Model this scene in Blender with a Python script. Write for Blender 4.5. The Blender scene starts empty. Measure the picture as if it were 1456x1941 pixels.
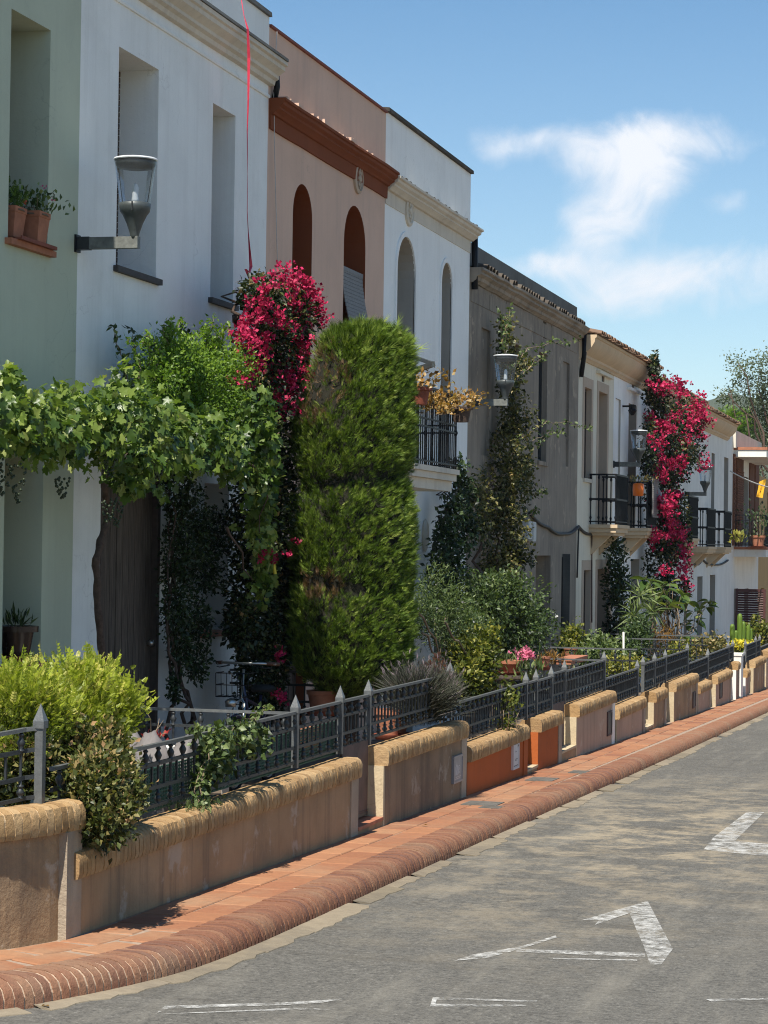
import bpy, bmesh, math, random
import numpy as np
from mathutils import Vector, Matrix

random.seed(7)
rng = np.random.default_rng(11)
SC = bpy.context.scene
COL = SC.collection
R = math.radians

# ------------------------------------------------------------------ camera
CAMZ = 2.10                      # eye height above the road plane at y = 0
PSI, TH, RHO, F = R(14.75), R(0.846), R(0.8), 4300.0   # F in pixels of a 1456 wide picture
SLOPE = 0.0247                    # the street falls away from the camera
RM = (Matrix.Rotation(PSI, 3, 'Z') @ Matrix.Rotation(R(90) + TH, 3, 'X') @ Matrix.Rotation(RHO, 3, 'Z'))
cam_d = bpy.data.cameras.new('camera')
cam = bpy.data.objects.new('camera', cam_d); COL.objects.link(cam)
cam.matrix_world = Matrix.Translation((0, 0, CAMZ)) @ RM.to_4x4()
cam_d.sensor_fit = 'VERTICAL'; cam_d.sensor_height = 36.0; cam_d.lens = F / 1941 * 36.0
cam_d.clip_start = 0.5; cam_d.clip_end = 9000
SC.camera = cam

# ------------------------------------------------------------------ light
SUN_EL, SUN_DX = R(58), 0.10      # high sun, behind the camera and a touch behind the facade plane
sdir = Vector((-SUN_DX, -1, 0)).normalized() * math.cos(SUN_EL) + Vector((0, 0, math.sin(SUN_EL)))
sl = bpy.data.lights.new('sun', 'SUN'); sl.energy = 5.0; sl.angle = R(0.53); sl.color = (1.0, 0.95, 0.86)
so = bpy.data.objects.new('sun', sl); COL.objects.link(so)
so.rotation_euler = sdir.to_track_quat('Z', 'Y').to_euler()
SC.view_settings.view_transform = 'Standard'; SC.view_settings.look = 'None'
SC.view_settings.exposure = 0.64; SC.view_settings.gamma = 1.0
SC.view_settings.use_curve_mapping = False
SC.cycles.filter_width = 1.1
SC.cycles.denoising_prefilter = 'NONE'

def ray(px, py):
    return RM @ Vector(((px - 728) / F, (970.5 - py) / F, -1.0))
def at_x(px, py, X):
    d = ray(px, py); t = X / d.x
    return Vector((X, d.y * t, CAMZ + d.z * t))
def at_y(px, py, Y):
    d = ray(px, py); t = Y / d.y
    return Vector((d.x * t, Y, CAMZ + d.z * t))
def on_ground(px, py, h):
    d = ray(px, py); t = -h / (d.z + SLOPE * d.y)
    return Vector((d.x * t, d.y * t, CAMZ + d.z * t))
def depth(p):
    return -(RM.transposed() @ (Vector(p) - Vector((0, 0, CAMZ)))).z
H_PAVE, H_ROAD, H_GARDEN = 1.962, 2.10, 1.82
XF, XW, XR = -7.6, -5.0, -5.14    # facade plane, front of garden walls, railing plane
def gz(y, h): return CAMZ - h - SLOPE * y

# ------------------------------------------------------------------ world: Nishita sky and clouds
W = bpy.data.worlds.new('World'); SC.world = W; W.use_nodes = True
nt = W.node_tree; nt.nodes.clear()
def N(tree, t, **kw):
    n = tree.nodes.new(t)
    for k, v in kw.items():
        if k.startswith('i_'):
            n.inputs[k[2:].replace('_', ' ')].default_value = v
        else: setattr(n, k, v)
    return n
def mth(tree, op, a, b=None, c=None, clamp=False):
    n = tree.nodes.new('ShaderNodeMath'); n.operation = op; n.use_clamp = clamp
    for i, s in enumerate((a, b, c)):
        if s is None: continue
        if isinstance(s, (int, float)): n.inputs[i].default_value = s
        else: tree.links.new(s, n.inputs[i])
    return n.outputs[0]
def world():
    t, L = nt, nt.links
    sky = N(t, 'ShaderNodeTexSky', sky_type='NISHITA', sun_disc=False, sun_elevation=SUN_EL,
            sun_rotation=math.atan2(sdir.x, sdir.y), altitude=60.0, air_density=0.9, dust_density=0.0, ozone_density=0.9)
    hs = N(t, 'ShaderNodeHueSaturation', i_Saturation=1.2); L.new(sky.outputs[0], hs.inputs['Color'])
    tint = N(t, 'ShaderNodeMix', data_type='RGBA', blend_type='MULTIPLY'); tint.inputs[0].default_value = 1; L.new(hs.outputs[0], tint.inputs[6]); tint.inputs[7].default_value = (.94, 1.02, 1.0, 1)
    tc = N(t, 'ShaderNodeTexCoord')
    sep = N(t, 'ShaderNodeSeparateXYZ'); L.new(tc.outputs['Generated'], sep.inputs[0])
    az = mth(t, 'ARCTAN2', sep.outputs[0], sep.outputs[1])
    el = mth(t, 'ARCSINE', sep.outputs[2])
    comb = N(t, 'ShaderNodeCombineXYZ'); L.new(az, comb.inputs[0]); L.new(el, comb.inputs[1])
    warp = N(t, 'ShaderNodeTexNoise', i_Scale=26.0, i_Detail=5.0, i_Roughness=0.6); L.new(comb.outputs[0], warp.inputs['Vector'])
    wsep = N(t, 'ShaderNodeSeparateColor'); L.new(warp.outputs['Color'], wsep.inputs[0])
    azw = mth(t, 'MULTIPLY_ADD', mth(t, 'SUBTRACT', wsep.outputs[0], 0.5), 0.030, az)
    elw = mth(t, 'MULTIPLY_ADD', mth(t, 'SUBTRACT', wsep.outputs[1], 0.5), 0.022, el)
    lobes = [(1255, 268, 150, 36, 1.15), (1200, 320, 105, 55, 1.1), (1165, 400, 85, 50, .85), (1130, 440, 75, 36, .55), (950, 280, 60, 36, .65),
             (1030, 262, 70, 26, .5), (1110, 290, 60, 40, .35), (1383, 385, 46, 36, .5), (1050, 492, 105, 26, .8), (1320, 525, 260, 58, .62),
             (1190, 560, 210, 60, .5), (1085, 395, 45, 25, .3), (1480, 490, 130, 35, .5)]
    for k in range(16):            # more small cumulus all round the sky, so that it carries on beyond the frame
        a = -math.pi + (k + .3 * math.sin(k * 7.1)) * math.pi / 8
        if -0.55 < a < 0.25: continue
        lobes.append(('d', a, .16 + .12 * math.sin(k * 3.7) ** 2, .13 + .05 * math.sin(k), .035 + .01 * math.cos(k * 2.), .8))
    tot = None
    for lb in lobes:
        if lb[0] == 'd': _, a0, e0, ra, re, s = lb
        else:
            d = ray(lb[0], lb[1]).normalized(); a0, e0 = math.atan2(d.x, d.y), math.asin(d.z)
            ra, re, s = lb[2] / F, lb[3] / F, lb[4]
        dx = mth(t, 'MULTIPLY', mth(t, 'SUBTRACT', azw, a0), 1 / ra)
        dy = mth(t, 'MULTIPLY', mth(t, 'SUBTRACT', elw, e0), 1 / re)
        q = mth(t, 'ADD', mth(t, 'MULTIPLY', dx, dx), mth(t, 'MULTIPLY', dy, dy))
        g = mth(t, 'MULTIPLY', mth(t, 'EXPONENT', mth(t, 'MULTIPLY', q, -1.0)), s)
        tot = g if tot is None else mth(t, 'ADD', tot, g)
    fine = N(t, 'ShaderNodeTexNoise', i_Scale=30.0, i_Detail=12.0, i_Roughness=0.62, i_Distortion=0.9); L.new(comb.outputs[0], fine.inputs['Vector'])
    dens = mth(t, 'MULTIPLY', tot, mth(t, 'MULTIPLY_ADD', fine.outputs['Fac'], 2.3, -0.12))
    rp = N(t, 'ShaderNodeMapRange', interpolation_type='SMOOTHSTEP'); L.new(dens, rp.inputs[0])
    rp.inputs[1].default_value = 0.05; rp.inputs[2].default_value = 1.5; rp.inputs[3].default_value = 0.0; rp.inputs[4].default_value = 0.96
    # thin milky veil towards the horizon
    veil = N(t, 'ShaderNodeMapRange'); L.new(el, veil.inputs[0])
    veil.inputs[1].default_value = 0.0; veil.inputs[2].default_value = 0.24; veil.inputs[3].default_value = 0.16; veil.inputs[4].default_value = 0.0
    fac = mth(t, 'MAXIMUM', rp.outputs[0], veil.outputs[0])
    mx = N(t, 'ShaderNodeMix', data_type='RGBA'); L.new(fac, mx.inputs[0]); L.new(tint.outputs[2], mx.inputs[6])
    mx.inputs[7].default_value = (7.6, 7.8, 8.2, 1)
    bg = N(t, 'ShaderNodeBackground', i_Strength=0.084); L.new(mx.outputs[2], bg.inputs[0])
    out = N(t, 'ShaderNodeOutputWorld'); L.new(bg.outputs[0], out.inputs[0])
world()

# ------------------------------------------------------------------ materials
def new_mat(name):
    m = bpy.data.materials.new(name); m.use_nodes = True
    t = m.node_tree; t.nodes.clear()
    o = t.nodes.new('ShaderNodeOutputMaterial'); b = t.nodes.new('ShaderNodeBsdfPrincipled')
    t.links.new(b.outputs[0], o.inputs[0])
    return m, t, b, o
def noise(t, scale, detail=5.0, rough=.6, stretch=None, src='Object'):
    tc = t.nodes.new('ShaderNodeTexCoord')
    v = tc.outputs[src]
    if stretch:
        mp = t.nodes.new('ShaderNodeMapping'); mp.inputs['Scale'].default_value = stretch
        t.links.new(v, mp.inputs[0]); v = mp.outputs[0]
    n = N(t, 'ShaderNodeTexNoise', i_Scale=scale, i_Detail=detail, i_Roughness=rough)
    t.links.new(v, n.inputs['Vector'])
    return n.outputs['Fac']
def ramp(t, fac, stops):
    r = t.nodes.new('ShaderNodeValToRGB'); e = r.color_ramp.elements
    while len(e) < len(stops): e.new(0.5)
    for k, (p, c) in enumerate(stops):
        e[k].position = p; e[k].color = (*c, 1) if len(c) == 3 else c
    t.links.new(fac, r.inputs[0]); return r.outputs[0]
def mixc(t, fac, a, b, mode='MIX'):
    m = t.nodes.new('ShaderNodeMix'); m.data_type = 'RGBA'; m.blend_type = mode
    for s, i in ((fac, 0), (a, 6), (b, 7)):
        if isinstance(s, (int, float)): m.inputs[i].default_value = s
        elif isinstance(s, tuple): m.inputs[i].default_value = (*s, 1)
        else: t.links.new(s, m.inputs[i])
    return m.outputs[2]
def mrange(t, v, a, b, c=0., d=1.):
    n = t.nodes.new('ShaderNodeMapRange'); t.links.new(v, n.inputs[0])
    for i, x in enumerate((a, b, c, d)): n.inputs[i + 1].default_value = x
    return n.outputs[0]
def bump(t, b, h, strength, dist=.02):
    n = t.nodes.new('ShaderNodeBump'); n.inputs['Strength'].default_value = strength; n.inputs['Distance'].default_value = dist
    t.links.new(h, n.inputs['Height']); t.links.new(n.outputs[0], b.inputs['Normal'])
def k3(c, f): return tuple(min(1, x * f) for x in c)

def plaster(name, base, stain=(.25, .22, .18), amt=.35, streak=.35, bmp=.25, var=.10, rough=.9, patch=None):
    m, t, b, o = new_mat(name)
    c = mixc(t, mrange(t, noise(t, 1.3, 6), .3, .7), k3(base, 1 - var), k3(base, 1 + var * .6))
    if streak:
        s = noise(t, 1.0, 8, .7, (5.5, 5.5, .30))
        c = mixc(t, mrange(t, s, .50, .72, 0, streak), c, stain)
        sl_ = noise(t, 1.0, 6, .65, (2.4, 2.4, .18))
        c = mixc(t, mrange(t, sl_, .52, .74, 0, streak * .35), c, k3(base, 1.25))
    if amt:
        s2 = noise(t, .55, 8, .7)
        c = mixc(t, mrange(t, s2, .54, .75, 0, amt), c, stain)
    if patch:
        c = mixc(t, mrange(t, noise(t, 2.1, 7, .68), .58, .63, 0, .8), c, patch)
    tc = t.nodes.new('ShaderNodeTexCoord'); wv = N(t, 'ShaderNodeTexNoise', i_Scale=2.5, i_Detail=6.0); t.links.new(tc.outputs['Object'], wv.inputs['Vector'])
    va = t.nodes.new('ShaderNodeVectorMath'); va.operation = 'ADD'; t.links.new(tc.outputs['Object'], va.inputs[0]); t.links.new(wv.outputs['Color'], va.inputs[1])
    vo = N(t, 'ShaderNodeTexVoronoi', i_Scale=.55, feature='DISTANCE_TO_EDGE'); t.links.new(va.outputs[0], vo.inputs['Vector'])
    crk = mth(t, 'MULTIPLY', mrange(t, vo.outputs['Distance'], .0, .005, 1, 0), mrange(t, noise(t, .7, 3), .50, .60, 0, .28))
    c = mixc(t, crk, c, k3(stain, .6))
    sp = noise(t, 38, 3, .6)
    c = mixc(t, mrange(t, sp, .66, .74, 0, .25), c, k3(base, .55))
    t.links.new(c, b.inputs['Base Color']); b.inputs['Roughness'].default_value = rough; b.inputs['Specular IOR Level'].default_value = .2
    h = mth(t, 'ADD', mth(t, 'MULTIPLY', noise(t, 3.5, 5), 1.0), mth(t, 'MULTIPLY', noise(t, 45, 5, .7), .28))
    bump(t, b, h, bmp, .03)
    return m
def piece(name, cols, rough=.85, wear=(.6, .55, .48), wear_amt=.3, bmp=.4, scale=14, wscale=2.0):
    """bricks, tiles, planks: every object takes its own shade"""
    m, t, b, o = new_mat(name)
    oi = t.nodes.new('ShaderNodeObjectInfo')
    n = len(cols)
    c = ramp(t, oi.outputs['Random'], [(i / max(1, n - 1), x) for i, x in enumerate(cols)])
    at = t.nodes.new('ShaderNodeNewGeometry')
    nz = N(t, 'ShaderNodeTexNoise', i_Scale=wscale, i_Detail=7.0, i_Roughness=.68); t.links.new(at.outputs['Position'], nz.inputs['Vector'])
    c = mixc(t, mrange(t, nz.outputs['Fac'], .48, .72, 0, wear_amt), c, wear)
    nf = N(t, 'ShaderNodeTexNoise', i_Scale=scale, i_Detail=6.0, i_Roughness=.7); t.links.new(at.outputs['Position'], nf.inputs['Vector'])
    c = mixc(t, mrange(t, nf.outputs['Fac'], .3, .75, 0.0, .55), c, (.05, .04, .035), 'MIX') if False else mixc(t, mrange(t, nf.outputs['Fac'], .35, .7, .25, 0.), c, (.06, .045, .035))
    t.links.new(c, b.inputs['Base Color']); b.inputs['Roughness'].default_value = rough; b.inputs['Specular IOR Level'].default_value = .2
    bump(t, b, nf.outputs['Fac'], bmp, .012)
    return m
def simple(name, col, rough=.5, metal=0., var=.25, bmp=.1, scale=20, spec=.5):
    m, t, b, o = new_mat(name)
    c = mixc(t, mrange(t, noise(t, scale, 5), .3, .7), k3(col, 1 - var), k3(col, 1 + var))
    t.links.new(c, b.inputs['Base Color'])
    b.inputs['Roughness'].default_value = rough; b.inputs['Metallic'].default_value = metal
    b.inputs['Specular IOR Level'].default_value = spec
    if bmp: bump(t, b, noise(t, scale * 3, 4), bmp, .01)
    return m
def leafy(name, stops, trans=.35, rough=.45, tint=(1.25, 1.35, .55)):
    """foliage: the float attribute v picks the shade of each leaf"""
    m, t, b, o = new_mat(name)
    a = t.nodes.new('ShaderNodeAttribute'); a.attribute_name = 'v'
    c = ramp(t, a.outputs['Fac'], stops)
    t.links.new(c, b.inputs['Base Color']); b.inputs['Roughness'].default_value = rough
    b.inputs['Specular IOR Level'].default_value = .35
    tr = t.nodes.new('ShaderNodeBsdfTranslucent')
    t.links.new(mixc(t, 1.0, c, tint, 'MULTIPLY'), tr.inputs[0])
    mx = t.nodes.new('ShaderNodeMixShader'); mx.inputs[0].default_value = trans
    t.links.new(b.outputs[0], mx.inputs[1]); t.links.new(tr.outputs[0], mx.inputs[2])
    t.links.new(mx.outputs[0], o.inputs[0])
    return m
def glass(name, tint=(.9, .93, .95), refl=.5):
    m, t, b, o = new_mat(name)
    tr = t.nodes.new('ShaderNodeBsdfTransparent'); tr.inputs[0].default_value = (*tint, 1)
    gl = t.nodes.new('ShaderNodeBsdfGlossy'); gl.inputs['Roughness'].default_value = .06
    df = t.nodes.new('ShaderNodeBsdfDiffuse'); df.inputs[0].default_value = (.8, .82, .84, 1)
    fr = t.nodes.new('ShaderNodeFresnel'); fr.inputs[0].default_value = 1.5
    m1 = t.nodes.new('ShaderNodeMixShader'); t.links.new(mth(t, 'MULTIPLY', fr.outputs[0], refl, clamp=True), m1.inputs[0])
    t.links.new(tr.outputs[0], m1.inputs[1]); t.links.new(gl.outputs[0], m1.inputs[2])
    m2 = t.nodes.new('ShaderNodeMixShader'); m2.inputs[0].default_value = .03
    t.links.new(m1.outputs[0], m2.inputs[1]); t.links.new(df.outputs[0], m2.inputs[2])
    t.links.new(m2.outputs[0], o.inputs[0]); return m

MT = {}
MT['white'] = plaster('white_plaster', (.83, .835, .80), (.50, .49, .45), .34, .22, .3, .07)
MT['white_b'] = plaster('bright_white_plaster', (.87, .875, .845), (.55, .53, .48), .26, .22, .25, .05)
MT['green'] = plaster('pale_green_plaster', (.48, .52, .40), (.33, .35, .28), .3, .2, .25, .06)
MT['pink'] = plaster('pink_plaster', (.66, .455, .345), (.40, .30, .25), .35, .32, .3, .08)
MT['redbrown'] = plaster('red_brown_paint', (.215, .062, .025), (.10, .034, .018), .3, .2, .2, .12)
MT['beige'] = plaster('beige_cornice', (.64, .58, .48), (.30, .25, .2), .35, .3, .25, .08)
MT['ochre'] = plaster('ochre_cornice', (.62, .47, .31), (.30, .24, .18), .3, .25, .25, .08)
MT['grey_reveal'] = plaster('grey_beige_reveal', (.42, .39, .34), (.3, .27, .23), .25, .2, .15)
MT['brown'] = plaster('bare_grey_brown_render', (.29, .245, .195), (.12, .105, .09), .7, .7, .4, .2, patch=(.40, .33, .25))
MT['brown_trim'] = plaster('weathered_grey_stone', (.33, .275, .215), (.075, .066, .056), .8, .7, .5, .22)
MT['cream'] = plaster('cream_plaster', (.72, .66, .53), (.4, .36, .3), .3, .3, .2, .06)
MT['tanband'] = plaster('tan_band', (.48, .38, .29), (.3, .25, .2), .3, .2, .2)
MT['offwhite'] = plaster('off_white_plaster', (.78, .76, .70), (.42, .38, .33), .3, .35, .2, .06)
MT['yellow_wall'] = plaster('ochre_yellow_plaster', (.50, .32, .14), (.3, .2, .1), .3, .3, .2)
MT['stucco'] = plaster('garden_wall_stucco', (.385, .255, .145), (.12, .092, .072), .8, .75, .8, .26, patch=(.43, .345, .265))
MT['stucco_d'] = plaster('dark_weathered_stucco', (.27, .185, .115), (.075, .062, .052), .8, .85, .7, .25, patch=(.36, .29, .22))
MT['stucco_b'] = plaster('tan_garden_wall', (.45, .31, .22), (.2, .14, .10), .5, .6, .45, .14, patch=(.5, .4, .3))
MT['pier'] = plaster('yellow_stone_pier', (.52, .42, .27), (.3, .24, .16), .5, .3, .6, .16, patch=(.6, .52, .40))
MT['grout_pier'] = plaster('rough_render_pier', (.40, .325, .24), (.16, .125, .095), .7, .4, 1., .28)
MT['orange'] = plaster('burnt_orange_paint', (.40, .105, .028), (.22, .07, .03), .35, .35, .35, .12)
MT['white_pier'] = plaster('white_painted_pier', (.78, .75, .68), (.5, .45, .36), .3, .3, .2, .05)
MT['coping'] = piece('coping_brick', [(.34, .205, .09), (.47, .30, .14), (.41, .255, .115), (.53, .36, .185), (.36, .215, .095)], .9, (.24, .15, .085), .6, 1., 30, 2.2)
MT['coping_mortar'] = simple('coping_mortar', (.50, .36, .21), .95, var=.2, bmp=.6)
MT['kerb'] = piece('kerb_brick', [(.19, .085, .055), (.28, .13, .075), (.23, .10, .06), (.31, .155, .09), (.165, .08, .06)], .92, (.31, .20, .125), .8, 1., 30, 1.3)
MT['kerb_mortar'] = simple('kerb_mortar', (.46, .34, .24), .95, var=.2, bmp=.6)
MT['tile'] = piece('terracotta_paving_tile', [(.28, .115, .06), (.37, .17, .085), (.32, .135, .07), (.40, .195, .10), (.26, .11, .062)], .8, (.36, .225, .135), .8, .35, 20, 1.1)
MT['tile_grout'] = simple('tile_grout', (.30, .22, .16), .95, var=.2, bmp=.4)
MT['gutter'] = piece('gutter_concrete', [(.25, .205, .14), (.29, .24, .17), (.21, .175, .12)], .95, (.13, .115, .095), .7, .9, 10, 1.5)
MT['iron'] = simple('dark_grey_iron', (.022, .025, .027), .5, .0, .25, .2, 30)
MT['iron_light'] = simple('grey_painted_iron', (.10, .105, .105), .42, 0., .2, .2, 30)
MT['black'] = simple('black_iron', (.007, .008, .010), .5, 0., .2, .1, spec=.25)
MT['rust'] = simple('rusty_brown_sheet', (.085, .05, .042), .7, 0., .45, .3, 5)
MT['terracotta'] = simple('terracotta', (.36, .14, .075), .85, 0., .22, .3, 9)
MT['terracotta_d'] = simple('red_terracotta', (.20, .05, .025), .75, 0., .22, .3, 9)
MT['glaze'] = simple('dark_glaze', (.03, .015, .011), .25, 0., .3, .1, 6)
MT['lamp_grey'] = simple('grey_green_lamp_metal', (.06, .07, .07), .45, 0.1, .15, .1, 25)
MT['lamp_arm'] = simple('weathered_lamp_arm', (.14, .145, .13), .6, 0., .3, .2, 18)
MT['lamp_cap'] = simple('pale_lamp_cap', (.72, .74, .75), .4, 0., .05, .05)
MT['glass'] = glass('clear_lamp_glass')
MT['pane'] = simple('dark_window_glass', (.02, .022, .026), .08, 0., .1, 0)
MT['wframe'] = simple('brown_window_frame', (.06, .04, .03), .6, 0., .3, .2)
MT['blind'] = simple('brown_roller_blind', (.075, .05, .04), .7, 0., .3, .3)
MT['blind_grey'] = simple('grey_roller_blind', (.16, .15, .145), .6, 0., .2, .1)
MT['shutter_red'] = simple('dark_red_shutter', (.07, .022, .018), .55, 0., .3, .1)
MT['sill_dark'] = simple('dark_sill', (.05, .042, .036), .7, 0., .3, .3)
MT['rooftile'] = piece('barrel_roof_tile', [(.20, .12, .08), (.30, .17, .10), (.14, .10, .075), (.26, .19, .13)], .9, (.08, .07, .06), .6, .6, 14, 3)
MT['darktile'] = piece('mossy_dark_tile', [(.07, .06, .05), (.11, .09, .07), (.05, .047, .04)], .95, (.2, .17, .13), .5, .6, 14, 3)
MT['dark_parapet'] = plaster('dark_weathered_render', (.15, .148, .135), (.05, .05, .045), .5, .4, .5, .2)
MT['bark'] = simple('vine_bark', (.085, .055, .04), .95, 0., .4, .9, 22)
MT['twig'] = simple('pale_twig', (.22, .16, .10), .9, 0., .3, .4, 22)
MT['soil'] = simple('garden_soil', (.13, .095, .065), 1., 0., .4, .8, 6)
MT['cable'] = simple('black_cable', (.02, .02, .02), .6, 0., .2, 0)
MT['cable_w'] = simple('pale_cable', (.5, .48, .45), .6, 0., .1, 0)
MT['ribbon'] = simple('red_ribbon', (.55, .035, .07), .5, 0., .15, .1)
MT['meter'] = simple('grey_plastic_box', (.48, .49, .48), .5, 0., .08, .05)
MT['cover'] = simple('worn_cast_iron', (.13, .12, .105), .85, 0., .3, .3, 12, spec=.15)
MT['enamel'] = simple('grey_enamel_plate', (.24, .24, .25), .35, 0., .1, .05)
MT['ink'] = simple('dark_ink', (.04, .04, .045), .6, 0., .1, 0)
MT['white_paper'] = simple('pale_sign', (.55, .53, .52), .5, 0., .06, 0)
MT['brick_far'] = piece('red_brick', [(.17, .065, .035), (.22, .09, .05), (.13, .055, .035)], .9, (.3, .2, .15), .2, .5, 12, 2)
MT['tarp'] = simple('grey_tarpaulin', (.15, .135, .13), .75, 0., .15, .35, 5)
MT['net'] = simple('green_plastic_mesh', (.03, .10, .065), .6, 0., .2, .1)
MT['lantern'] = simple('orange_lantern', (.85, .17, .01), .4, 0., .05, 0)
MT['yellowcloth'] = simple('yellow_cloth', (.75, .40, .02), .7, 0., .2, .1)
MT['bluepaint'] = simple('dark_blue_bike_paint', (.02, .022, .06), .3, 0.2, .1, 0)
MT['chrome'] = simple('worn_chrome', (.5, .48, .45), .3, .9, .1, 0)
MT['rubber'] = simple('black_rubber', (.012, .012, .012), .8, 0., .1, 0)
MT['grip'] = simple('brown_grip', (.10, .04, .02), .7, 0., .1, 0)
MT['yellow_tag'] = simple('yellow_plastic_tag', (.6, .45, .02), .5, 0., .1, 0)
def wood_mat():
    m, t, b, o = new_mat('old_dark_wood')
    oi = t.nodes.new('ShaderNodeObjectInfo')
    g = noise(t, 2.2, 9, .72, (34, 34, 1.4))
    c = ramp(t, g, [(.28, (.016, .012, .009)), (.48, (.085, .064, .049)), (.70, (.21, .165, .13))])
    c = mixc(t, mrange(t, oi.outputs['Random'], 0, 1, 0, .4), c, (.045, .034, .027))
    t.links.new(c, b.inputs['Base Color']); b.inputs['Roughness'].default_value = .85
    bump(t, b, g, .6, .01); return m
MT['wood'] = wood_mat()
def asphalt():
    m, t, b, o = new_mat('worn_asphalt')
    g1 = noise(t, 24, 6, .8); g2 = noise(t, 70, 3, .75)
    g = mth(t, 'ADD', mth(t, 'MULTIPLY', g1, .55), mth(t, 'MULTIPLY', g2, .45))
    c = ramp(t, g, [(.36, (.038, .037, .034)), (.48, (.102, .096, .083)), (.58, (.147, .138, .119)), (.68, (.32, .305, .275))])
    # long wear streaks along the lane, both pale and dark, then small dark tar spots
    st = noise(t, 2.6, 10, .72, (1.3, .16, 1))
    c = mixc(t, mrange(t, st, .50, .68, 0, .42), c, (.235, .215, .175))
    st2 = noise(t, 1.7, 10, .74, (.35, 1.5, 1))
    c = mixc(t, mrange(t, st2, .52, .64, 0, .55), c, (.075, .068, .056))
    st3 = noise(t, 5.5, 8, .75, (.5, 1.3, 1))
    c = mixc(t, mrange(t, st3, .63, .67, 0, .7), c, (.045, .042, .036))
    # hairline cracks
    tc = t.nodes.new('ShaderNodeTexCoord')
    wv = N(t, 'ShaderNodeTexNoise', i_Scale=1.6, i_Detail=6.0); t.links.new(tc.outputs['Object'], wv.inputs['Vector'])
    va = t.nodes.new('ShaderNodeVectorMath'); va.operation = 'ADD'; t.links.new(tc.outputs['Object'], va.inputs[0]); t.links.new(wv.outputs['Color'], va.inputs[1])
    vo = N(t, 'ShaderNodeTexVoronoi', i_Scale=.42, feature='DISTANCE_TO_EDGE'); t.links.new(va.outputs[0], vo.inputs['Vector'])
    c = mixc(t, mth(t, 'MULTIPLY', mrange(t, vo.outputs['Distance'], .0, .006, 1, 0), mrange(t, noise(t, .5, 3), .5, .6, 0, .6)), c, (.035, .032, .028))
    # dusty tan scuffs where cars turn in
    p = on_ground(1260, 1580, H_ROAD)
    vd = t.nodes.new('ShaderNodeVectorMath'); vd.operation = 'SUBTRACT'; t.links.new(tc.outputs['Object'], vd.inputs[0]); vd.inputs[1].default_value = p
    vm = t.nodes.new('ShaderNodeVectorMath'); vm.operation = 'MULTIPLY'; t.links.new(vd.outputs[0], vm.inputs[0]); vm.inputs[1].default_value = (.5, .13, 0)
    vl = t.nodes.new('ShaderNodeVectorMath'); vl.operation = 'LENGTH'; t.links.new(vm.outputs[0], vl.inputs[0])
    near = mrange(t, vl.outputs['Value'], .1, 1.2, 1., 0.)
    sw = noise(t, 2.2, 12, .78, (.9, .8, 1))
    c = mixc(t, mth(t, 'MULTIPLY', near, mrange(t, sw, .47, .60, 0, .8)), c, (.36, .295, .20))
    sd = noise(t, 1.4, 12, .78, (.6, 1.1, 1))
    c = mixc(t, mth(t, 'MULTIPLY', near, mrange(t, sd, .53, .62, 0, .6)), c, (.055, .05, .043))
    t.links.new(c, b.inputs['Base Color']); b.inputs['Roughness'].default_value = .92; b.inputs['Specular IOR Level'].default_value = .3
    bump(t, b, g, .8, .008)
    return m
MT['asphalt'] = asphalt()
def road_paint():
    m, t, b, o = new_mat('worn_white_road_paint')
    b.inputs['Roughness'].default_value = .8
    c = ramp(t, noise(t, 40, 5), [(.3, (.38, .37, .34)), (.7, (.66, .65, .61))]); t.links.new(c, b.inputs['Base Color'])
    tr = t.nodes.new('ShaderNodeBsdfTransparent'); mx = t.nodes.new('ShaderNodeMixShader')
    a = mth(t, 'ADD', mrange(t, noise(t, 9, 9, .8), .42, .60), mth(t, 'MULTIPLY', mth(t, 'SUBTRACT', noise(t, 90, 3, .8), .5), 1.2), clamp=True)
    t.links.new(mth(t, 'MULTIPLY', a, .85), mx.inputs[0]); t.links.new(tr.outputs[0], mx.inputs[1]); t.links.new(b.outputs[0], mx.inputs[2])
    t.links.new(mx.outputs[0], o.inputs[0]); return m
MT['paint'] = road_paint()
MT['ground'] = simple('dry_ground', (.16, .14, .10), 1., 0., .3, .3, .4)
MT['hill'] = plaster('wooded_hill', (.06, .075, .04), (.11, .10, .06), .4, 0, .3, .3)

# foliage shades
MT['grape'] = leafy('grape_leaf', [(0, (.03, .065, .015)), (.4, (.105, .17, .035)), (.75, (.21, .28, .06)), (1, (.38, .42, .15))], .38, .36)
MT['jasmine'] = leafy('bright_small_leaf', [(0, (.035, .075, .01)), (.5, (.11, .20, .02)), (1, (.23, .34, .045))], .38)
MT['dark_leaf'] = leafy('dark_leaf', [(0, (.010, .020, .008)), (.6, (.035, .06, .022)), (1, (.10, .15, .05))], .25)
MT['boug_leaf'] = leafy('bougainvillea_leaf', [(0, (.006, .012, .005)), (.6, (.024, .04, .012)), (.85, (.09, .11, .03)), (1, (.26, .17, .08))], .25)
MT['bract'] = leafy('magenta_bract', [(0, (.20, .006, .03)), (.6, (.48, .012, .075)), (1, (.68, .04, .14))], .25, .6, (1.0, .8, .9))
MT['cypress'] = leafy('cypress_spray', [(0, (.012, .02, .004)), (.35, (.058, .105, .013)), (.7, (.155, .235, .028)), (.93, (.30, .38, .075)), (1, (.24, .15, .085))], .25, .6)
MT['cyp_core'] = simple('cypress_inner_twigs', (.014, .013, .006), 1., 0., .4, .8, 12)
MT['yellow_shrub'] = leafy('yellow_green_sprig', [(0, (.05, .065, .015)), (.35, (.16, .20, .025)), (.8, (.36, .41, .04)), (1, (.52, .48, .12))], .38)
MT['rosette'] = leafy('olive_rosette_leaf', [(0, (.02, .028, .008)), (.5, (.10, .12, .03)), (.8, (.30, .24, .09)), (1, (.40, .24, .12))], .28)
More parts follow.
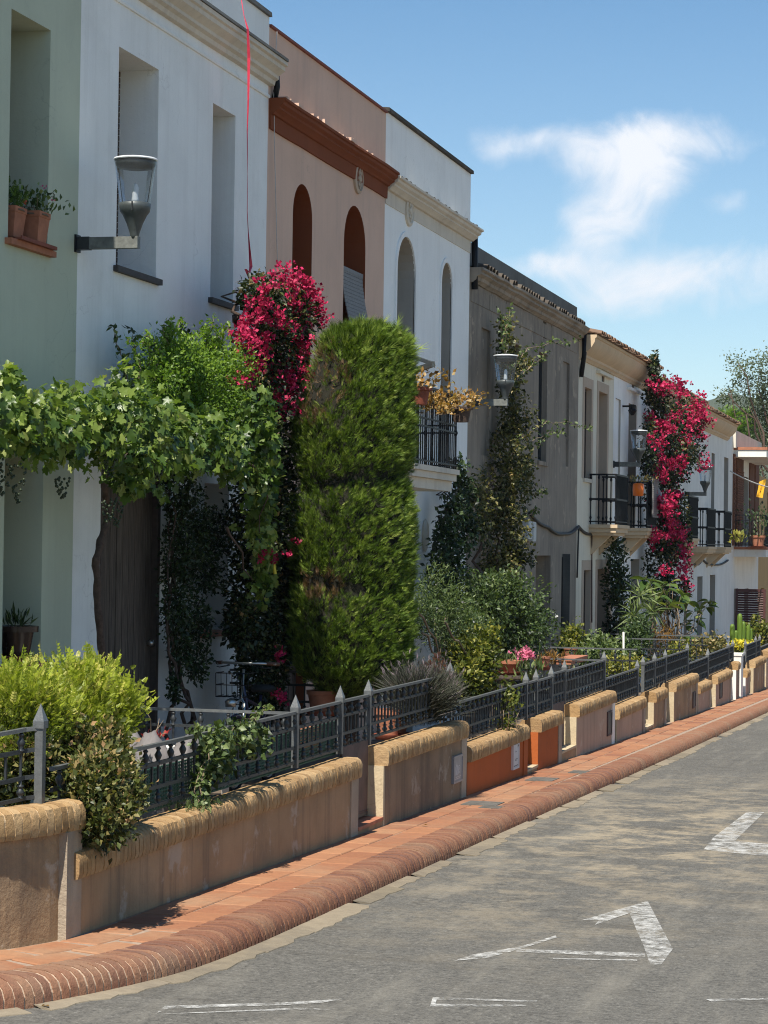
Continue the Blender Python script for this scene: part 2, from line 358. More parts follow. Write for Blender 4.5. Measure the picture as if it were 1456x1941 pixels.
MT['dry_leaf'] = leafy('dry_climber_leaf', [(0, (.018, .024, .008)), (.45, (.085, .092, .03)), (.8, (.21, .19, .07)), (1, (.40, .29, .13))], .3)
MT['mid_leaf'] = leafy('mid_green_leaf', [(0, (.014, .028, .009)), (.55, (.07, .11, .032)), (1, (.21, .26, .10))], .3)
MT['lime_leaf'] = leafy('lime_leaf', [(0, (.02, .03, .006)), (.6, (.10, .125, .02)), (1, (.34, .31, .06))], .35)
MT['lavender'] = leafy('lavender_stem', [(0, (.03, .034, .024)), (.6, (.085, .09, .065)), (1, (.17, .13, .14))], .15, .8)
MT['gum_leaf'] = leafy('rubber_plant_leaf', [(0, (.03, .06, .016)), (.6, (.08, .13, .03)), (1, (.24, .28, .08))], .25, .28)
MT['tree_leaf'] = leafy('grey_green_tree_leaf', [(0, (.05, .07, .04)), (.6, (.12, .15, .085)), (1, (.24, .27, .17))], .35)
MT['cactus'] = leafy('cactus_skin', [(0, (.06, .12, .015)), (1, (.17, .26, .035))], .15, .5)
MT['white_flower'] = leafy('white_petal', [(0, (.6, .58, .56)), (1, (.8, .78, .74))], .3, .6, (1, 1, 1))
MT['pink_flower'] = leafy('pink_petal', [(0, (.6, .10, .22)), (1, (.75, .25, .35))], .3, .6, (1, 1, 1))
MT['red_flower'] = leafy('red_petal', [(0, (.30, .02, .02)), (1, (.5, .10, .06))], .3, .6, (1, 1, 1))
MT['orange_flower'] = leafy('orange_petal', [(0, (.55, .16, .08)), (1, (.7, .32, .16))], .3, .6, (1, 1, 1))
MT['dry_orange'] = leafy('withered_orange_leaf', [(0, (.12, .06, .015)), (.6, (.34, .18, .04)), (1, (.48, .36, .18))], .3)
MT['grape_fruit'] = simple('unripe_grapes', (.03, .045, .018), .6, 0., .3, 0)
MT['yellow_flower'] = leafy('yellow_petal', [(0, (.6, .5, .02)), (1, (.75, .66, .06))], .3, .6, (1, 1, .8))

# ------------------------------------------------------------------ object helpers
def thing(name, label, cat, loc=(0, 0, 0), group=None):
    o = bpy.data.objects.new(name, None); COL.objects.link(o)
    o.location = loc; o['label'] = label; o['category'] = cat; o.empty_display_size = .2
    if group: o['group'] = group
    return o
def tag(o, label=None, cat=None, group=None, kind=None):
    for k, v in (('label', label), ('category', cat), ('group', group), ('kind', kind)):
        if v: o[k] = v
    return o
def link(name, me, parent=None, loc=(0, 0, 0), rot=None):
    o = bpy.data.objects.new(name, me); COL.objects.link(o)
    if parent: o.parent = parent
    o.location = loc
    if rot is not None: o.rotation_euler = rot
    return o
WORLD_OF = {}
def offs(parent):
    """location that puts world-space mesh data in place under a chain of unrotated parents"""
    v = Vector((0, 0, 0)); p = parent
    while p is not None:
        v -= p.location; p = p.parent
    return v
class MB:
    def __init__(s): s.v, s.f, s.m = [], [], []
    def add(s, vs, fs, mi=0):
        n = len(s.v); s.v += [tuple(x) for x in vs]; s.f += [tuple(n + i for i in f) for f in fs]; s.m += [mi] * len(fs)
    def box(s, a, b, mi=0):
        x0, y0, z0 = (min(p, q) for p, q in zip(a, b)); x1, y1, z1 = (max(p, q) for p, q in zip(a, b))
        s.add([(x0, y0, z0), (x1, y0, z0), (x1, y1, z0), (x0, y1, z0), (x0, y0, z1), (x1, y0, z1), (x1, y1, z1), (x0, y1, z1)],
              [(0, 3, 2, 1), (4, 5, 6, 7), (0, 1, 5, 4), (1, 2, 6, 5), (2, 3, 7, 6), (3, 0, 4, 7)], mi); return s
    def bar(s, p, q, w, h=None, up=(0, 0, 1), mi=0):
        p, q = Vector(p), Vector(q); h = h or w; d = (q - p).normalized(); up = Vector(up)
        if abs(d.dot(up)) > .98: up = Vector((1, 0, 0))
        a = d.cross(up).normalized() * w / 2; b = a.cross(d).normalized() * h / 2
        vs = [p - a - b, p + a - b, p + a + b, p - a + b, q - a - b, q + a - b, q + a + b, q - a + b]
        s.add(vs, [(0, 3, 2, 1), (4, 5, 6, 7), (0, 1, 5, 4), (1, 2, 6, 5), (2, 3, 7, 6), (3, 0, 4, 7)], mi); return s
    def tube(s, pts, r, n=6, cap=True, mi=0):
        pts = [Vector(p) for p in pts]; rs = r if isinstance(r, (list, tuple)) else [r] * len(pts)
        vs, prev = [], None
        for i, p in enumerate(pts):
            d = (pts[min(i + 1, len(pts) - 1)] - pts[max(i - 1, 0)])
            d = d.normalized() if d.length > 1e-9 else Vector((0, 0, 1))
            if prev is None: a = d.cross(Vector((0, 0, 1)) if abs(d.z) < .9 else Vector((1, 0, 0))).normalized()
            else:
                a = prev - d * prev.dot(d); a = a.normalized() if a.length > 1e-6 else d.orthogonal().normalized()
            prev = a; b = d.cross(a)
            for k in range(n):
                t = 2 * math.pi * k / n; vs.append(p + (a * math.cos(t) + b * math.sin(t)) * rs[i])
        fs = [(i * n + k, i * n + (k + 1) % n, (i + 1) * n + (k + 1) % n, (i + 1) * n + k) for i in range(len(pts) - 1) for k in range(n)]
        if cap: fs += [tuple(range(n))[::-1], tuple((len(pts) - 1) * n + k for k in range(n))]
        s.add(vs, fs, mi); return s
    def lathe(s, prof, c=(0, 0, 0), n=20, mi=0, cap=True):
        vs = [(c[0] + r * math.cos(2 * math.pi * k / n), c[1] + r * math.sin(2 * math.pi * k / n), c[2] + z) for r, z in prof for k in range(n)]
        fs = [(i * n + k, i * n + (k + 1) % n, (i + 1) * n + (k + 1) % n, (i + 1) * n + k) for i in range(len(prof) - 1) for k in range(n)]
        if cap: fs += [tuple(range(n))[::-1], tuple((len(prof) - 1) * n + k for k in range(n))]
        s.add(vs, fs, mi); return s
    def extrude_y(s, prof, y0, y1, mi=0):
        """closed (x, z) profile swept along y with end caps"""
        n = len(prof)
        vs = [(x, y0, z) for x, z in prof] + [(x, y1, z) for x, z in prof]
        s.add(vs, [(k, (k + 1) % n, n + (k + 1) % n, n + k) for k in range(n)] + [tuple(range(n))[::-1], tuple(range(n, 2 * n))], mi); return s
    def mesh(s, name, mats, smooth=False, fix=True):
        me = bpy.data.meshes.new(name); me.from_pydata(s.v, [], s.f)
        for m in (mats if isinstance(mats, (list, tuple)) else [mats]): me.materials.append(m)
        me.polygons.foreach_set('material_index', s.m)
        if fix:
            bm = bmesh.new(); bm.from_mesh(me); bmesh.ops.recalc_face_normals(bm, faces=bm.faces); bm.to_mesh(me); bm.free()
        if smooth is True: me.polygons.foreach_set('use_smooth', [True] * len(me.polygons))
        elif smooth: me.polygons.foreach_set('use_smooth', [True] * len(me.polygons)); me.set_sharp_from_angle(angle=R(smooth))
        me.update(); return me
    def build(s, name, mats, parent=None, smooth=False, world=True):
        o = link(name, s.mesh(name, mats, smooth), parent)
        if world and parent is not None: o.location = offs(parent)
        return o

# numpy scatter of many small leaves
def np_mesh(name, V, T, mat, v=None, smooth=False):
    me = bpy.data.meshes.new(name); n, k = len(V), len(T)
    me.vertices.add(n); me.vertices.foreach_set('co', np.asarray(V, np.float32).ravel())
    me.loops.add(3 * k); me.loops.foreach_set('vertex_index', np.asarray(T, np.int32).ravel())
    me.polygons.add(k); me.polygons.foreach_set('loop_start', np.arange(0, 3 * k, 3, dtype=np.int32))
    try: me.polygons.foreach_set('loop_total', np.full(k, 3, np.int32))
    except Exception: pass
    if v is not None:
        a = me.attributes.new('v', 'FLOAT', 'POINT'); a.data.foreach_set('value', np.asarray(v, np.float32))
    me.materials.append(mat); me.update(calc_edges=True); me.validate()
    if smooth: me.polygons.foreach_set('use_smooth', np.ones(k, bool))
    return me
def T_oval(w=.3, fold=.1, curl=-.12):
    return (np.array([(0, 0, 0), (-w, .45, fold), (w, .45, fold), (0, 1, curl), (0, .5, 0)], float), np.array([(0, 4, 1), (1, 4, 3), (0, 2, 4), (4, 2, 3)]))
def T_grape():
    ang = [-172, -140, -112, -88, -58, -34, -14, 0, 14, 34, 58, 88, 112, 140, 172]; rad = [.22, .50, .56, .40, .66, .44, .68, .80, .68, .44, .66, .40, .56, .50, .22]
    vs = [(0, .3, .0)] + [(math.sin(R(a)) * r, .3 + math.cos(R(a)) * r, .10 * abs(math.sin(R(a))) - .16 * r * r) for a, r in zip(ang, rad)]
    return np.array(vs, float), np.array([(0, i + 1, i + 2)[::-1] for i in range(14)])
def T_spray():
    vs, ts = [], []
    for a, l, b in ((0, 1, .0), (15, .66, .25), (-15, .66, .25), (24, .55, .06), (-24, .55, .06)):
        s_, c_ = math.sin(R(a)), math.cos(R(a)); w = .026; i = len(vs)
        vs += [(-w * c_, b + w * s_, 0), (w * c_, b - w * s_, 0), (s_ * l, b + c_ * l, .05 * (a != 0))]; ts.append((i, i + 1, i + 2))
    return np.array(vs, float), np.array(ts)
def T_sprig(n=4, lw=.09, ll=.34):
    vs, ts = [], []
    for k in range(n):
        b = .12 + .78 * k / n
        for sgn in (-1, 1):
            i = len(vs); a = R(52) * sgn; s_, c_ = math.sin(a), math.cos(a); l = ll * (1 - .4 * k / n)
            vs += [(0, b, 0), (s_ * l * .5 - c_ * lw, b + c_ * l * .5 + s_ * lw, .04), (s_ * l * .5 + c_ * lw, b + c_ * l * .5 - s_ * lw, .04), (s_ * l, b + c_ * l, .10)]
            ts += [(i, i + 1, i + 3), (i, i + 3, i + 2)]
    i = len(vs); vs += [(-.05, .8, 0), (.05, .8, 0), (0, 1.08, 0)]; ts.append((i, i + 1, i + 2))
    i = len(vs); vs += [(-.012, 0, 0), (.012, 0, 0), (0, .95, 0)]; ts.append((i, i + 1, i + 2))
    return np.array(vs, float), np.array(ts)
def T_big():
    prof = [(0, .02), (.14, .12), (.21, .28), (.23, .45), (.20, .64), (.12, .82), (.03, .97)]
    vs = [(0, y, -.22 * y * y) for _, y in prof]; n = len(prof)
    for s in (-1, 1): vs += [(s * x, y, .10 * (x / .23) - .22 * y * y) for x, y in prof]
    ts = []
    for i in range(n - 1):
        ts += [(i, n + i + 1, n + i), (i, i + 1, n + i + 1), (i, 2 * n + i, 2 * n + i + 1), (i, 2 * n + i + 1, i + 1)]
    return np.array(vs, float), np.array(ts)
def T_bract():
    vs, ts = [], []
    for a in (0, 120, 240):
        i = len(vs); c_, s_ = math.cos(R(a)), math.sin(R(a))
        def P(x, y, z): return (x * c_ - y * s_, x * s_ + y * c_, z)
        vs += [P(0, .0, 0), P(-.34, .42, .28), P(.34, .42, .28), P(0, .8, .42)]; ts += [(i, i + 2, i + 1), (i + 1, i + 2, i + 3)]
    return np.array(vs, float), np.array(ts)
TP = dict(oval=T_oval(), narrow=T_oval(.10, .03, -.15), small=T_oval(.26, .08, -.05), grape=T_grape(), spray=T_spray(), sprig=T_sprig(), bract=T_bract(), blade=T_oval(.035, .01, -.3), big=T_big(), hair=T_oval(.011, .004, -.2), wide=T_oval(.38, .12, -.2))
def unit(a): return a / np.maximum(np.linalg.norm(a, axis=-1, keepdims=True), 1e-9)
def leaves_np(pts, dirs, nrm, size, tp):
    """frames: leaf runs along dirs, faces nrm"""
    Tv, Tt = TP[tp]; d = unit(dirs); x = np.cross(d, nrm); x = unit(x + 1e-6); z = np.cross(x, d)
    V = (pts[:, None, :] + size[:, None, None] * (Tv[None, :, 0:1] * x[:, None, :] + Tv[None, :, 1:2] * d[:, None, :] + Tv[None, :, 2:3] * z[:, None, :]))
    n, k = V.shape[:2]
    T = (Tt[None] + (np.arange(n) * k)[:, None, None]).reshape(-1, 3)
    return V.reshape(-1, 3), T, k
def scatter(name, parent, mat, pts, out, size, tp, v, droop=0., rnd=.8, up=0., face_up=.5, kind='stuff', loc=None):
    n = len(pts)
    if n == 0: return None
    size = np.full(n, size) if np.isscalar(size) else size
    size = size * rng.uniform(.65, 1.2, n)
    d = unit(out) + rng.normal(0, rnd, (n, 3)); d[:, 2] += up - droop
    nm = unit(out) * .6 + rng.normal(0, .5, (n, 3)); nm[:, 2] += face_up
    V, T, k = leaves_np(pts, d, nm, size, tp)
    me = np_mesh(name, V, T, mat, np.repeat(np.clip(v, 0, 1), k))
    o = link(name, me, parent, offs(parent) if parent else (0, 0, 0))
    if kind: o['kind'] = kind
    return o
LAT = np.array([math.cos(PSI), math.sin(PSI), 0]); DEP = np.array([-math.sin(PSI), math.cos(PSI), 0]); UPV = np.array([0, 0, 1.])
def lump(u, seed, f=2.2):
    r_ = np.random.default_rng(seed); o = np.zeros(len(u))
    for k in range(7):
        w = r_.normal(0, f * (1 + .5 * k), 3); o += np.sin(u @ w + r_.uniform(0, 6.3)) / (1 + .4 * k)
    return o / 2.2
def blob(px, py, X, rx, ry, rd=None):
    """an ellipsoid of foliage whose centre stands at distance X from the street axis; radii in metres come from its seen size"""
    c = at_x(px, py, X); s = F / depth(c)
    return np.array(c), rx / s, ry / s, (rd if rd else rx / s)
def blob_points(blobs, n, shell=.22, rough=.22, seed=1, inner=.15, keep=None, free=False):
    ws = np.array([(b[1] * b[2] + b[2] * b[3] + b[1] * b[3]) for b in blobs]); ws /= ws.sum()
    P, O, D = [], [], []
    for i, (b, w) in enumerate(zip(blobs, ws)):
        m = max(3, int(n * w)); u = unit(rng.normal(0, 1, (m, 3)))
        rad = 1 - np.abs(rng.normal(0, shell, m)); ins = rng.random(m) < inner; rad[ins] = rng.random(ins.sum()) ** .5
        rad = np.clip(rad, .05, 1) * (1 + rough * lump(u, seed * 31 + i))
        p = b[0] + (u[:, 0:1] * b[1] * LAT + u[:, 1:2] * b[3] * DEP + u[:, 2:3] * b[2] * UPV) * rad[:, None]
        P.append(p); O.append(u[:, 0:1] * LAT + u[:, 1:2] * DEP + u[:, 2:3] * UPV); D.append(rad)
    P, O, D = np.concatenate(P), np.concatenate(O), np.concatenate(D)
    k = (P[:, 0] > XF + .02) | free
    if keep is not None: k &= keep(P)
    return P[k], O[k], D[k]
def clumpy(P, O, frac, size, seed=3):
    """pull points towards a set of clump centres for an uneven crown"""
    n = len(P); idx = np.random.default_rng(seed).choice(n, max(2, int(n * frac)), replace=False)
    C = P[idx]; a = rng.integers(0, len(C), n)
    P2 = C[a] + rng.normal(0, size, (n, 3)); return P2, O[idx][a]
def stems(name, parent, mat, lines, r0=.012, n=5):
    mb = MB()
    for l in lines:
        m = len(l); mb.tube(l, [max(.002, r0 * (1 - .75 * i / max(1, m - 1))) for i in range(m)], n)
    return mb.build(name, mat, parent, True)
def wob(p, q, k=6, a=.05):
    p, q = Vector(p), Vector(q)
    return [p.lerp(q, i / k) + Vector(rng.normal(0, a, 3)) * (1 if 0 < i < k else 0) for i in range(k + 1)]

# ------------------------------------------------------------------ ground, road, kerb, pavement
def resample(path, step):
    pts = [Vector((*p, 0)) for p in path]; out = [pts[0].copy()]; acc = 0
    # Catmull-Rom smoothing first
    fine = []
    for i in range(len(pts) - 1):
        p0, p1, p2, p3 = pts[max(0, i - 1)], pts[i], pts[i + 1], pts[min(len(pts) - 1, i + 2)]
        L = (p2 - p1).length; m = max(2, int(L / .04))
        t1, t2 = (p2 - p0), (p3 - p1)
        if t1.length: t1 = t1.normalized() * L
        if t2.length: t2 = t2.normalized() * L
        for k in range(m):
            t = k / m; fine.append(p1 * (2 * t**3 - 3 * t**2 + 1) + t1 * (t**3 - 2 * t**2 + t) + p2 * (-2 * t**3 + 3 * t**2) + t2 * (t**3 - t**2))
    fine.append(pts[-1])
    last = fine[0]; out = [last.copy()]; need = step
    for p in fine[1:]:
        d = (p - last).length
        while d >= need and d > 0:
            last = last.lerp(p, need / d); out.append(last.copy()); d = (p - last).length; need = step
        need -= d; last = p
    return out
def tangents(P):
    return [(P[min(i + 1, len(P) - 1)] - P[max(i - 1, 0)]).normalized() for i in range(len(P))]
KERB = [(-7.2, 8.75), (-6.0, 9.35), (-5.2, 9.95), (-4.72, 10.5), (-4.52, 10.95), (-4.36, 11.45), (-4.25, 11.98), (-4.20, 12.6), (-4.18, 13.6), (-4.17, 20), (-4.13, 26), (-4.09, 33), (-4.07, 46), (-4.07, 100)]
WALLP = [(-7.0, 9.75), (-6.3, 10.2), (-5.75, 10.66), (-5.40, 11.12), (-5.17, 11.58), (-5.06, 11.88), (-5.0, 12.2), (-5.0, 13.2), (-5.0, 100)]

def terrain(x, y):
    z = gz(y, H_ROAD) if y < 110 else gz(110, H_ROAD)
    return z
mb = MB()
xs = [-3500, -1200, -400, -120, -40, -16, -8, -2, 6, 14, 40, 120, 400, 1200, 3000]
ys = [-400, -120, -40, -8, 0, 8, 20, 40, 70, 90, 110, 160, 300, 700, 1400, 2400, 3600]
vs = [(x, y, terrain(x, y) - .06) for y in ys for x in xs]
fs = [(j * len(xs) + i, j * len(xs) + i + 1, (j + 1) * len(xs) + i + 1, (j + 1) * len(xs) + i) for j in range(len(ys) - 1) for i in range(len(xs) - 1)]
mb.add(vs, fs); tag(mb.build('ground', MT['ground']), 'dry open ground running off to the wooded hills', kind='structure')

KP = resample(KERB, .5); KT = tangents(KP)
mb = MB(); vs, fs = [], []
for p in KP:
    for x in (p.x, p.x + .35, p.x + 2, 5.5): vs.append((x, p.y, gz(p.y, H_ROAD)))
for i in range(len(KP) - 1):
    for k in range(3): fs.append((i * 4 + k, i * 4 + k + 1, i * 4 + k + 5, i * 4 + k + 4))
n = len(vs)
y0 = KP[0].y
vs += [(-7.2, -30, gz(-30, H_ROAD)), (5.5, -30, gz(-30, H_ROAD)), (5.5, y0, gz(y0, H_ROAD)), (-7.2, y0, gz(y0, H_ROAD))]; fs.append((n, n + 1, n + 2, n + 3))
mb.add(vs, fs); road = tag(mb.build('road', MT['asphalt']), 'worn grey asphalt street with dusty tan scuffs and faded paint', kind='structure')

# far kerb and pavement on the other side of the street (outside the picture, but it lights the shade)
mb = MB()
for a, b in ((-30, 20), (20, 60), (60, 100)):
    vs = []
    for y in (a, b):
        z = gz(y, H_ROAD); vs += [(5.5, y, z - .1), (5.5, y, z + .13), (9.5, y, z + .14), (9.5, y, z - .1)]
    mb.add(vs, [(0, 1, 5, 4), (1, 2, 6, 5), (2, 3, 7, 6)])
tag(mb.build('pavement', MT['tile_grout']), 'plain pavement on the far side of the street', kind='structure')

# kerb of bull-nosed bricks
kerb = thing('kerb', 'rounded red brick kerb along the tiled pavement', 'kerb', (0, 0, 0)); kerb['kind'] = 'structure'; del kerb['category']
KW = .285
def kerb_brick_mesh(j):
    r_ = random.Random(j); g = lambda a: r_.uniform(-a, a)
    prof = [(-KW, .0 + g(.002)), (-.12, .003 + g(.002)), (-.065, -.008 + g(.002)), (-.024, -.036 + g(.003)), (-.002 + g(.003), -.080), (.003 + g(.003), -.20), (-KW, -.20)]
    w = .0495 + g(.003)
    m = MB(); vs = [(x, -w / 2 + g(.002), z) for x, z in prof] + [(x, w / 2 + g(.002), z) for x, z in prof]; k = len(prof)
    m.add(vs, [(i, (i + 1) % k, k + (i + 1) % k, k + i) for i in range(k)] + [tuple(range(k))[::-1], tuple(range(k, 2 * k))])
    return m.mesh('brick', MT['kerb'], 35)
KB = [kerb_brick_mesh(j) for j in range(6)]
PB = resample(KERB, .0655); TB = tangents(PB)
first = next(i for i, p in enumerate(PB) if p.y > 10.15)
rest = MB()
for i in range(first, len(PB)):
    p, t = PB[i], TB[i]; ang = math.atan2(t.y, t.x) - math.pi / 2
    z = gz(p.y, H_PAVE) + random.uniform(-.0015, .0015) + .006
    if p.y > 88: break
    if i < first + 300:
        o = link('brick', KB[random.randrange(6)], kerb, (p.x, p.y, z), (random.uniform(-.008, .008), random.uniform(-.008, .008), ang + random.uniform(-.012, .012)))
    else:
        me = KB[random.randrange(6)]; M = Matrix.Translation((p.x, p.y, z)) @ Matrix.Rotation(ang, 4, 'Z')
        rest.add([M @ v.co for v in me.vertices], [tuple(f.vertices) for f in me.polygons])
for k in range(0, 1): tag(rest.build('brick', MT['kerb'], kerb, 35), kind='stuff')
mb = MB(); prof = [(-KW, .0020), (-.12, .0040), (-.067, -.0068), (-.0275, -.0360), (-.0060, -.0805), (-.0025, -.25), (-KW, -.25)]; vs, fs = [], []; k = len(prof)
KP2 = resample(KERB, .1); KT2 = tangents(KP2)
for p, t in zip(KP2, KT2):
    nx = Vector((t.y, -t.x, 0)); z = gz(p.y, H_PAVE)
    vs += [p + nx * x + Vector((0, 0, z + zz)) for x, zz in prof]
for i in range(len(KP2) - 1): fs += [(i * k + a, i * k + (a + 1) % k, (i + 1) * k + (a + 1) % k, (i + 1) * k + a) for a in range(k)]
mb.add(vs, fs); mb.build('mortar', MT['kerb_mortar'], kerb)

# gutter: a strip of patchy pale concrete slabs against the kerb
gut = thing('gutter', 'strip of broken pale concrete along the foot of the kerb', 'gutter', (0, 0, 0)); del gut['category']; gut['kind'] = 'structure'
GP = resample(KERB, .11); GT = tangents(GP); i = 0
while i < len(GP) - 14 and GP[i].y < 75:
    n_ = random.randint(6, 12); 
    if random.random() < .1 and GP[i].y > 12.5: i += random.randint(2, 5)
    vs, fs = [], []; w = random.uniform(.10, .17)
    for k in range(i, i + n_ + 1):
        p, t = GP[k], GT[k]; nx = Vector((t.y, -t.x, 0)); z = gz(p.y, H_ROAD); ww = w + random.uniform(-.022, .022)
        e = .012 if k in (i, i + n_) else 0
        vs += [p + nx * 0.0 + Vector((0, 0, z + .016)), p + nx * (ww * .55) + Vector((0, 0, z + .013 + random.uniform(-.003, .003))), p + nx * ww + Vector((0, 0, z + .006)), p + nx * (ww + .012) + Vector((0, 0, z - .02))]
    m_ = n_ + 1
    for a in range(n_):
        for b in range(3): fs.append((a * 4 + b, a * 4 + b + 1, a * 4 + b + 5, a * 4 + b + 4))
    fs += [(0, 1, 2, 3), tuple(n_ * 4 + q for q in (3, 2, 1, 0))]
    mb = MB(); mb.add(vs, fs); mb.build('slab', MT['gutter'], gut)
    i += n_ + (1 if random.random() < .4 else 0)
mb = MB()

def kerb_gap(p):
    """distance from a point to the inner edge of the kerb"""
    i = min(range(len(KP)), key=lambda j: (KP[j].xy - p.xy).length)
    nx = Vector((KT[i].y, -KT[i].x)); return -(p.xy - KP[i].xy).dot(nx) - KW
# pavement: two rows of terracotta tiles on a bed of grout
pav = thing('pavement', 'narrow pavement of worn terracotta tiles between kerb and garden walls', 'pavement', (0, 0, 0)); del pav['category']; pav['kind'] = 'structure'
WP = resample(WALLP, .25); WT = tangents(WP)
mb = MB(); vs, fs = [], []
for p, t in zip(WP, WT):
    nx = Vector((t.y, -t.x, 0)); z = gz(p.y, H_PAVE)
    w = max(.3, kerb_gap(p)) + .06
    vs += [p - nx * .4 + Vector((0, 0, z - .004)), p + nx * w + Vector((0, 0, z - .004)), p + nx * w + Vector((0, 0, z - .3))]
for i in range(len(WP) - 1): fs += [(i * 3, i * 3 + 1, i * 3 + 4, i * 3 + 3), (i * 3 + 1, i * 3 + 2, i * 3 + 5, i * 3 + 4)]
mb.add(vs, fs); mb.build('grout', MT['tile_grout'], pav)
TL, TW = .405, .268
TPth = resample(WALLP, TL); TT = tangents(TPth); cnt = 0; trest = MB()
for i, (p, t) in enumerate(zip(TPth, TT)):
    if p.y < 9.9 or p.y > 86: continue
    nx = Vector((t.y, -t.x, 0))
    for r_ in range(4):
        if p.y > 12.6 and r_ > 1: continue
        sh = (TL * .5 if r_ % 2 else 0)
        c = p + nx * (.012 + TW * (r_ + .5)) + t * sh
        if kerb_gap(c) < -.06: continue
        j = .012 if p.y < 12.2 else .006
        hl, hw = TL / 2 - j, TW / 2 - j
        tz = random.uniform(-.002, .003)
        M = Matrix.Translation((c.x, c.y, gz(c.y, H_PAVE) + tz)) @ Matrix.Rotation(math.atan2(t.y, t.x), 4, 'Z') @ Matrix.Rotation(math.atan(SLOPE), 4, 'Y')
        m_ = MB(); b_ = .006
        m_.add([(-hl, -hw, -.03), (hl, -hw, -.03), (hl, hw, -.03), (-hl, hw, -.03), (-hl, -hw, -.003), (hl, -hw, -.003), (hl, hw, -.003), (-hl, hw, -.003),
                (-hl + b_, -hw + b_, .003), (hl - b_, -hw + b_, .003), (hl - b_, hw - b_, .003), (-hl + b_, hw - b_, .003)],
               [(0, 1, 5, 4), (1, 2, 6, 5), (2, 3, 7, 6), (3, 0, 4, 7), (4, 5, 9, 8), (5, 6, 10, 9), (6, 7, 11, 10), (7, 4, 8, 11), (8, 9, 10, 11)])
        cnt += 1
        if cnt <= 290:
            key = 'tile%.3f' % j
            me = bpy.data.meshes.get(key) or m_.mesh(key, MT['tile'])
            o = link('tile', me, pav); o.matrix_local = M
        else: trest.add([M @ Vector(v) for v in m_.v], m_.f)
if trest.v: tag(trest.build('tile', MT['tile'], pav), kind='stuff')

# drain covers let into the pavement
def cover(px, py, w, l, label):
    c = on_ground(px, py, H_PAVE); th_ = thing('drain_cover', label, 'drain cover', c, 'metal covers in the pavement')
    mb = MB(); mb.box((-w / 2, -l / 2, -.02), (w / 2, l / 2, .009)); mb.build('lid', MT['cover'], th_, world=False)
    mb = MB()
    for k in range(4): mb = MB(); mb.box((-w / 2 + .02, -l / 2 + .03 + k * (l - .06) / 4, .009), (w / 2 - .02, -l / 2 + .03 + k * (l - .06) / 4 + .02, .012)); mb.build('rib', MT['cover'], th_, world=False)
    th_.rotation_euler = (-math.atan(SLOPE), 0, 0)
cover(915, 1524, .34, .45, 'long grey metal cover in the tiles in front of the red wall')
cover(932, 1531, .20, .3, 'small dark metal cover beside the long grey one')
cover(1028, 1478, .30, .5, 'dark metal cover in the tiles in front of the orange wall')
cover(1098, 1464, .2, .4, 'narrow metal cover nearest the kerb past the orange wall')
cover(1300, 1347, .3, .8, 'farthest metal cover in the pavement near the white pier')

# faded road paint
def mark(polys, label):
    mb = MB()
    for pl in polys:
        pts = [on_ground(x, y, H_ROAD) for x, y in pl]
        mb.add([p + Vector((0, 0, .004)) for p in pts], [tuple(range(len(pts)))])
    tag(mb.build('road_marking', MT['paint']), label, 'road marking', 'faded white paint marks on the road')['kind'] = 'structure'
Z2 = lambda L: [(728 + x / 2, 1400 + y / 2) for x, y in L]
Z1 = lambda L: [(x / 2, 1400 + y / 2) for x, y in L]
mark([Z2([(750, 690), (998, 618), (985, 645), (930, 664), (800, 708), (815, 690)]), Z2([(932, 664), (1000, 618), (1095, 800), (1050, 860), (1010, 862), (985, 790), (960, 735)])], 'worn white arrowhead with one broad arm, in the middle of the road')
mark([Z2([(500, 800), (990, 815), (990, 832), (500, 810)]), Z2([(640, 834), (960, 840), (960, 845), (640, 838)])], 'thin white line running to the foot of the white arrowhead')
mark([Z2([(262, 846), (330, 822), (520, 790), (650, 748), (655, 756), (525, 797), (400, 832)])], 'faint slanting white streak to the left of the arrowhead')
mark([Z2([(185, 983), (580, 996), (578, 1001), (200, 992), (195, 1008), (540, 1012), (538, 1018), (174, 1018)])], 'thin white open bracket outline at the bottom of the picture')
mark([Z2([(1212, 422), (1250, 375), (1375, 280), (1442, 280), (1330, 390), (1500, 405), (1500, 450), (1290, 432)])], 'broad white chevron at the right edge of the road')
mark([Z1([(590, 1046), (625, 1016), (1100, 1002), (1310, 988), (1220, 1004), (1100, 1012), (640, 1026)]), Z1([(582, 1048), (1150, 1022), (1260, 1030), (1150, 1030)])], 'pair of faint white lines nearest the brick kerb')
mark([Z2([(1218, 990), (1500, 985), (1500, 990), (1240, 999)])], 'short faint white line at the bottom right of the road')

# ------------------------------------------------------------------ hills and air
def hill(name, label, y0, dy, x0, x1, h, seed):
    mb = MB(); nx, ny = 70, 10; r_ = np.random.default_rng(seed); ph = r_.uniform(0, 6.3, 8); vs = []
    for j in range(ny + 1):
        for i in range(nx + 1):
            x = x0 + (x1 - x0) * i / nx; e = math.sin(math.pi * i / nx) ** .45; pr = math.sin(math.pi * min(1, j / ny)) ** .8
            hh = h * e * pr * (1 + .22 * math.sin(i * .35 + ph[0]) + .10 * math.sin(i * .9 + ph[1]) + .05 * math.sin(i * 2.1 + j + ph[2])) + r_.normal(0, 1.2)
            vs.append((x, y0 + dy * j / ny, gz(110, H_ROAD) - 6 + max(0, hh)))
    mb.add(vs, [(j * (nx + 1) + i, j * (nx + 1) + i + 1, (j + 1) * (nx + 1) + i + 1, (j + 1) * (nx + 1) + i) for j in range(ny) for i in range(nx)])
    tag(mb.build(name, MT['hill'], None, True), label, kind='structure')
hill('hill', 'low wooded hill fading blue behind the roofs', 1150, 700, -1500, 800, 91, 3)
hill('hill', 'higher wooded ridge behind the low hill', 2000, 900, -2400, 1700, 140, 5)

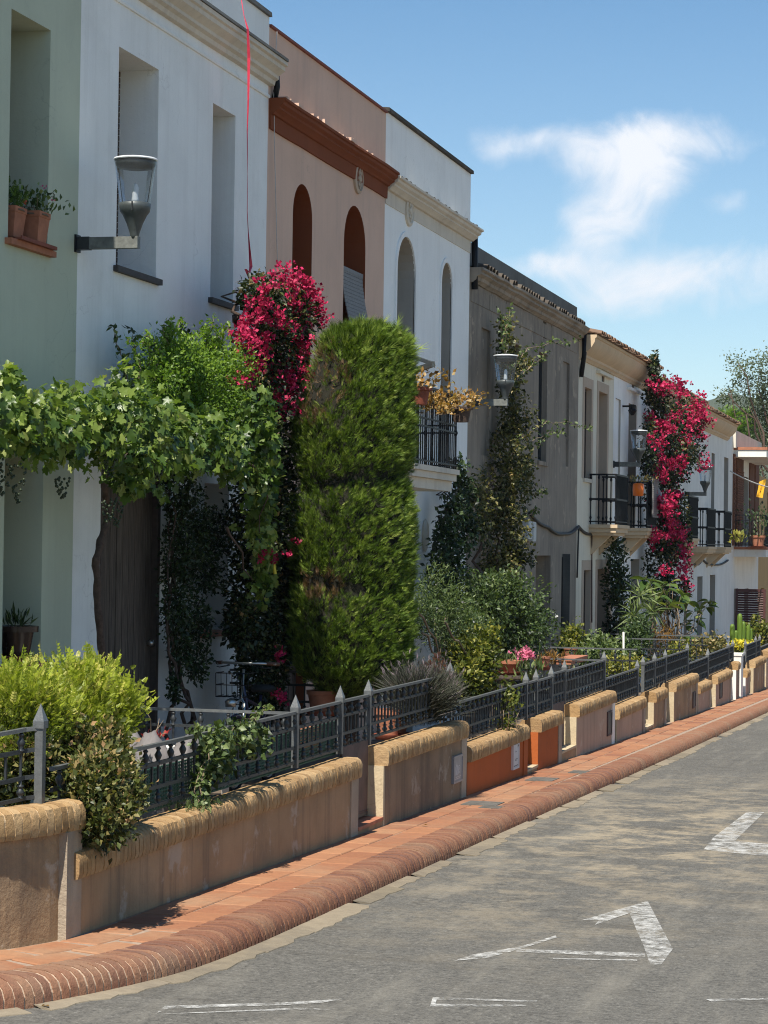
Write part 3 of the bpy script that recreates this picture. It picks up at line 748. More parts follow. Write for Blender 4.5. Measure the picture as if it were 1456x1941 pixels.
# ------------------------------------------------------------------ houses
def opening(pxl, pxr, pyt, pyb, arch=False):
    a, b = at_x(pxl, pyt, XF), at_x(pxr, pyt, XF)
    return dict(y0=a.y, y1=b.y, z1=a.z, z0=at_x(pxl, pyb, XF).z, arch=arch)
def rectop(y0, y1, z0, z1, arch=False): return dict(y0=y0, y1=y1, z0=z0, z1=z1, arch=arch)
def loop_of(o, n=14):
    y0, y1, z0, z1 = o['y0'], o['y1'], o['z0'], o['z1']
    if not o['arch']: return [(y0, z0), (y1, z0), (y1, z1), (y0, z1)]
    r_ = (y1 - y0) / 2; c = (y0 + y1) / 2; rz = min(r_ * 1.0, z1 - z0 - .05)
    return [(y0, z0), (y1, z0)] + [(c + r_ * math.cos(math.pi * k / n), z1 - rz + rz * math.sin(math.pi * k / n)) for k in range(n + 1)]
def facade(parent, y0, y1, z0, z1, ops, mats, thick=.42, X=XF, back=-15.5, name='wall'):
    """front wall with real openings and reveals, and the block of the house behind it; mats = wall, reveal"""
    bm = bmesh.new(); es = []
    def ring(pts, x):
        vs = [bm.verts.new((x, y, z)) for y, z in pts]
        return vs, [bm.edges.new((vs[i], vs[(i + 1) % len(vs)])) for i in range(len(vs))]
    outer, e = ring([(y0, z0), (y1, z0), (y1, z1), (y0, z1)], X); es += e
    for o in ops:
        lp = loop_of(o); vs, e = ring(lp, X); es += e
        bk = [bm.verts.new((X - o.get('deep', thick), y, z)) for y, z in lp]
        for i in range(len(vs)):
            f = bm.faces.new((vs[i], vs[(i + 1) % len(vs)], bk[(i + 1) % len(vs)], bk[i])); f.material_index = 1
    bmesh.ops.triangle_fill(bm, use_beauty=True, use_dissolve=False, edges=es)
    g = .003
    b = [bm.verts.new((back, y, z)) for y, z in ((y0 + g, z0), (y1 - g, z0), (y1 - g, z1), (y0 + g, z1))]
    for i in range(4): bm.faces.new((outer[i], outer[(i + 1) % 4], b[(i + 1) % 4], b[i]))
    bm.faces.new(b)
    bmesh.ops.recalc_face_normals(bm, faces=bm.faces)
    me = bpy.data.meshes.new(name); bm.to_mesh(me); bm.free()
    for m in mats: me.materials.append(m)
    return link(name, me, parent, offs(parent))
def window(parent, o, thick=.42, frame='wframe', pane='pane', name='window'):
    x = XF - o.get('deep', thick); lp = loop_of(o); mb = MB()
    y0, y1, z0, z1 = o['y0'], o['y1'], o['z0'], o['z1']; w = .055
    mb.box((x - .05, y0, z0), (x + .004, y0 + w, z1)); mb.box((x - .05, y1 - w, z0), (x + .004, y1, z1))
    mb.box((x - .05, y0 + w, z0), (x + .002, y1 - w, z0 + w)); mb.box((x - .05, y0 + w, z1 - w), (x + .002, y1 - w, z1))
    c = (y0 + y1) / 2; mb.box((x - .05, c - w / 2, z0 + w), (x + .002, c + w / 2, z1 - w))
    f = mb.build(name, MT[frame], parent)
    for a, b in ((y0 + w, c - w / 2), (c + w / 2, y1 - w)):
        if b - a < .05: continue
        mb = MB(); mb.box((x - .03, a, z0 + w), (x - .02, b, z1 - w)); p = mb.build('pane', MT[pane], f); p.location = (0, 0, 0)
    # dark room behind
    return f
def blind(parent, o, thick, mat='blind', drop=1.0, X=None):
    x = (XF - thick if X is None else X); y0, y1, z0, z1 = o['y0'] + .01, o['y1'] - .01, o['z0'], o['z1']
    zb = z1 - (z1 - z0) * drop; n = max(4, int((z1 - zb) / .055)); mb = MB(); me = None
    h = (z1 - zb) / n
    root = None
    sl = MB(); sl.box((0, y0, 0), (.014, y1, h * .82)); me = sl.mesh('slat', MT[mat])
    mb.box((x - .012, y0, zb), (x - .002, y1, z1)); root = mb.build('roller_blind', MT[mat], parent)
    for k in range(n): link('slat', me, root, (x, 0, zb + k * h))
    return root
def plank_door(parent, o, deep, n, mat='wood', name='door', knob=True):
    x = XF - deep; y0, y1, z0, z1 = o['y0'], o['y1'], o['z0'], o['z1']
    mb = MB(); mb.box((x - .06, y0, z0), (x - .035, y1, z1)); d = mb.build(name, MT[mat], parent)
    w = (y1 - y0) / n
    for k in range(n):
        q = MB(); t = random.uniform(-.006, .006); q.box((x - .034, y0 + k * w + .006, z0 + .01), (x + t, y0 + (k + 1) * w - .006, z1 - random.uniform(0, .02)))
        p = q.build('plank', MT[mat], d); p.location = (0, 0, 0)
    if knob:
        q = MB(); q.lathe([(.02, 0), (.02, .02), (.034, .04), (.03, .065), (.004, .075)], (0, 0, 0), 10)
        M = Matrix.Translation((x, y1 - w * .6, z0 + 1.35)) @ Matrix.Rotation(R(90), 4, 'Y'); q.v = [tuple(M @ Vector(v)) for v in q.v]
        p = q.build('knob', MT['chrome'], d, True); p.location = (0, 0, 0)
    return d
def sill(parent, o, mat='sill_dark', out=.06, t=.05, over=.06):
    mb = MB(); mb.box((XF - .30, o['y0'] - over, o['z0'] - t), (XF + out, o['y1'] + over, o['z0'] + .004)); return mb.build('sill', MT[mat], parent)
def cornice(parent, y0, y1, zt, prof, mat, name='cornice', wobble=.004):
    """prof: (out, down) points from the top outer edge to the wall; swept along y in short lengths"""
    mb = MB(); n = max(2, int((y1 - y0) / .6)); pts = [(-.02, 0)] + prof + [(-.02, prof[-1][1])]; k = len(pts)
    vs = []
    for i in range(n + 1):
        y = y0 + (y1 - y0) * i / n; dz = random.uniform(-wobble, wobble)
        vs += [(XF + a + (random.uniform(-wobble, wobble) if a > 0 else 0), y, zt - b + dz) for a, b in pts]
    fs = [(i * k + a, i * k + (a + 1) % k, (i + 1) * k + (a + 1) % k, (i + 1) * k + a) for i in range(n) for a in range(k)]
    fs += [tuple(range(k))[::-1], tuple(n * k + a for a in range(k))]
    mb.add(vs, fs); return mb.build(name, MT[mat], parent, 30)
def tile_mesh(L, r, mat):
    mb = MB(); n = 6; vs = []
    for x in (0, L):
        for rr in (r, r - .014):
            for k in range(n + 1):
                a = math.pi * k / n; vs.append((x, math.cos(a) * rr, math.sin(a) * rr * .8))
    m = n + 1
    fs = []
    for k in range(n):
        fs += [(k, k + 1, 2 * m + k + 1, 2 * m + k), (m + k, 3 * m + k, 3 * m + k + 1, m + k + 1), (k, m + k, m + k + 1, k + 1), (2 * m + k, 2 * m + k + 1, 3 * m + k + 1, 3 * m + k)]
    mb.add(vs, fs); return mb.mesh('roof_tile', MT[mat], 40)
def eave(parent, y0, y1, z, mat='rooftile', pitch=.21, x_out=.26, L=.42, tilt=.22, skip=0.):
    me = tile_mesh(L, pitch * .42, mat); n = int((y1 - y0) / pitch)
    for k in range(n):
        if random.random() < skip: continue
        o = link('roof_tile', me, parent); p = offs(parent)
        o.location = p + Vector((XF + x_out - L, y0 + (k + .5) * pitch, z + random.uniform(-.008, .01) + tilt * L)); o.rotation_euler = (0, math.atan(tilt), random.uniform(-.05, .05))
    mb = MB(); mb.add([(XF + x_out - .04, y0, z - .012), (XF + x_out - .04, y1, z - .012), (XF - .55, y1, z + .13), (XF - .55, y0, z + .13), (XF - .02, y0, z - .03), (XF - .02, y1, z - .03)], [(0, 1, 2, 3), (0, 4, 5, 1)])
    mb.build('tile_bed', MT[mat], parent)
def lintel_band(parent, o, w=.14, mat='tanband', proud=.012):
    mb = MB(); y0, y1, z0, z1 = o['y0'], o['y1'], o['z0'], o['z1']; x0, x1 = XF - .01, XF + proud
    mb.box((x0, y0 - w, z0), (x1, y0 - .001, z1 + w)); mb.box((x0, y1 + .001, z0), (x1, y1 + w, z1 + w)); mb.box((x0, y0 - .001, z1 + .001), (x1 - .001, y1 + .001, z1 + w - .001))
    return mb.build('window_surround', MT[mat], parent)
def arch_band(parent, o, w=.07, mat='white_b', proud=.02):
    lp = loop_of(o, 18)[1:]; c = (o['y0'] + o['y1']) / 2; r_ = (o['y1'] - o['y0']) / 2; zc = o['z1'] - r_
    mb = MB(); n = 18
    ang = [math.pi * k / n for k in range(n + 1)]
    inn = [(o['y1'], o['z0'])] + [(c + r_ * math.cos(a), zc + r_ * math.sin(a)) for a in ang] + [(o['y0'], o['z0'])]
    out = [(o['y1'] + w, o['z0'])] + [(c + (r_ + w) * math.cos(a), zc + (r_ + w) * math.sin(a)) for a in ang] + [(o['y0'] - w, o['z0'])]
    m = len(inn); vs = [(XF + proud, *p) for p in inn] + [(XF + proud, *p) for p in out] + [(XF - .01, *p) for p in out] + [(XF - .01, *p) for p in inn]
    for i in range(m - 1):
        pass
    fs = [(i, i + 1, m + i + 1, m + i) for i in range(m - 1)] + [(m + i, m + i + 1, 2 * m + i + 1, 2 * m + i) for i in range(m - 1)] + [(i, 3 * m + i, 3 * m + i + 1, i + 1) for i in range(m - 1)]
    mb.add(vs, fs); return mb.build('arch_surround', MT[mat], parent, 40)
def medallion(parent, px, py, rz, mat):
    c = at_x(px, py, XF); mb = MB(); n = 18; prof = [(1.0, 0), (1.0, .03), (.82, .045), (.74, .02), (.30, .02), (.24, .05), (0.02, .06)]
    vs = [(XF + h, c.y + rz * r_ * math.cos(2 * math.pi * k / n), c.z + rz * r_ * math.sin(2 * math.pi * k / n)) for r_, h in prof for k in range(n)]
    mb.add(vs, [(i * n + k, i * n + (k + 1) % n, (i + 1) * n + (k + 1) % n, (i + 1) * n + k) for i in range(len(prof) - 1) for k in range(n)])
    for k in range(8):
        a = 2 * math.pi * k / 8; mb.bar((XF + .03, c.y + rz * .2 * math.cos(a), c.z + rz * .32 * math.sin(a)), (XF + .03, c.y + rz * .42 * math.cos(a), c.z + rz * .68 * math.sin(a)), .03)
    return mb.build('medallion', MT[mat], parent)
def balcony(parent, y0, y1, z, h, proj, slab_mat='beige', spacing=.12, side_spacing=.16, slab_h=.26, bar='black', two_mid=False, brackets=True):
    """z: walking level; slab with a moulded edge, a railing of single bars on three sides"""
    mb = MB()
    for k, (a, b, c, d) in enumerate(((0, 0, .07, 0), (.035, .035, .16, .0715), (.09, .09, slab_h, .1615))):
        mb.box((XF - .01, y0 + a, z - c), (XF + proj - b, y1 - a, z - d))
    s = mb.build('balcony', MT[slab_mat], parent)
    def sub(mb_, n, m): o = mb_.build(n, MT[m], s); o.location = (0, 0, 0); return o
    x1 = XF + proj - .05; ya, yb = y0 + .05, y1 - .05
    for zz, t in ((z + .06, .022), (z + h * .50, .022), (z + h * .60, .022) if two_mid else (z + h * .52, .016), (z + h, .035)):
        r_ = MB(); r_.bar((x1, ya, zz), (x1, yb, zz), t, t); sub(r_, 'rail', bar)
        for y in (ya, yb): r_ = MB(); r_.bar((XF, y, zz), (x1 + .011, y, zz), t, t); sub(r_, 'rail', bar)
    b_ = MB(); b_.tube([(0, 0, .0), (0, 0, h)], .0095, 5); me = b_.mesh('bar', MT[bar])
    b_ = MB(); b_.lathe([(.012, 0), (.014, h * .1), (.026, h * .14), (.013, h * .18), (.013, h * .46), (.03, h * .50), (.013, h * .54), (.013, h * .9), (.026, h * .94), (.012, h)], n=7); mt = b_.mesh('baluster', MT[bar], True)
    n = max(2, round((yb - ya) / spacing))
    for k in range(n + 1):
        y = ya + (yb - ya) * k / n; e = k in (0, n)
        link('baluster' if e else 'bar', mt if e else me, s, (x1, y, z))
    m = max(1, round(proj / side_spacing))
    for y in (ya, yb):
        for k in range(m): link('baluster', mt, s, (XF + .03 + (proj - .1) * k / m, y, z))
    if brackets:
        for y in (y0 + .3, y1 - .3):
            q = MB(); q.add([(XF, y - .06, z - slab_h), (XF + proj * .7, y - .06, z - slab_h), (XF, y - .06, z - slab_h - .4), (XF, y + .06, z - slab_h), (XF + proj * .7, y + .06, z - slab_h), (XF, y + .06, z - slab_h - .4)],
                  [(0, 1, 2), (3, 5, 4), (0, 3, 4, 1), (1, 4, 5, 2), (2, 5, 3, 0)]); sub(q, 'bracket', slab_mat)
    return s
def gbase(y): return gz(y, H_GARDEN) - .5
Y = {}
for k, px, py in (('green', 145, 600), ('pink', 507, 300), ('b', 730, 360), ('brown', 891, 460), ('cream', 1097, 700), ('c', 1163, 800), ('d', 1222, 900), ('e', 1315, 759), ('f', 1388, 900), ('g', 1440, 839)):
    Y[k] = at_x(px, py, XF).y
Y['a'] = Y['green']; PAR_A = at_x(523, 42, XF).z; PAR = at_x(728, 212, XF).z; PAR_B = at_x(891, 329, XF).z
CORN = [(.20, 0), (.20, .07), (.17, .09), (.17, .16), (.13, .20), (.10, .24), (.10, .30), (.06, .33), (.05, .40), (.02, .42)]

# -- pale green house (nearest)
H = thing('house', 'pale green plastered house at the left edge of the row', 'house', (XF, Y['a'] - 2.6, gz(16, H_GARDEN)), 'terraced houses along the street')
g1 = opening(22, 97, 16, 455); g1['deep'] = .42
g2 = opening(10, 83, 850, 1262)
d0 = rectop(13.9, 15.1, gz(14, H_GARDEN), gz(14, H_GARDEN) + 2.6)
u0 = rectop(14.0, 15.0, g1['z0'], g1['z1'])
facade(H, 12.9, Y['a'] - .002, gbase(13), PAR_A + .05, [g1, g2, d0, u0], [MT['green'], MT['green']])
for o in (g1, g2): blind(H, o, .40)
window(H, u0); plank_door(H, d0, .2, 6)
sill(H, g1, 'terracotta', .06, .045); sill(H, g2, 'terracotta', .07, .05)
zc = at_x(537, 112, XF + .2).z
cornice(H, 12.9, Y['a'], zc, [(a, b * .62) for a, b in CORN], 'green')

# -- white house with the lamp
H = thing('house', 'white plastered house with pale cornice, between the green and pink houses', 'house', (XF, (Y['a'] + Y['pink']) / 2, gz(21, H_GARDEN)), 'terraced houses along the street')
a1 = opening(226, 302, 88, 507); a2 = opening(404, 447, 195, 567)
dr = opening(198, 299, 880, 1480); dr['deep'] = .07; dr['z0'] = gz(20.5, H_GARDEN) + .02
a3 = opening(388, 435, 915, 1199); a3['deep'] = .40
facade(H, Y['a'], Y['pink'] - .002, gbase(20), PAR_A, [a1, a2, dr, a3], [MT['white'], MT['white']])
for o in (a1, a2): blind(H, o, .40)
window(H, a3, .40); plank_door(H, dr, .05, 9)
q = MB(); q.box((XF - .06, dr['y1'] - .002, dr['z0']), (XF + .012, dr['y1'] + .07, dr['z1'])); q.box((XF - .06, dr['y0'] - .07, dr['z0']), (XF + .012, dr['y0'] + .002, dr['z1'])); q.build('door_frame', MT['wframe'], H)
for o in (a1, a2): sill(H, o, 'sill_dark', .05, .05)
sill(H, a3, 'terracotta', .04, .05)
zc = at_x(537, 112, XF + .2).z
cornice(H, Y['a'] + .003, Y['pink'] + .06, zc, [(a, b * .62) for a, b in CORN], 'beige')
q = MB(); q.extrude_y([(XF - .02, zc - .40), (XF + .018, zc - .40), (XF + .024, zc - .385), (XF + .018, zc - .365), (XF - .02, zc - .365)], Y['a'], Y['pink'] - .004); q.build('string_course', MT['white'], H)
q = MB(); q.extrude_y([(XF - .3, zc + .002), (XF + .215, zc + .002), (XF + .21, zc + .035), (XF - .3, zc + .06)], Y['a'], Y['pink'] + .055); q.build('cornice_flashing', MT['dark_parapet'], H)
q = MB(); q.extrude_y([(XF - .35, PAR_A + .001), (XF + .035, PAR_A + .001), (XF + .03, PAR_A + .05), (XF - .35, PAR_A + .05)], Y['a'], Y['pink'] - .004); q.build('parapet_coping', MT['dark_parapet'], H)
# rain pipe stub at the party wall
q = MB(); q.tube([(XF + .05, Y['pink'] + .10, zc - .02), (XF + .06, Y['pink'] + .12, zc - .25), (XF + .02, Y['pink'] + .14, zc - .42)], .035, 7); q.build('drain_pipe', MT['black'], H, True)

# -- pink house
H = thing('house', 'salmon pink house with dark red arched openings and red-brown cornice', 'house', (XF, (Y['pink'] + Y['b']) / 2, gz(26, H_GARDEN)), 'terraced houses along the street')
p1 = opening(556, 593, 352, 700, True); p1['z1'] = at_x(574, 349, XF).z
p2 = opening(653, 694, 392, 760, True); p2['z1'] = at_x(673, 390, XF).z
p2['z0'] = p1['z0'] = min(p1['z0'], p2['z0'])
zg = gz(26, H_GARDEN)
pd = rectop(Y['pink'] + .75, Y['pink'] + 1.75, zg, zg + 2.3); pw = rectop(Y['pink'] + 2.9, Y['pink'] + 3.9, zg + .9, zg + 2.3)
facade(H, Y['pink'], Y['b'] - .002, gbase(26), PAR, [p1, p2, pd, pw], [MT['pink'], MT['redbrown']])
for o in (p1, p2): window(H, o, .42, 'redbrown', 'redbrown')
plank_door(H, pd, .12, 7, 'wframe'); window(H, pw, .3)
zp = at_x(746, 318, XF + .2).z
PCORN = [(.19, 0), (.19, .05), (.165, .06), (.165, .12), (.12, .16), (.12, .20), (.07, .25), (.055, .29), (.03, .30), (.03, .56)]
PCORN = [(a, b * .60) for a, b in PCORN]
cornice(H, Y['pink'] + .03, Y['b'] + .03, zp, PCORN, 'redbrown')
q = MB()
for k in range(46):
    y = random.uniform(Y['pink'] + .15, Y['b'] - .1); s = random.uniform(.02, .06); x = XF + random.uniform(.03, .15)
    q.box((x - s, y - s * 1.4, zp - .003), (x + s, y + s * 1.4, zp + s * random.uniform(.5, 1.1)))
tag(q.build('rubble', MT['pink'], H), 'crumbled mortar and tile bits lying on the cornice', kind='stuff')
q = MB(); q.extrude_y([(XF - .35, PAR + .001), (XF + .03, PAR + .001), (XF + .028, PAR + .03), (XF - .35, PAR + .06)], Y['pink'] + .003, Y['b'] - .004); q.build('parapet_coping', MT['terracotta_d'], H)
medallion(H, 677, 339, .19, 'tanband')
# sagging grey blind hung out of the second arch
y0, y1 = p2['y0'] + .02, p2['y1'] - .02; zt = p2['z1'] - .85; q = MB(); q.box((XF - .06, y0, zt), (XF - .02, y1, zt + .05)); rb = q.build('roller_blind', MT['blind_grey'], H)
n = 40; q = MB(); q.box((-.005, y0, -.021), (.006, y1, .021)); me = q.mesh('slat', MT['blind_grey'])
for k in range(n):
    t = k / n; link('slat', me, rb, (XF - .03 + .62 * t ** 1.6, 0, zt - 1.9 * t), (0, -.45 * t, 0))

# -- second white house
H = thing('house', 'bright white house with arched windows, beige cornice and iron balcony', 'house', (XF, (Y['b'] + Y['brown']) / 2, gz(31, H_GARDEN)), 'terraced houses along the street')
b1 = opening(752, 787, 450, 877, True); b1['z1'] = at_x(769, 449, XF).z
b2 = opening(836, 856, 498, 760, True); b2['z1'] = at_x(846, 498, XF).z
zg = gz(31, H_GARDEN); zbal = at_x(787, 878, XF + .6).z
b1['z0'] = zbal; b2['z0'] = zbal + .02
bd = rectop(Y['b'] + .8, Y['b'] + 1.9, zg, zg + 2.35); bw = rectop(Y['b'] + 3.1, Y['b'] + 4.1, zg + .9, zg + 2.2)
facade(H, Y['b'], Y['brown'] - .002, gbase(31), PAR_B, [b1, b2, bd, bw], [MT['white_b'], MT['grey_reveal']])
for o in (b1, b2): window(H, o, .42); arch_band(H, o)
plank_door(H, bd, .12, 7, 'wframe'); window(H, bw, .3)
zb = at_x(905, 428, XF + .2).z
BCORN = [(.20, 0), (.20, .05), (.17, .07), (.16, .13), (.12, .17), (.12, .21), (.07, .26), (.05, .30), (.02, .31)]
BCORN = [(a, b * .58) for a, b in BCORN]
cornice(H, Y['b'] + .035, Y['brown'] + .06, zb, BCORN, 'beige')
q = MB(); q.box((XF - .02, Y['b'] + .003, zb - .36), (XF + .012, Y['brown'] - .004, zb - .178)); q.build('frieze', MT['beige'], H)
eave(H, Y['b'] + .05, Y['brown'], zb - .02, 'darktile', .23, .13, .3, .12, .45)
q = MB(); q.extrude_y([(XF - .35, PAR_B + .001), (XF + .05, PAR_B + .001), (XF + .045, PAR_B + .05), (XF - .35, PAR_B + .09)], Y['b'], Y['brown']); q.build('parapet_coping', MT['darktile'], H)
medallion(H, 774, 400, .21, 'beige')
yb0, yb1 = at_x(783, 880, XF + .6).y, at_x(869, 880, XF + .6).y
balB = balcony(H, yb0, yb1, zbal, 1.02, .62, 'beige', .115, .13, .30, 'black', True, brackets=False)
q = MB(); q.tube([(XF + .05, Y['brown'] + .1, zb - .1), (XF + .06, Y['brown'] + .12, zb - .9)], .05, 7); q.build('drain_pipe', MT['black'], H, True)
q = MB(); c = at_x(803, 1015, XF); q.lathe([(.001, .0), (.13, .0), (.15, .03), (.11, .06), (.09, .05), (.001, .07)], n=16); M = Matrix.Translation(c) @ Matrix.Rotation(R(90), 4, 'Y') @ Matrix.Diagonal((1.6, .8, 1, 1)); q.v = [tuple(M @ Vector(v)) for v in q.v]; q.build('oval_plaque', MT['beige'], H, 40)
# folded awning arms above the balcony
q = MB(); pA = at_x(783, 676, XF + .25); pB = at_x(822, 690, XF + .95); pC = at_x(775, 706, XF + .35); q.bar(pA, pB, .03, .05); q.bar(pB, pC, .03, .07); q.bar(pA, pC + Vector((0, 0, .1)), .025, .03); q.bar((XF, pA.y, pA.z), pA, .03, .04); q.bar((XF, pC.y, pC.z), pC, .03, .05); q.build('awning_arm', MT['lamp_grey'], H)

# -- bare brown house, two bays wide
H = thing('house', 'unpainted grey-brown rendered house with recessed panels and dark parapet', 'house', (XF, (Y['brown'] + Y['cream']) / 2, gz(38, H_GARDEN)), 'terraced houses along the street')
n1 = opening(913, 930, 620, 862); n1['deep'] = .05
n2 = opening(1068, 1080, 684, 883); n2['deep'] = .05
w1 = opening(968, 987, 647, 850); w2 = opening(1022, 1038, 666, 874); w1['deep'] = w2['deep'] = .10
v1 = opening(978, 984, 576, 614); v2 = opening(1030, 1036, 608, 640); v1['deep'] = v2['deep'] = .12
nd = opening(1016, 1044, 1053, 1260); nd['deep'] = .42
nb = opening(1065, 1079, 1050, 1204); nb['deep'] = .05
nd2 = rectop(Y['brown'] + .9, Y['brown'] + 1.9, gz(35, H_GARDEN), gz(35, H_GARDEN) + 2.3)
PAR_N = at_x(1099, 583, XF).z
zn = at_x(1101, 612, XF + .2).z
facade(H, Y['brown'], Y['cream'] - .002, gbase(38), zn, [n1, n2, w1, w2, v1, v2, nd, nb, nd2], [MT['brown'], MT['brown']])
for o in (n1, n2): 
    q = MB(); q.box((XF - .06, o['y0'] - .01, o['z0'] - .01), (XF - .045, o['y1'] + .01, o['z1'] + .01)); q.build('recessed_panel', MT['brown'], H)
for o in (v1, v2): q = MB(); q.box((XF - .13, o['y0'], o['z0']), (XF - .1, o['y1'], o['z1'])); q.build('vent', MT['black'], H)
for o in (w1, w2): window(H, o, .1, 'iron', 'pane')
window(H, nb, .05, 'iron', 'pane'); plank_door(H, nd, .4, 6, 'cream'); plank_door(H, nd2, .2, 6, 'wframe')
for o in (w2, nb, w1): sill(H, o, 'brown_trim', .04, .07)
q0 = MB(); q0.tube([(0, 0, 0), (0, 0, nb['z1'] - nb['z0'])], .012, 5); me = q0.mesh('bar', MT['iron'])
for k in range(7): link('bar', me, H, offs(H) + Vector((XF + .02, nb['y0'] + (nb['y1'] - nb['y0']) * (k + .5) / 7, nb['z0'])))
NCORN = [(.20, 0), (.20, .06), (.16, .09), (.16, .15), (.10, .20), (.09, .27), (.05, .30), (.03, .33)]
NCORN = [(a, b * .68) for a, b in NCORN]
cornice(H, Y['brown'] + .06, Y['cream'] + .04, zn, NCORN, 'brown_trim', wobble=.012)
q = MB()
for k in range(7):
    a = Y['brown'] + .1 + k * 1.35; q.box((XF - .01, a, zn - .52), (XF + .010 + .004 * (k % 2), a + 1.33, zn - .23 - .05 * (k % 3 == 1)))
q.build('frieze', MT['brown'], H)
eave(H, Y['brown'] + .12, Y['cream'], zn + .0, 'darktile', .22, .20, .4, .16, .12)
q = MB(); q.box((XF - .5, Y['brown'] + .003, zn + .001), (XF - .045, Y['cream'] - .004, PAR_N)); q.build('parapet', MT['dark_parapet'], H)
q = MB(); q.tube([(XF + .1, Y['cream'] + .05, zn - .05), (XF + .09, Y['cream'] + .08, zn - .5), (XF + .03, Y['cream'] + .1, zn - .95)], .05, 7); q.build('drain_pipe', MT['black'], H, True)

# -- cream house
CCORN = [(.34, 0), (.34, .06), (.31, .08), (.30, .16), (.25, .27), (.17, .37), (.09, .43), (.09, .49), (.05, .52), (.03, .56)]
CCORN = [(a, b * .85) for a, b in CCORN]
zcc = at_x(1230, 692, XF + .3).z
def simple_house(label, y0, y1, ztop, mat, ops, reveal=None, wins=(), doors=()):
    H_ = thing('house', label, 'house', (XF, (y0 + y1) / 2, gz((y0 + y1) / 2, H_GARDEN)), 'terraced houses along the street')
    facade(H_, y0, y1 - .002, gbase(y1), ztop, ops, [MT[mat], MT[reveal or mat]])
    for o in wins: window(H_, o, .3)
    for o in doors: plank_door(H_, o, o.get('deep', .3) - .02, 5, 'wframe')
    return H_
c1 = opening(1108, 1121, 733, 907); c2 = opening(1135, 1151, 741, 990); c3 = opening(1106, 1119, 1081, 1232); c4 = opening(1132, 1154, 1079, 1250)
cv = opening(1141, 1146, 704, 723)
for o in (c1, c3): o['deep'] = .10
for o in (c2, c4): o['deep'] = .30
cv['deep'] = .05
zbc = at_x(1150, 993, XF + .55).z; c2['z0'] = zbc; c4['z0'] = gz(46, H_GARDEN)
H = simple_house('cream house with tan window bands and balcony beside the brown house', Y['cream'], Y['c'], zcc, 'cream', [c1, c2, c3, c4, cv], 'tanband', (c1, c3), (c2, c4))
for o in (c1, c2, c3, c4): lintel_band(H, o, .2)
q = MB(); a = at_x(1133, 745, XF); q.box((XF - .01, c2['y0'] - .35, c2['z1'] + .34), (XF + .09, c2['y1'] + .35, c2['z1'] + .40)); q.build('ledge', MT['cream'], H)
q = MB(); q.box((XF - .06, cv['y0'], cv['z0']), (XF - .03, cv['y1'], cv['z1'])); q.build('vent', MT['sill_dark'], H)
sill(H, c1, 'beige', .05, .07)
cornice(H, Y['cream'] + .05, Y['c'] - .003, zcc, CCORN, 'ochre'); eave(H, Y['cream'] + .06, Y['c'], zcc + .01, 'rooftile', .2, .44, .5, .2)
yA = at_x(1169, 993, XF + .55).y; yB = at_x(1191, 993, XF + .55).y
balcony(H, yA - .1, Y['c'] + 1.4 if False else yB, zbc, 1.0, .58, 'ochre', .11, .2, .22, 'black')
# -- white house behind the second balcony
c5 = opening(1167, 1177, 754, 960); c5['deep'] = .05; c6 = opening(1192, 1207, 764, 990); c6['deep'] = .4; cv2 = opening(1198, 1202, 727, 743); cv2['deep'] = .05
c6['z0'] = zbc - .02; c7 = opening(1196, 1212, 1060, 1240); c7['z0'] = gz(51, H_GARDEN); c7['deep'] = .25
H = simple_house('white house with second iron balcony, next to the cream house', Y['c'], Y['d'], zcc, 'white_b', [c5, c6, cv2, c7], 'grey_reveal', (), (c6, c7))
q = MB(); q.box((XF - .06, c5['y0'] - .01, c5['z0'] - .01), (XF - .045, c5['y1'] + .01, c5['z1'] + .01)); q.build('recessed_panel', MT['white_b'], H)
q = MB(); q.box((XF - .06, cv2['y0'], cv2['z0']), (XF - .03, cv2['y1'], cv2['z1'])); q.build('vent', MT['sill_dark'], H)
q = MB(); q.box((XF - .01, c6['y0'] - .3, c6['z1'] + .28), (XF + .09, c6['y1'] + .3, c6['z1'] + .34)); q.build('ledge', MT['white_b'], H)
cornice(H, Y['c'] + .003, Y['d'] + .05, zcc, CCORN, 'ochre'); eave(H, Y['c'], Y['d'], zcc + .01, 'rooftile', .2, .44, .5, .2)
yA = at_x(1228, 996, XF + .55).y; yB = at_x(1245, 996, XF + .55).y
balcony(H, yA - .1, yB, zbc - .02, 1.0, .58, 'ochre', .11, .2, .22, 'black')
rb = MB(); z0 = zbc + .02; rb.box((XF + .62, yA + .1, z0 + .2), (XF + .64, yA + .9, z0 + 1.05)); bl = rb.build('roller_blind', MT['blind_grey'], H)
q = MB(); q.box((0, yA + .1, 0), (.015, yA + .9, .036)); me = q.mesh('slat', MT['blind_grey'])
for k in range(18): link('slat', me, bl, (XF + .641, 0, z0 + .2 + k * .047))
q = MB(); pA = at_x(1196, 850, XF + .05); q.add([pA + Vector((0, 0, 0)), pA + Vector((0, .9, 0)), pA + Vector((.75, .9, -1.25)), pA + Vector((.75, 0, -1.25)), pA + Vector((.74, 0, -1.28)), pA + Vector((.74, .9, -1.28)), pA + Vector((-.02, .9, -.03)), pA + Vector((-.02, 0, -.03))],
    [(0, 1, 2, 3), (3, 2, 5, 4), (4, 5, 6, 7), (7, 6, 1, 0), (0, 3, 4, 7), (1, 6, 5, 2)]); q.build('sloping_awning', MT['blind_grey'], H)
q = MB(); p = at_x(1180, 770, XF); q.bar(p, p + Vector((.22, 0, 0)), .04); q.lathe([(.03, .04), (.08, .02), (.07, -.06), (.10, -.10), (.03, -.2)], p + Vector((.22, 0, 0)), 9); q.build('wall_lantern', MT['black'], H)

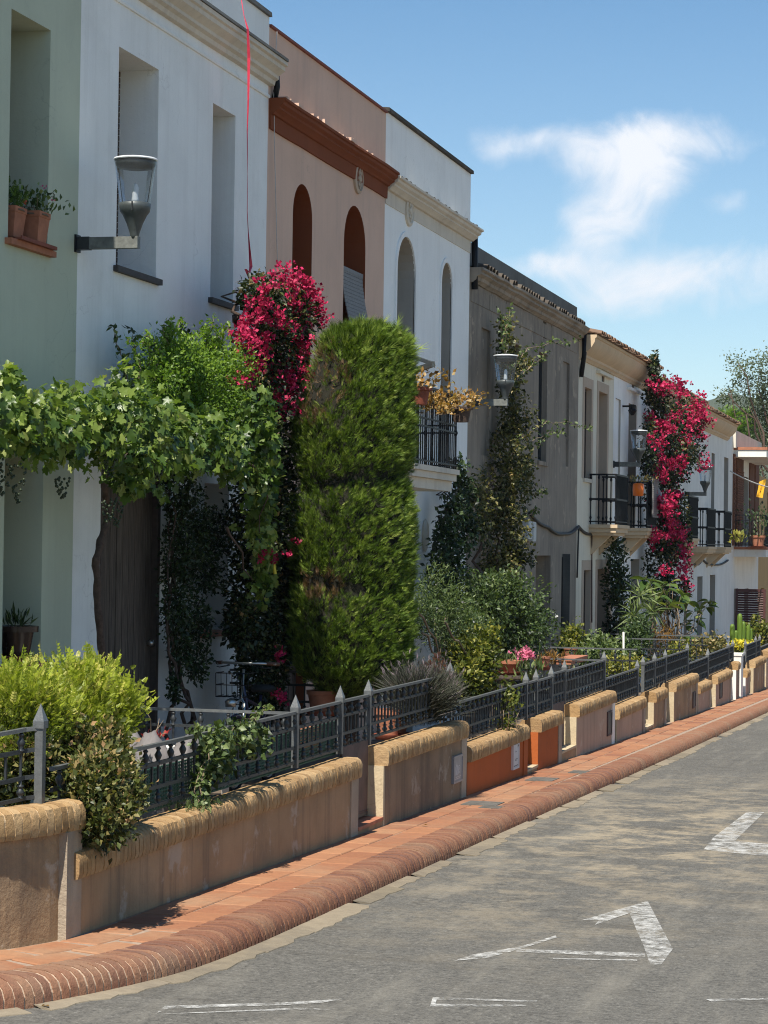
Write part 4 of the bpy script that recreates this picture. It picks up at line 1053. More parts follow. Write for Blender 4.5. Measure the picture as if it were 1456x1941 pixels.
# -- house under the second bougainvillea
zd = at_x(1306, 752, XF + .3).z
e1 = rectop(Y['d'] + 1.2, Y['d'] + 2.2, zbc - .3, zbc + 2.0); e2 = rectop(Y['d'] + 4.2, Y['d'] + 5.2, zbc - .3, zbc + 2.0); e3 = rectop(Y['d'] + 1.2, Y['d'] + 2.3, gz(55, H_GARDEN), gz(55, H_GARDEN) + 2.3)
e4 = opening(1297, 1303, 1110, 1230); e4['z0'] = gz(60, H_GARDEN) + .1
H = simple_house('off-white house half hidden by the far bougainvillea', Y['d'], Y['e'], zd, 'offwhite', [e1, e2, e3, e4], 'tanband', (e1, e2), (e3, e4))
cornice(H, Y['d'] + .05, Y['e'] + .04, zd, CCORN, 'ochre'); eave(H, Y['d'] + .05, Y['e'], zd + .01, 'rooftile', .2, .44, .5, .2)
zd1 = at_x(1308, 1020, XF + .55).z
yA = at_x(1305, 1020, XF + .55).y; yB = at_x(1324, 1020, XF + .55).y
balcony(H, yA, yB, zd1, 1.05, .58, 'ochre', .12, .2, .2, 'black')
# -- off-white house with two small balconies
ze = at_x(1372, 793, XF + .3).z
f1 = opening(1349, 1355, 858, 1025); f2 = opening(1373, 1381, 866, 1030); f3 = opening(1322, 1332, 1093, 1220); f4 = opening(1346, 1356, 1090, 1225); f5 = opening(1310, 1316, 1095, 1225); f6 = opening(1331, 1337, 1092, 1220)
H = simple_house('off-white house with two dark balconies and pale cornice near the brick house', Y['e'], Y['f'], ze, 'offwhite', [f1, f2, f3, f4], 'grey_reveal', (f1, f2), (f3, f4))
cornice(H, Y['e'] + .05, Y['f'] - 1.6, ze, CCORN, 'ochre'); eave(H, Y['e'] + .05, Y['f'] - 1.6, ze + .01, 'rooftile', .2, .44, .5, .2)
ze1 = at_x(1341, 1036, XF + .55).z
for a, b in ((1341, 1357), (1374, 1387)):
    balcony(H, at_x(a, 1036, XF + .55).y, at_x(b, 1036, XF + .55).y, ze1, 1.02, .58, 'ochre', .12, .2, .2, 'black')
# -- brick and white house with the projecting terrace
zf = at_x(1439, 843, XF).z
H = thing('house', 'far white and red brick house with projecting white terrace slabs', 'house', (XF, 76, gz(76, H_GARDEN)), 'terraced houses along the street')
zt = at_x(1390, 1034, XF + .1).z
h1 = rectop(Y['f'] + 3.2, Y['f'] + 5.2, zt, zt + 2.3); h2 = rectop(Y['f'] + 1.0, Y['f'] + 2.2, gz(73, H_GARDEN), gz(73, H_GARDEN) + 2.4); h3 = rectop(Y['f'] + 4.2, Y['f'] + 5.6, gz(75, H_GARDEN), gz(75, H_GARDEN) + 2.4)
facade(H, Y['f'], Y['g'] - .002, gbase(76), zf, [h1, h2, h3], [MT['offwhite'], MT['grey_reveal']])
window(H, h1); plank_door(H, h2, .2, 5, 'shutter_red'); plank_door(H, h3, .2, 5, 'shutter_red')
bk = MB(); bk.box((0, -.118, -.028), (.05, .118, .028)); me = bk.mesh('brick', MT['brick_far'])
nb_ = 0
for a, b in ((.15, .6), (1.0, 3.1), (5.3, 6.8), (7.2, 8.6)):
    q = MB(); q.box((XF - .01, Y['f'] + a, zt), (XF + .045, Y['f'] + b, zt + 2.9)); cw = q.build('brick_panel', MT['brick_far'], H)
    for r_ in range(38):
        y = Y['f'] + a + .12 + (.06 if r_ % 2 else 0)
        while y < Y['f'] + b - .1 and nb_ < 298:
            link('brick', me, cw, (XF + .02, y, zt + .04 + r_ * .076)); y += .25; nb_ += 1
def slab(px0, px1, pyt, pyb, name, mat, length, top=None):
    """slab that projects from the facade; its near end faces the camera and the sun"""
    X1 = XF + 1.15; p = at_y(px1, pyt, at_x(px0, pyt, XF).y); yy = p.y; z1 = p.z; z0 = at_y(px1, pyb, yy).z
    m_ = MB(); m_.box((XF - .01, yy, z0), (p.x, yy + length, z1)); o = m_.build(name, MT[mat], H)
    if top: m_ = MB(); m_.box((XF - .01, yy - .03, z1 + .001), (p.x + .03, yy + length, z1 + .09)); m_.build(name + '_edge', MT[top], H)
    return p, yy, z1, z0
p, yy, z1, z0 = slab(1391, 1452, 1042, 1056, 'terrace', 'white_pier', 7.5, 'terracotta')
zt2 = z1 + .09
r1 = MB(); r1.tube([(0, 0, 0), (0, 0, 1.0)], .012, 5); me = r1.mesh('bar', MT['black'])
rl = MB()
for zz in (.08, .82, 1.0): rl.bar((XF, yy + .04, zt2 + zz), (p.x - .03, yy + .04, zt2 + zz), .03); rl.bar((p.x - .03, yy + .04, zt2 + zz), (p.x - .03, yy + 7.4, zt2 + zz), .03)
rr = rl.build('terrace_railing', MT['black'], H)
for k in range(10): link('bar', me, rr, (XF + .05 + (p.x - XF - .1) * k / 9, yy + .04, zt2))
for k in range(50): link('bar', me, rr, (p.x - .03, yy + .04 + k * .147, zt2))
slab(1391, 1453, 853, 866, 'canopy', 'white_pier', 7.0, 'terracotta')
q = MB(); q.box((XF - .35, Y['f'] - 1.5, ze - .4), (XF + .12, Y['g'], zf + .06)); 
q = MB(); q.box((XF - .3, Y['f'] + .01, zf - .5), (XF + .10, Y['g'] - .3, zf + .05)); q.build('roof_edge', MT['beige'], H)
lv = MB(); a = at_x(1361, 1112, XF + .5); 
# open louvred shutter standing out from the wall
sx0, sx1 = XF + .05, XF + 1.0; ys_ = h2['y0'] - .05; zb_, zt_ = h2['z0'] + .1, h2['z1']
lv.box((sx0, ys_, zb_), (sx0 + .07, ys_ + .05, zt_)); lv.box((sx1 - .07, ys_, zb_), (sx1, ys_ + .05, zt_)); lv.box((sx0 + .07, ys_, zb_), (sx1 - .07, ys_ + .05, zb_ + .1)); lv.box((sx0 + .07, ys_, zt_ - .1), (sx1 - .07, ys_ + .05, zt_))
sh = lv.build('shutter', MT['shutter_red'], H)
q = MB(); q.add([(sx0 + .07, .05, .0), (sx1 - .07, .05, 0), (sx1 - .07, 0, -.055), (sx0 + .07, 0, -.055), (sx0 + .07, .058, -.008), (sx1 - .07, .058, -.008), (sx1 - .07, .008, -.063), (sx0 + .07, .008, -.063)], [(0, 1, 2, 3), (7, 6, 5, 4), (0, 4, 5, 1), (3, 2, 6, 7), (0, 3, 7, 4), (1, 5, 6, 2)]); me = q.mesh('slat', MT['shutter_red'])
k = 0
while zb_ + .17 + k * .075 < zt_ - .1: link('slat', me, sh, (0, ys_, zb_ + .17 + k * .075)); k += 1

# -- ochre house at the end
i1 = rectop(Y['g'] + 1.2, Y['g'] + 2.4, gz(82, H_GARDEN), gz(82, H_GARDEN) + 2.5); i2 = rectop(Y['g'] + 3.2, Y['g'] + 4.4, zt, zt + 2)
H = simple_house('ochre yellow house beyond the brick house at the end of the row', Y['g'], Y['g'] + 14, at_x(1449, 905, XF).z, 'yellow_wall', [i1, i2], None, (i2,), (i1,))

# ------------------------------------------------------------------ garden beds behind the walls
mb = MB(); vs = []
ys = [9, 10, 11, 12.2, 20, 30, 40, 60, 90]
for y in ys:
    xr = XW - .12 if y > 12 else -5.1 - (12.2 - y) * .9
    vs += [(XF + .01 - (8 if y < 9.5 else 0), y, gz(y, H_GARDEN)), (xr, y, gz(y, H_GARDEN))]
mb.add(vs, [(2 * i, 2 * i + 1, 2 * i + 3, 2 * i + 2) for i in range(len(ys) - 1)])
tag(mb.build('garden_soil', MT['soil']), 'bare dry soil of the front gardens', kind='structure')

# ------------------------------------------------------------------ garden walls
TH_W = .20
def coping_mesh(j):
    r_ = random.Random(j + 50); g = lambda a: r_.uniform(-a, a)
    prof = [(-TH_W - .02, 0), (.037, 0), (.045 + g(.004), .03), (.045 + g(.004), .112), (.030 + g(.004), .145), (.0, .161 + g(.003)), (-.10, .166 + g(.003)), (-TH_W + .02, .155), (-TH_W - .022, .10)]
    w = .0545 + g(.003); m = MB(); k = len(prof)
    m.add([(x, -w / 2 + g(.002), z) for x, z in prof] + [(x, w / 2 + g(.002), z) for x, z in prof], [(i, (i + 1) % k, k + (i + 1) % k, k + i) for i in range(k)] + [tuple(range(k))[::-1], tuple(range(k, 2 * k))])
    return m.mesh('brick', MT['coping'], 40)
CB = [coping_mesh(j) for j in range(6)]
def garden_wall(label, y0, y1, ztop, mat='stucco', end='pier', path=None, far_end=None, brick_end=True):
    path = path or [(XW, y0), (XW, y1)]
    P0 = Vector((*path[-1], 0)); H_ = thing('garden_wall', label, 'garden wall', (P0.x, (path[0][1] + path[-1][1]) / 2, gz(P0.y, H_PAVE)), 'low garden walls along the pavement')
    P = resample(path, .25) if len(path) > 2 else [Vector((XW, y0, 0)), Vector((XW, y1, 0))]
    if (P[-1] - Vector((*path[-1], 0))).length > .01: P.append(Vector((*path[-1], 0)))
    T = tangents(P); vs = []; zc = ztop - .165
    for p, t in zip(P, T):
        nx = Vector((t.y, -t.x, 0)); zb = gz(p.y, H_PAVE) - .12
        vs += [p + Vector((0, 0, zb)), p + Vector((0, 0, zc)), p - nx * TH_W + Vector((0, 0, zc)), p - nx * TH_W + Vector((0, 0, zb))]
    n = len(P); fs = [(i * 4 + a, i * 4 + (a + 1) % 4, (i + 1) * 4 + (a + 1) % 4, (i + 1) * 4 + a) for i in range(n - 1) for a in range(4)]
    mb = MB(); mb.add(vs, fs); mb.build('wall_body', MT[mat], H_)
    # end piers: lit stone faces towards the camera, narrow rendered strips at the far end
    zb = gz(path[0][1], H_PAVE) - .1
    if len(path) == 2:
        q = MB(); q.box((XW - TH_W - .004, y0 - .05, zb), (XW + .004, y0 + .002, zc)); q.build('end_pier', MT[end], H_)
    pe, te = P[-1], T[-1]
    q = MB(); zb = gz(pe.y, H_PAVE) - .1
    q.box((XW - TH_W - .006, pe.y - .20, zb), (XW + .014, pe.y + .02, zc)); q.build('end_pier', MT[far_end or 'grout_pier'], H_)
    # coping of bricks on edge
    L = sum((P[i + 1] - P[i]).length for i in range(n - 1)); m = int(L / .064)
    pth = resample([tuple(p.xy) for p in P] if len(path) > 2 else path, .064); tt = tangents(pth)
    mo = MB(); prof = [(-TH_W - .008, 0), (.032, 0), (.0410, .03), (.0410, .1112), (.0265, .1422), (-.003, .1572), (-.10, .1625), (-TH_W + .02, .15), (-TH_W - .012, .1)]; k = len(prof); mv = []
    for p, t in zip(pth, tt):
        nx = Vector((t.y, -t.x, 0)); mv += [p + nx * x + Vector((0, 0, zc + z)) for x, z in prof]
        link('brick', CB[random.randrange(6)], H_, offs(H_) + Vector((p.x, p.y, zc + random.uniform(-.0015, .002))), (random.uniform(-.008, .008), random.uniform(-.008, .008), math.atan2(t.y, t.x) - math.pi / 2 + random.uniform(-.01, .01)))
    nn = len(pth)
    mo.add(mv, [(i * k + a, i * k + (a + 1) % k, (i + 1) * k + (a + 1) % k, (i + 1) * k + a) for i in range(nn - 1) for a in range(k)] + [tuple(range(k))[::-1], tuple((nn - 1) * k + a for a in range(k))])
    mo.build('mortar', MT['coping_mortar'], H_)
    return H_
yx = lambda px: at_x(px, 1400, XW).y
zx = lambda px, py: at_x(px, py, XW).z
WALLS = {}
WALLS[1] = garden_wall('curved near garden wall with rough render, at the left edge', 9, 12.2, zx(135, 1520), 'stucco', path=[(-7.0, 9.75), (-6.3, 10.2), (-5.75, 10.66), (-5.40, 11.12), (-5.17, 11.58), (-5.06, 11.88), (XW, 12.2)])
WALLS[2] = garden_wall('long stained garden wall with thick brick coping, before the rusty gate', yx(141) + .02, yx(677), zx(676, 1436), 'stucco')
WALLS[3] = garden_wall('tall weathered garden wall that carries the grey enamel plate', yx(730), yx(882), zx(882, 1366), 'stucco_d')
WALLS[4] = garden_wall('low burnt orange wall that carries the pale sign', yx(888), yx(998), zx(997, 1373), 'orange', 'orange', far_end='orange')
WALLS[5] = garden_wall('short burnt orange wall with a bright orange end, past the gate', yx(1021), yx(1063), zx(1063, 1346), 'orange', 'orange')
WALLS[6] = garden_wall('high tan wall with yellow stone end and a small meter door', yx(1093), yx(1163), zx(1163, 1309), 'stucco_b', 'pier', far_end='white_pier')
WALLS[7] = garden_wall('low tan wall with dark drip stains, after the high tan wall', yx(1169), yx(1221), zx(1221, 1320), 'stucco_b', 'pier')
WALLS[8] = garden_wall('short wall with a red brick patch on its yellow end', yx(1239), yx(1261), zx(1261, 1303), 'stucco', 'pier')
WALLS[9] = garden_wall('dark stained high wall with yellow end, midway down the row', yx(1277), yx(1320), zx(1320, 1276), 'stucco', 'pier')
WALLS[10] = garden_wall('small low pinkish wall behind the dark stained high wall', yx(1323), yx(1345), zx(1345, 1289), 'stucco_b', 'pier')
WALLS[11] = garden_wall('pinkish wall with cream end and a narrow slot, before the white piers', yx(1356), yx(1384), zx(1384, 1269), 'stucco_b', 'pier')
WALLS[12] = garden_wall('short wall with a white painted end pier', yx(1394), yx(1399), zx(1399, 1254), 'stucco_b', 'white_pier')
WALLS[13] = garden_wall('low pink wall just past the tall white pier', yx(1412), yx(1418), zx(1418, 1268), 'stucco_b', 'white_pier')
WALLS[14] = garden_wall('far brown wall with pale end under the last dark railing', yx(1427), yx(1447), zx(1447, 1244), 'stucco', 'pier')
WALLS[15] = garden_wall('farthest garden wall, cut by the right edge', yx(1451), yx(1451) + 12, zx(1456, 1232), 'stucco_b', 'pier')
# tall white pier
p = at_x(1406, 1250, XW); t_ = thing('gate_pier', 'tall white painted gate pier between two short walls', 'pier', (XW, p.y, gz(p.y, H_PAVE)))
q = MB(); q.box((XW - .3, p.y - .1, gz(p.y, H_PAVE) - .1), (XW, p.y + .35, at_x(1406, 1243, XW).z)); q.build('shaft', MT['white_pier'], t_)
q = MB(); z = at_x(1406, 1243, XW).z; q.box((XW - .32, p.y - .12, z + .001), (XW + .02, p.y + .37, z + .05)); q.build('cap', MT['white_pier'], t_)
# steps and thresholds in the gateways
def step(px0, px1, label, mat, h, n=1, bricks=0):
    ya, yb = yx(px0) + .03, yx(px1) - .06; z = gz((ya + yb) / 2, H_PAVE)
    t_ = thing('door_step', label, 'step', (XW, (ya + yb) / 2, z), 'steps in the garden gateways')
    for k in range(n):
        q = MB(); q.box((XW - .45 - .3 * k, ya, z - .2), (XW + .0 - .25 * k, yb, z + h * (k + 1) - .03)); q.build('riser', MT['stucco'], t_)
        q = MB(); q.box((XW - .45 - .3 * k, ya, z + h * (k + 1) - .029), (XW + .012 - .25 * k, yb, z + h * (k + 1))); q.build('tread', MT[mat], t_)
step(678, 730, 'red tiled step below the rusty gate', 'terracotta', .07)
step(998, 1021, 'worn stone step between the two orange walls', 'pier', .06)
step(1063, 1093, 'pale stone steps between the orange and the high tan wall', 'pier', .14, 2)
step(1222, 1239, 'small pale step before the short wall with the red patch', 'pier', .07)
# green-white plate on the third wall and sign on the red one; meter doors
def plate(px0, px1, pyt, pyb, name, label, cat, mat, rows, emblem=False):
    a, b = at_x(px0, pyt, XW), at_x(px1, pyt, XW); zb = at_x(px0, pyb, XW).z; z1 = a.z
    t_ = thing(name, label, cat, (XW, (a.y + b.y) / 2, zb))
    q = MB(); q.box((XW - .002, a.y, zb), (XW + .022, b.y, z1)); q.build('plate', MT[mat], t_)
    e = .02; q = MB()
    for y0_, y1_, z0_, z1_ in ((a.y - e, a.y, zb - e, z1 + e), (b.y, b.y + e, zb - e, z1 + e), (a.y, b.y, zb - e, zb), (a.y, b.y, z1, z1 + e)): q.box((XW - .002, y0_, z0_), (XW + .028, y1_, z1_))
    q.build('border', MT[mat], t_)
    W_, Hh = b.y - a.y, z1 - zb; q = MB()
    for z_, l0, l1, hh in rows: q.box((XW + .022, a.y + W_ * l0, zb + Hh * z_), (XW + .0236, a.y + W_ * l1, zb + Hh * (z_ + hh)))
    q.build('lettering', MT['ink'] if mat != 'enamel' else MT['white_paper'], t_)
    if emblem:
        q = MB(); cy, cz = a.y + W_ * .32, zb + Hh * .74
        q.add([(XW + .024, cy - W_ * .10, cz - Hh * .10), (XW + .024, cy + W_ * .10, cz - Hh * .10), (XW + .024, cy + W_ * .02, cz - Hh * .02), (XW + .024, cy, cz + Hh * .16), (XW + .024, cy - W_ * .04, cz - Hh * .02)], [(0, 1, 2, 3, 4)])
        q.build('emblem', MT['white_paper'], t_)
    return t_
rows = [(.60 - .048 * k, .14, .70 - .12 * (k % 3 == 1), .022) for k in range(8)] + [(.15, .2, .85, .02), (.08, .15, .7, .02)]
plate(857, 872, 1438, 1482, 'wall_plate', 'grey enamel plate with white drawing and lines of text on the weathered wall', 'plate', 'enamel', rows, True)
plate(970, 980, 1409, 1456, 'wall_sign', 'narrow pale grey sign with thin dark lines on the orange wall', 'sign', 'white_paper', [(.92, .1, .9, .03), (.05, .1, .9, .03), (.32, .35, .8, .02), (.27, .35, .7, .02), (.62, .3, .6, .015)])
def meter(px0, px1, pyt, pyb, label):
    a, b = at_x(px0, pyt, XW), at_x(px1, pyt, XW); zb = at_x(px0, pyb, XW).z
    t_ = thing('meter_door', label, 'meter door', (XW, a.y, zb), 'small meter doors in the garden walls')
    q = MB(); q.box((XW - .002, a.y, zb), (XW + .012, b.y, a.z)); q.build('door_leaf', MT['iron'], t_)
    q = MB(); e = .025
    for y0_, y1_, z0_, z1_ in ((a.y - e, a.y, zb - e, a.z + e), (b.y, b.y + e, zb - e, a.z + e), (a.y, b.y, zb - e, zb), (a.y, b.y, a.z, a.z + e)): q.box((XW - .002, y0_, z0_), (XW + .02, y1_, z1_))
    q.build('frame', MT['rust'], t_)
meter(1151, 1158, 1353, 1392, 'dark metal meter door in the high tan wall'); meter(1313, 1317, 1315, 1340, 'small dark meter door in the stained high wall'); meter(1364, 1368, 1294, 1322, 'narrow dark slot door in the wall before the white piers')

# ------------------------------------------------------------------ railings
RH = .40
def bal_mesh(h):
    pr = [(.009, 0), (.009, .02), (.017, .03), (.017, .05), (.010, .06), (.020, .10), (.024, .13), (.014, .17), (.011, .19), (.019, .20), (.019, .22), (.010, .23), (.009, .30), (.009, .62), (.010, .69), (.019, .70), (.019, .72), (.011, .74), (.020, .79), (.025, .83), (.014, .88), (.010, .91), (.017, .925), (.017, .945), (.009, .955), (.009, 1)]
    q = MB(); q.lathe([(r_ * 1.05, z * h) for r_, z in pr], n=7); return q.mesh('baluster', MT['iron'], True)
BAL = bal_mesh(RH); q = MB(); q.box((-.007, -.007, RH * .32), (.007, .007, RH * .70)); THIN = q.mesh('bar', MT['iron'])
def post_mesh(h):
    q = MB(); q.box((-.024, -.024, -.03), (.024, .024, h)); s = .033
    q.add([(-s, -s, h), (s, -s, h), (s, s, h), (-s, s, h), (-s, -s, h + .04), (s, -s, h + .04), (s, s, h + .04), (-s, s, h + .04), (0, 0, h + .14)], [(0, 3, 2, 1), (0, 1, 5, 4), (1, 2, 6, 5), (2, 3, 7, 6), (3, 0, 4, 7), (4, 5, 8), (5, 6, 8), (6, 7, 8), (7, 4, 8)])
    return q.mesh('post', MT['iron_light'])
POST = post_mesh(RH + .0)
def railing(label, P, ztop, name='iron_railing', cat='railing', posts=(0, 1), group='iron railings on the garden walls', h=RH, sheet=None, every=.23, zfun=None):
    """P: list of plan points; level rails, turned balusters, thin bars in the middle band, posts with spear heads"""
    P = [Vector((*p, 0)) for p in P]; L = [0]
    for i in range(len(P) - 1): L.append(L[-1] + (P[i + 1] - P[i]).length)
    def at(s):
        for i in range(len(P) - 1):
            if s <= L[i + 1] + 1e-6:
                return P[i].lerp(P[i + 1], (s - L[i]) / max(1e-6, L[i + 1] - L[i]))
        return P[-1].copy()
    zf_ = zfun or (lambda s: ztop)
    z0 = ztop - h; t_ = thing(name, label, cat, (P[0].x, (P[0].y + P[-1].y) / 2, z0), group); of = offs(t_)
    n = max(1, round(L[-1] / every))
    for f, w, hh in ((0.03, .022, .022), (.32, .018, .024), (.70, .018, .024), (1.0, .034, .022)):
        q = MB()
        m = 1 if (len(P) == 2 and zfun is None) else 24
        for k in range(m):
            a, b = L[-1] * k / m, L[-1] * (k + 1) / m
            pa, pb = at(a), at(b); pa.z = zf_(a / L[-1]) - h + h * f; pb.z = zf_(b / L[-1]) - h + h * f
            q.bar(pa, pb, w, hh)
        q.build('rail', MT['iron_light'] if f == 1.0 else MT['iron'], t_)
    for k in range(n):
        s = L[-1] * (k + .5) / n; p = at(s); p.z = zf_(s / L[-1]) - h; sc = h / RH
        link('baluster', BAL, t_, of + p).scale = (1, 1, sc)
        s = L[-1] * (k + 1.) / n
        if k < n - 1: p = at(s); p.z = zf_(s / L[-1]) - h; link('bar', THIN, t_, of + p).scale = (1, 1, sc)
    for f in posts: p = at(L[-1] * f); p.z = zf_(f) - h; link('post', POST, t_, of + p).scale = (1, 1, sc)
    if sheet: 
        q = MB(); q.box((P[0].x - .012, P[0].y + .03, sheet), (P[0].x + .012, P[-1].y - .03, z0 + .02)); q.build('sheet_panel', MT['rust'], t_)
        q = MB(); q.bar((P[0].x, P[0].y + .03, sheet), (P[0].x, P[-1].y - .03, sheet), .03); q.build('rail', MT['iron'], t_)
    return t_
def rail_px(px0, px1, pyt, label, X=XR, **kw):
    b = at_x(px1, pyt, X); return railing(label, [(X, at_x(px0, pyt, X).y), (X, b.y)], b.z, **kw)
# curved railing of the nearest garden, sweeping up to its end post
p = at_x(77, 1380, XR); 
railing('curved grey railing sweeping up to a spear post, on the nearest wall', [(-6.45, 10.28), (-5.87, 10.77), (-5.53, 11.2), (-5.32, 11.62), (-5.21, 11.92), (XR, p.y)], p.z + .0, posts=(0, 1), zfun=lambda s: at_x(77, 1380, XR).z - .05 * (1 - s ** 4), every=.25)
rail_px(100, 645, 1331, 'long railing on the stained wall, wrapped by a pale climber', posts=(.79, 1))
rail_px(646, 698.5, 1318, 'rusty sheet gate with a railing top, in the first gateway', name='garden_gate', cat='gate', posts=(1,), group='iron gates', sheet=gz(18.6, H_PAVE) + .10, every=.2)
rail_px(700, 853, 1279, 'railing behind the lavender, on the wall with the enamel plate', posts=(1,))
rail_px(856, 997, 1295, 'railing with a small climber, on the low orange wall', posts=(1,))
rail_px(998.5, 1016, 1290, 'low iron gate between the two orange walls', name='garden_gate', cat='gate', posts=(1,), group='iron gates', sheet=gz(26, H_PAVE) + .1)
rail_px(1017, 1045, 1283, 'short railing on the bright orange wall', posts=(1,))
rail_px(1046, 1070, 1271, 'iron gate with a dark foot panel, beside the bright orange wall', name='garden_gate', cat='gate', posts=(1,), group='iron gates', sheet=gz(28, H_PAVE) + .1)
rail_px(1072, 1145, 1252, 'railing on the high tan wall, ending in a spear post', posts=(1,))
rail_px(1147, 1208, 1267, 'low railing in front of yellow shrubs, on the drip stained wall', posts=(1,))
rail_px(1219, 1261, 1246, 'railing with three spear posts above the red patched wall', posts=(0, .5, 1))
rail_px(1262, 1303, 1232, 'railing on the dark stained high wall', posts=(1,))
rail_px(1305, 1341, 1245, 'lower railing step behind the small pinkish wall', posts=(1,))
rail_px(1342, 1389, 1224, 'railing running up to the white piers', posts=(0, .8, 1))
rail_px(1398, 1411, 1242, 'short railing beside the yellow flowers, between the white piers', posts=(0, 1))
rail_px(1413, 1440, 1213, 'railing under the far green cactus', posts=(0, .7, 1))
rail_px(1441, 1462, 1218, 'last railing at the right edge', posts=(1,))
def cross(px, pyt, label, h=.5, x0=XF + .1, every=.24, pxs=400):
    y = at_x(px, 1400, XR).y; z = at_y(pxs, pyt, y).z
    railing(label, [(x0, y), (XR - .05, y)], z, posts=(), h=h, every=every, group='low fences between the front gardens')
cross(576, 1347, 'low fence across the first garden with turned knobs, by the bicycle', .42, pxs=400)
cross(856, 1285, 'thin fence between gardens behind the terracotta bowl', .45, pxs=970)
cross(1143, 1250, 'thin wire-like fence between gardens behind the high tan wall', .5, pxs=1080)
cross(1212, 1230, 'thin fence crossing the garden of the spiky plant', .6, pxs=1160)
cross(1303, 1214, 'dark fence crossing the garden before the cactus', .6, pxs=1340)
cross(1345, 1207, 'far thin fence in front of the cactus', .6, pxs=1380)

# ------------------------------------------------------------------ street lamps
def lamp(px, py, label, first=None):
    base = at_x(px, py, XF)
    t_ = thing('street_lamp', label, 'street lamp', base, 'wall lamps on the house fronts')
    if first:
        for ch in list(first.children):
            c = ch.copy(); COL.objects.link(c); c.parent = t_
            for g in ch.children: d = g.copy(); COL.objects.link(d); d.parent = c
        return t_
    q = MB(); q.box((0, -.05, -.075), (.02, .05, .075)); q.build('wall_plate', MT['black'], t_, world=False)
    q = MB(); q.box((.02, -.038, -.055), (.13, .038, .055)); q.build('arm_socket', MT['iron'], t_, world=False)
    q = MB(); q.box((.13, -.034, -.050), (.56, .034, .050)); q.box((.56, -.034, -.050), (.575, .034, .052)); q.build('arm', MT['lamp_arm'], t_, world=False)
    cx = .535
    q = MB(); q.lathe([(.036, .03), (.040, .06), (.046, .09), (.070, .16), (.105, .235), (.128, .265), (.136, .30), (.137, .335), (.130, .338), (.05, .34)], (cx, 0, 0), 24); b = q.build('lamp_body', MT['lamp_grey'], t_, True, False)
    q = MB(); q.box((cx + .02, -.142, .26), (cx + .032, -.12, .335)); q.build('clip', MT['iron'], b, world=False)
    q = MB(); q.lathe([(.130, .338), (.176, .655), (.182, .70)], (cx, 0, 0), 28, cap=False); q.build('glass_shade', MT['glass'], t_, True, False)
    q = MB(); q.lathe([(.012, .704), (.186, .704), (.190, .712), (.186, .722), (.10, .735), (.01, .74)], (cx, 0, 0), 28); cp = q.build('cap', MT['lamp_cap'], t_, 40, False)
    q = MB(); q.lathe([(.176, .703), (.172, .665), (.150, .640), (.09, .632), (.085, .628), (.01, .628)], (cx, 0, 0), 24); q.build('reflector', MT['lamp_grey'], cp, True, False)
    q = MB(); q.lathe([(.03, .34), (.03, .37), (.026, .40), (.028, .47), (.018, .50), (.004, .51)], (cx, 0, 0), 14); q.build('bulb', MT['lamp_cap'], t_, True, False)
    for s in (-1, 1): q = MB(); q.tube([(cx + s * .115, 0, .345), (cx + s * .165, 0, .70)], .004, 5); q.build('strut', MT['lamp_grey'], t_, True, False)
    return t_
L1 = lamp(145, 462, 'large near wall lamp on the green and white house corner')
lamp(893, 763, 'wall lamp in front of the brown house beside the dry climber', L1)
lamp(1163, 880, 'wall lamp above the cream house balcony', L1)
lamp(1298, 936, 'farthest wall lamp beside the second bougainvillea', L1)

# ------------------------------------------------------------------ cables, ribbon, boxes
def cable(pts, label, r_=.014, mat='cable', cat='cable', name='cable', sag=0.):
    P = [at_x(x, y, XF + .03) for x, y in pts]; fine = []
    for i in range(len(P) - 1):
        for k in range(6): fine.append(P[i].lerp(P[i + 1], k / 6) + Vector((0, 0, -sag * math.sin(math.pi * k / 6))))
    fine.append(P[-1]); q = MB(); q.tube(fine, r_, 6); o = q.build(name, MT[mat], None, True); tag(o, label, cat); return o
cable([(1004, 972), (1040, 1000), (1070, 1012), (1097, 998), (1122, 1013), (1160, 1030), (1192, 1016), (1215, 1022)], 'bundle of black cables swagged along the brown and cream houses', .03, sag=.05)
cable([(1097, 1000), (1094, 1095)], 'black cable hanging down the corner of the brown house', .018)
cable([(1122, 1014), (1122, 1180)], 'thin grey cable running down the cream house', .014, 'rust')
cable([(1300, 1055), (1318, 1070), (1332, 1060), (1352, 1070), (1380, 1062)], 'black cable swagged under the far balconies', .03, sag=.06)
cable([(525, 60), (519, 180), (521, 300), (526, 500)], 'thin pale cable hanging down the left edge of the pink house', .005, 'cable_w')
cable([(505, 1148), (560, 1120), (700, 1010), (790, 921), (838, 925)], 'cable running along the wall under the iron balcony', .015, sag=.02)
# red ribbon hanging from the parapet
P = [at_x(x, y, XF + dx) for x, y, dx in ((458, 0, .05), (463, 30, .25), (470, 55, .3), (472, 110, .3), (471, 190, .3), (469, 250, .28), (470, 330, .28), (469, 400, .26), (471, 440, .26), (474, 480, .26), (476, 505, .27), (473, 517, .3), (466, 510, .3), (480, 545, .35))]
wd = [.003, .006, .012, .018, .012, .004, .002, .002, .004, .014, .018, .018, .012, .012]
q = MB(); vs = []
for i, (p, w) in enumerate(zip(P, wd)):
    a = .4 + 1.1 * math.sin(i * 1.3); vs += [p + Vector((math.cos(a) * w, math.sin(a) * w, 0)), p - Vector((math.cos(a) * w, math.sin(a) * w, 0)), p - Vector((math.cos(a) * w + .003, math.sin(a) * w, 0)), p + Vector((math.cos(a) * w - .003, math.sin(a) * w, 0))]
q.add(vs, [(4 * i + a, 4 * i + (a + 1) % 4, 4 * i + 4 + (a + 1) % 4, 4 * i + 4 + a) for i in range(len(P) - 1) for a in range(4)])
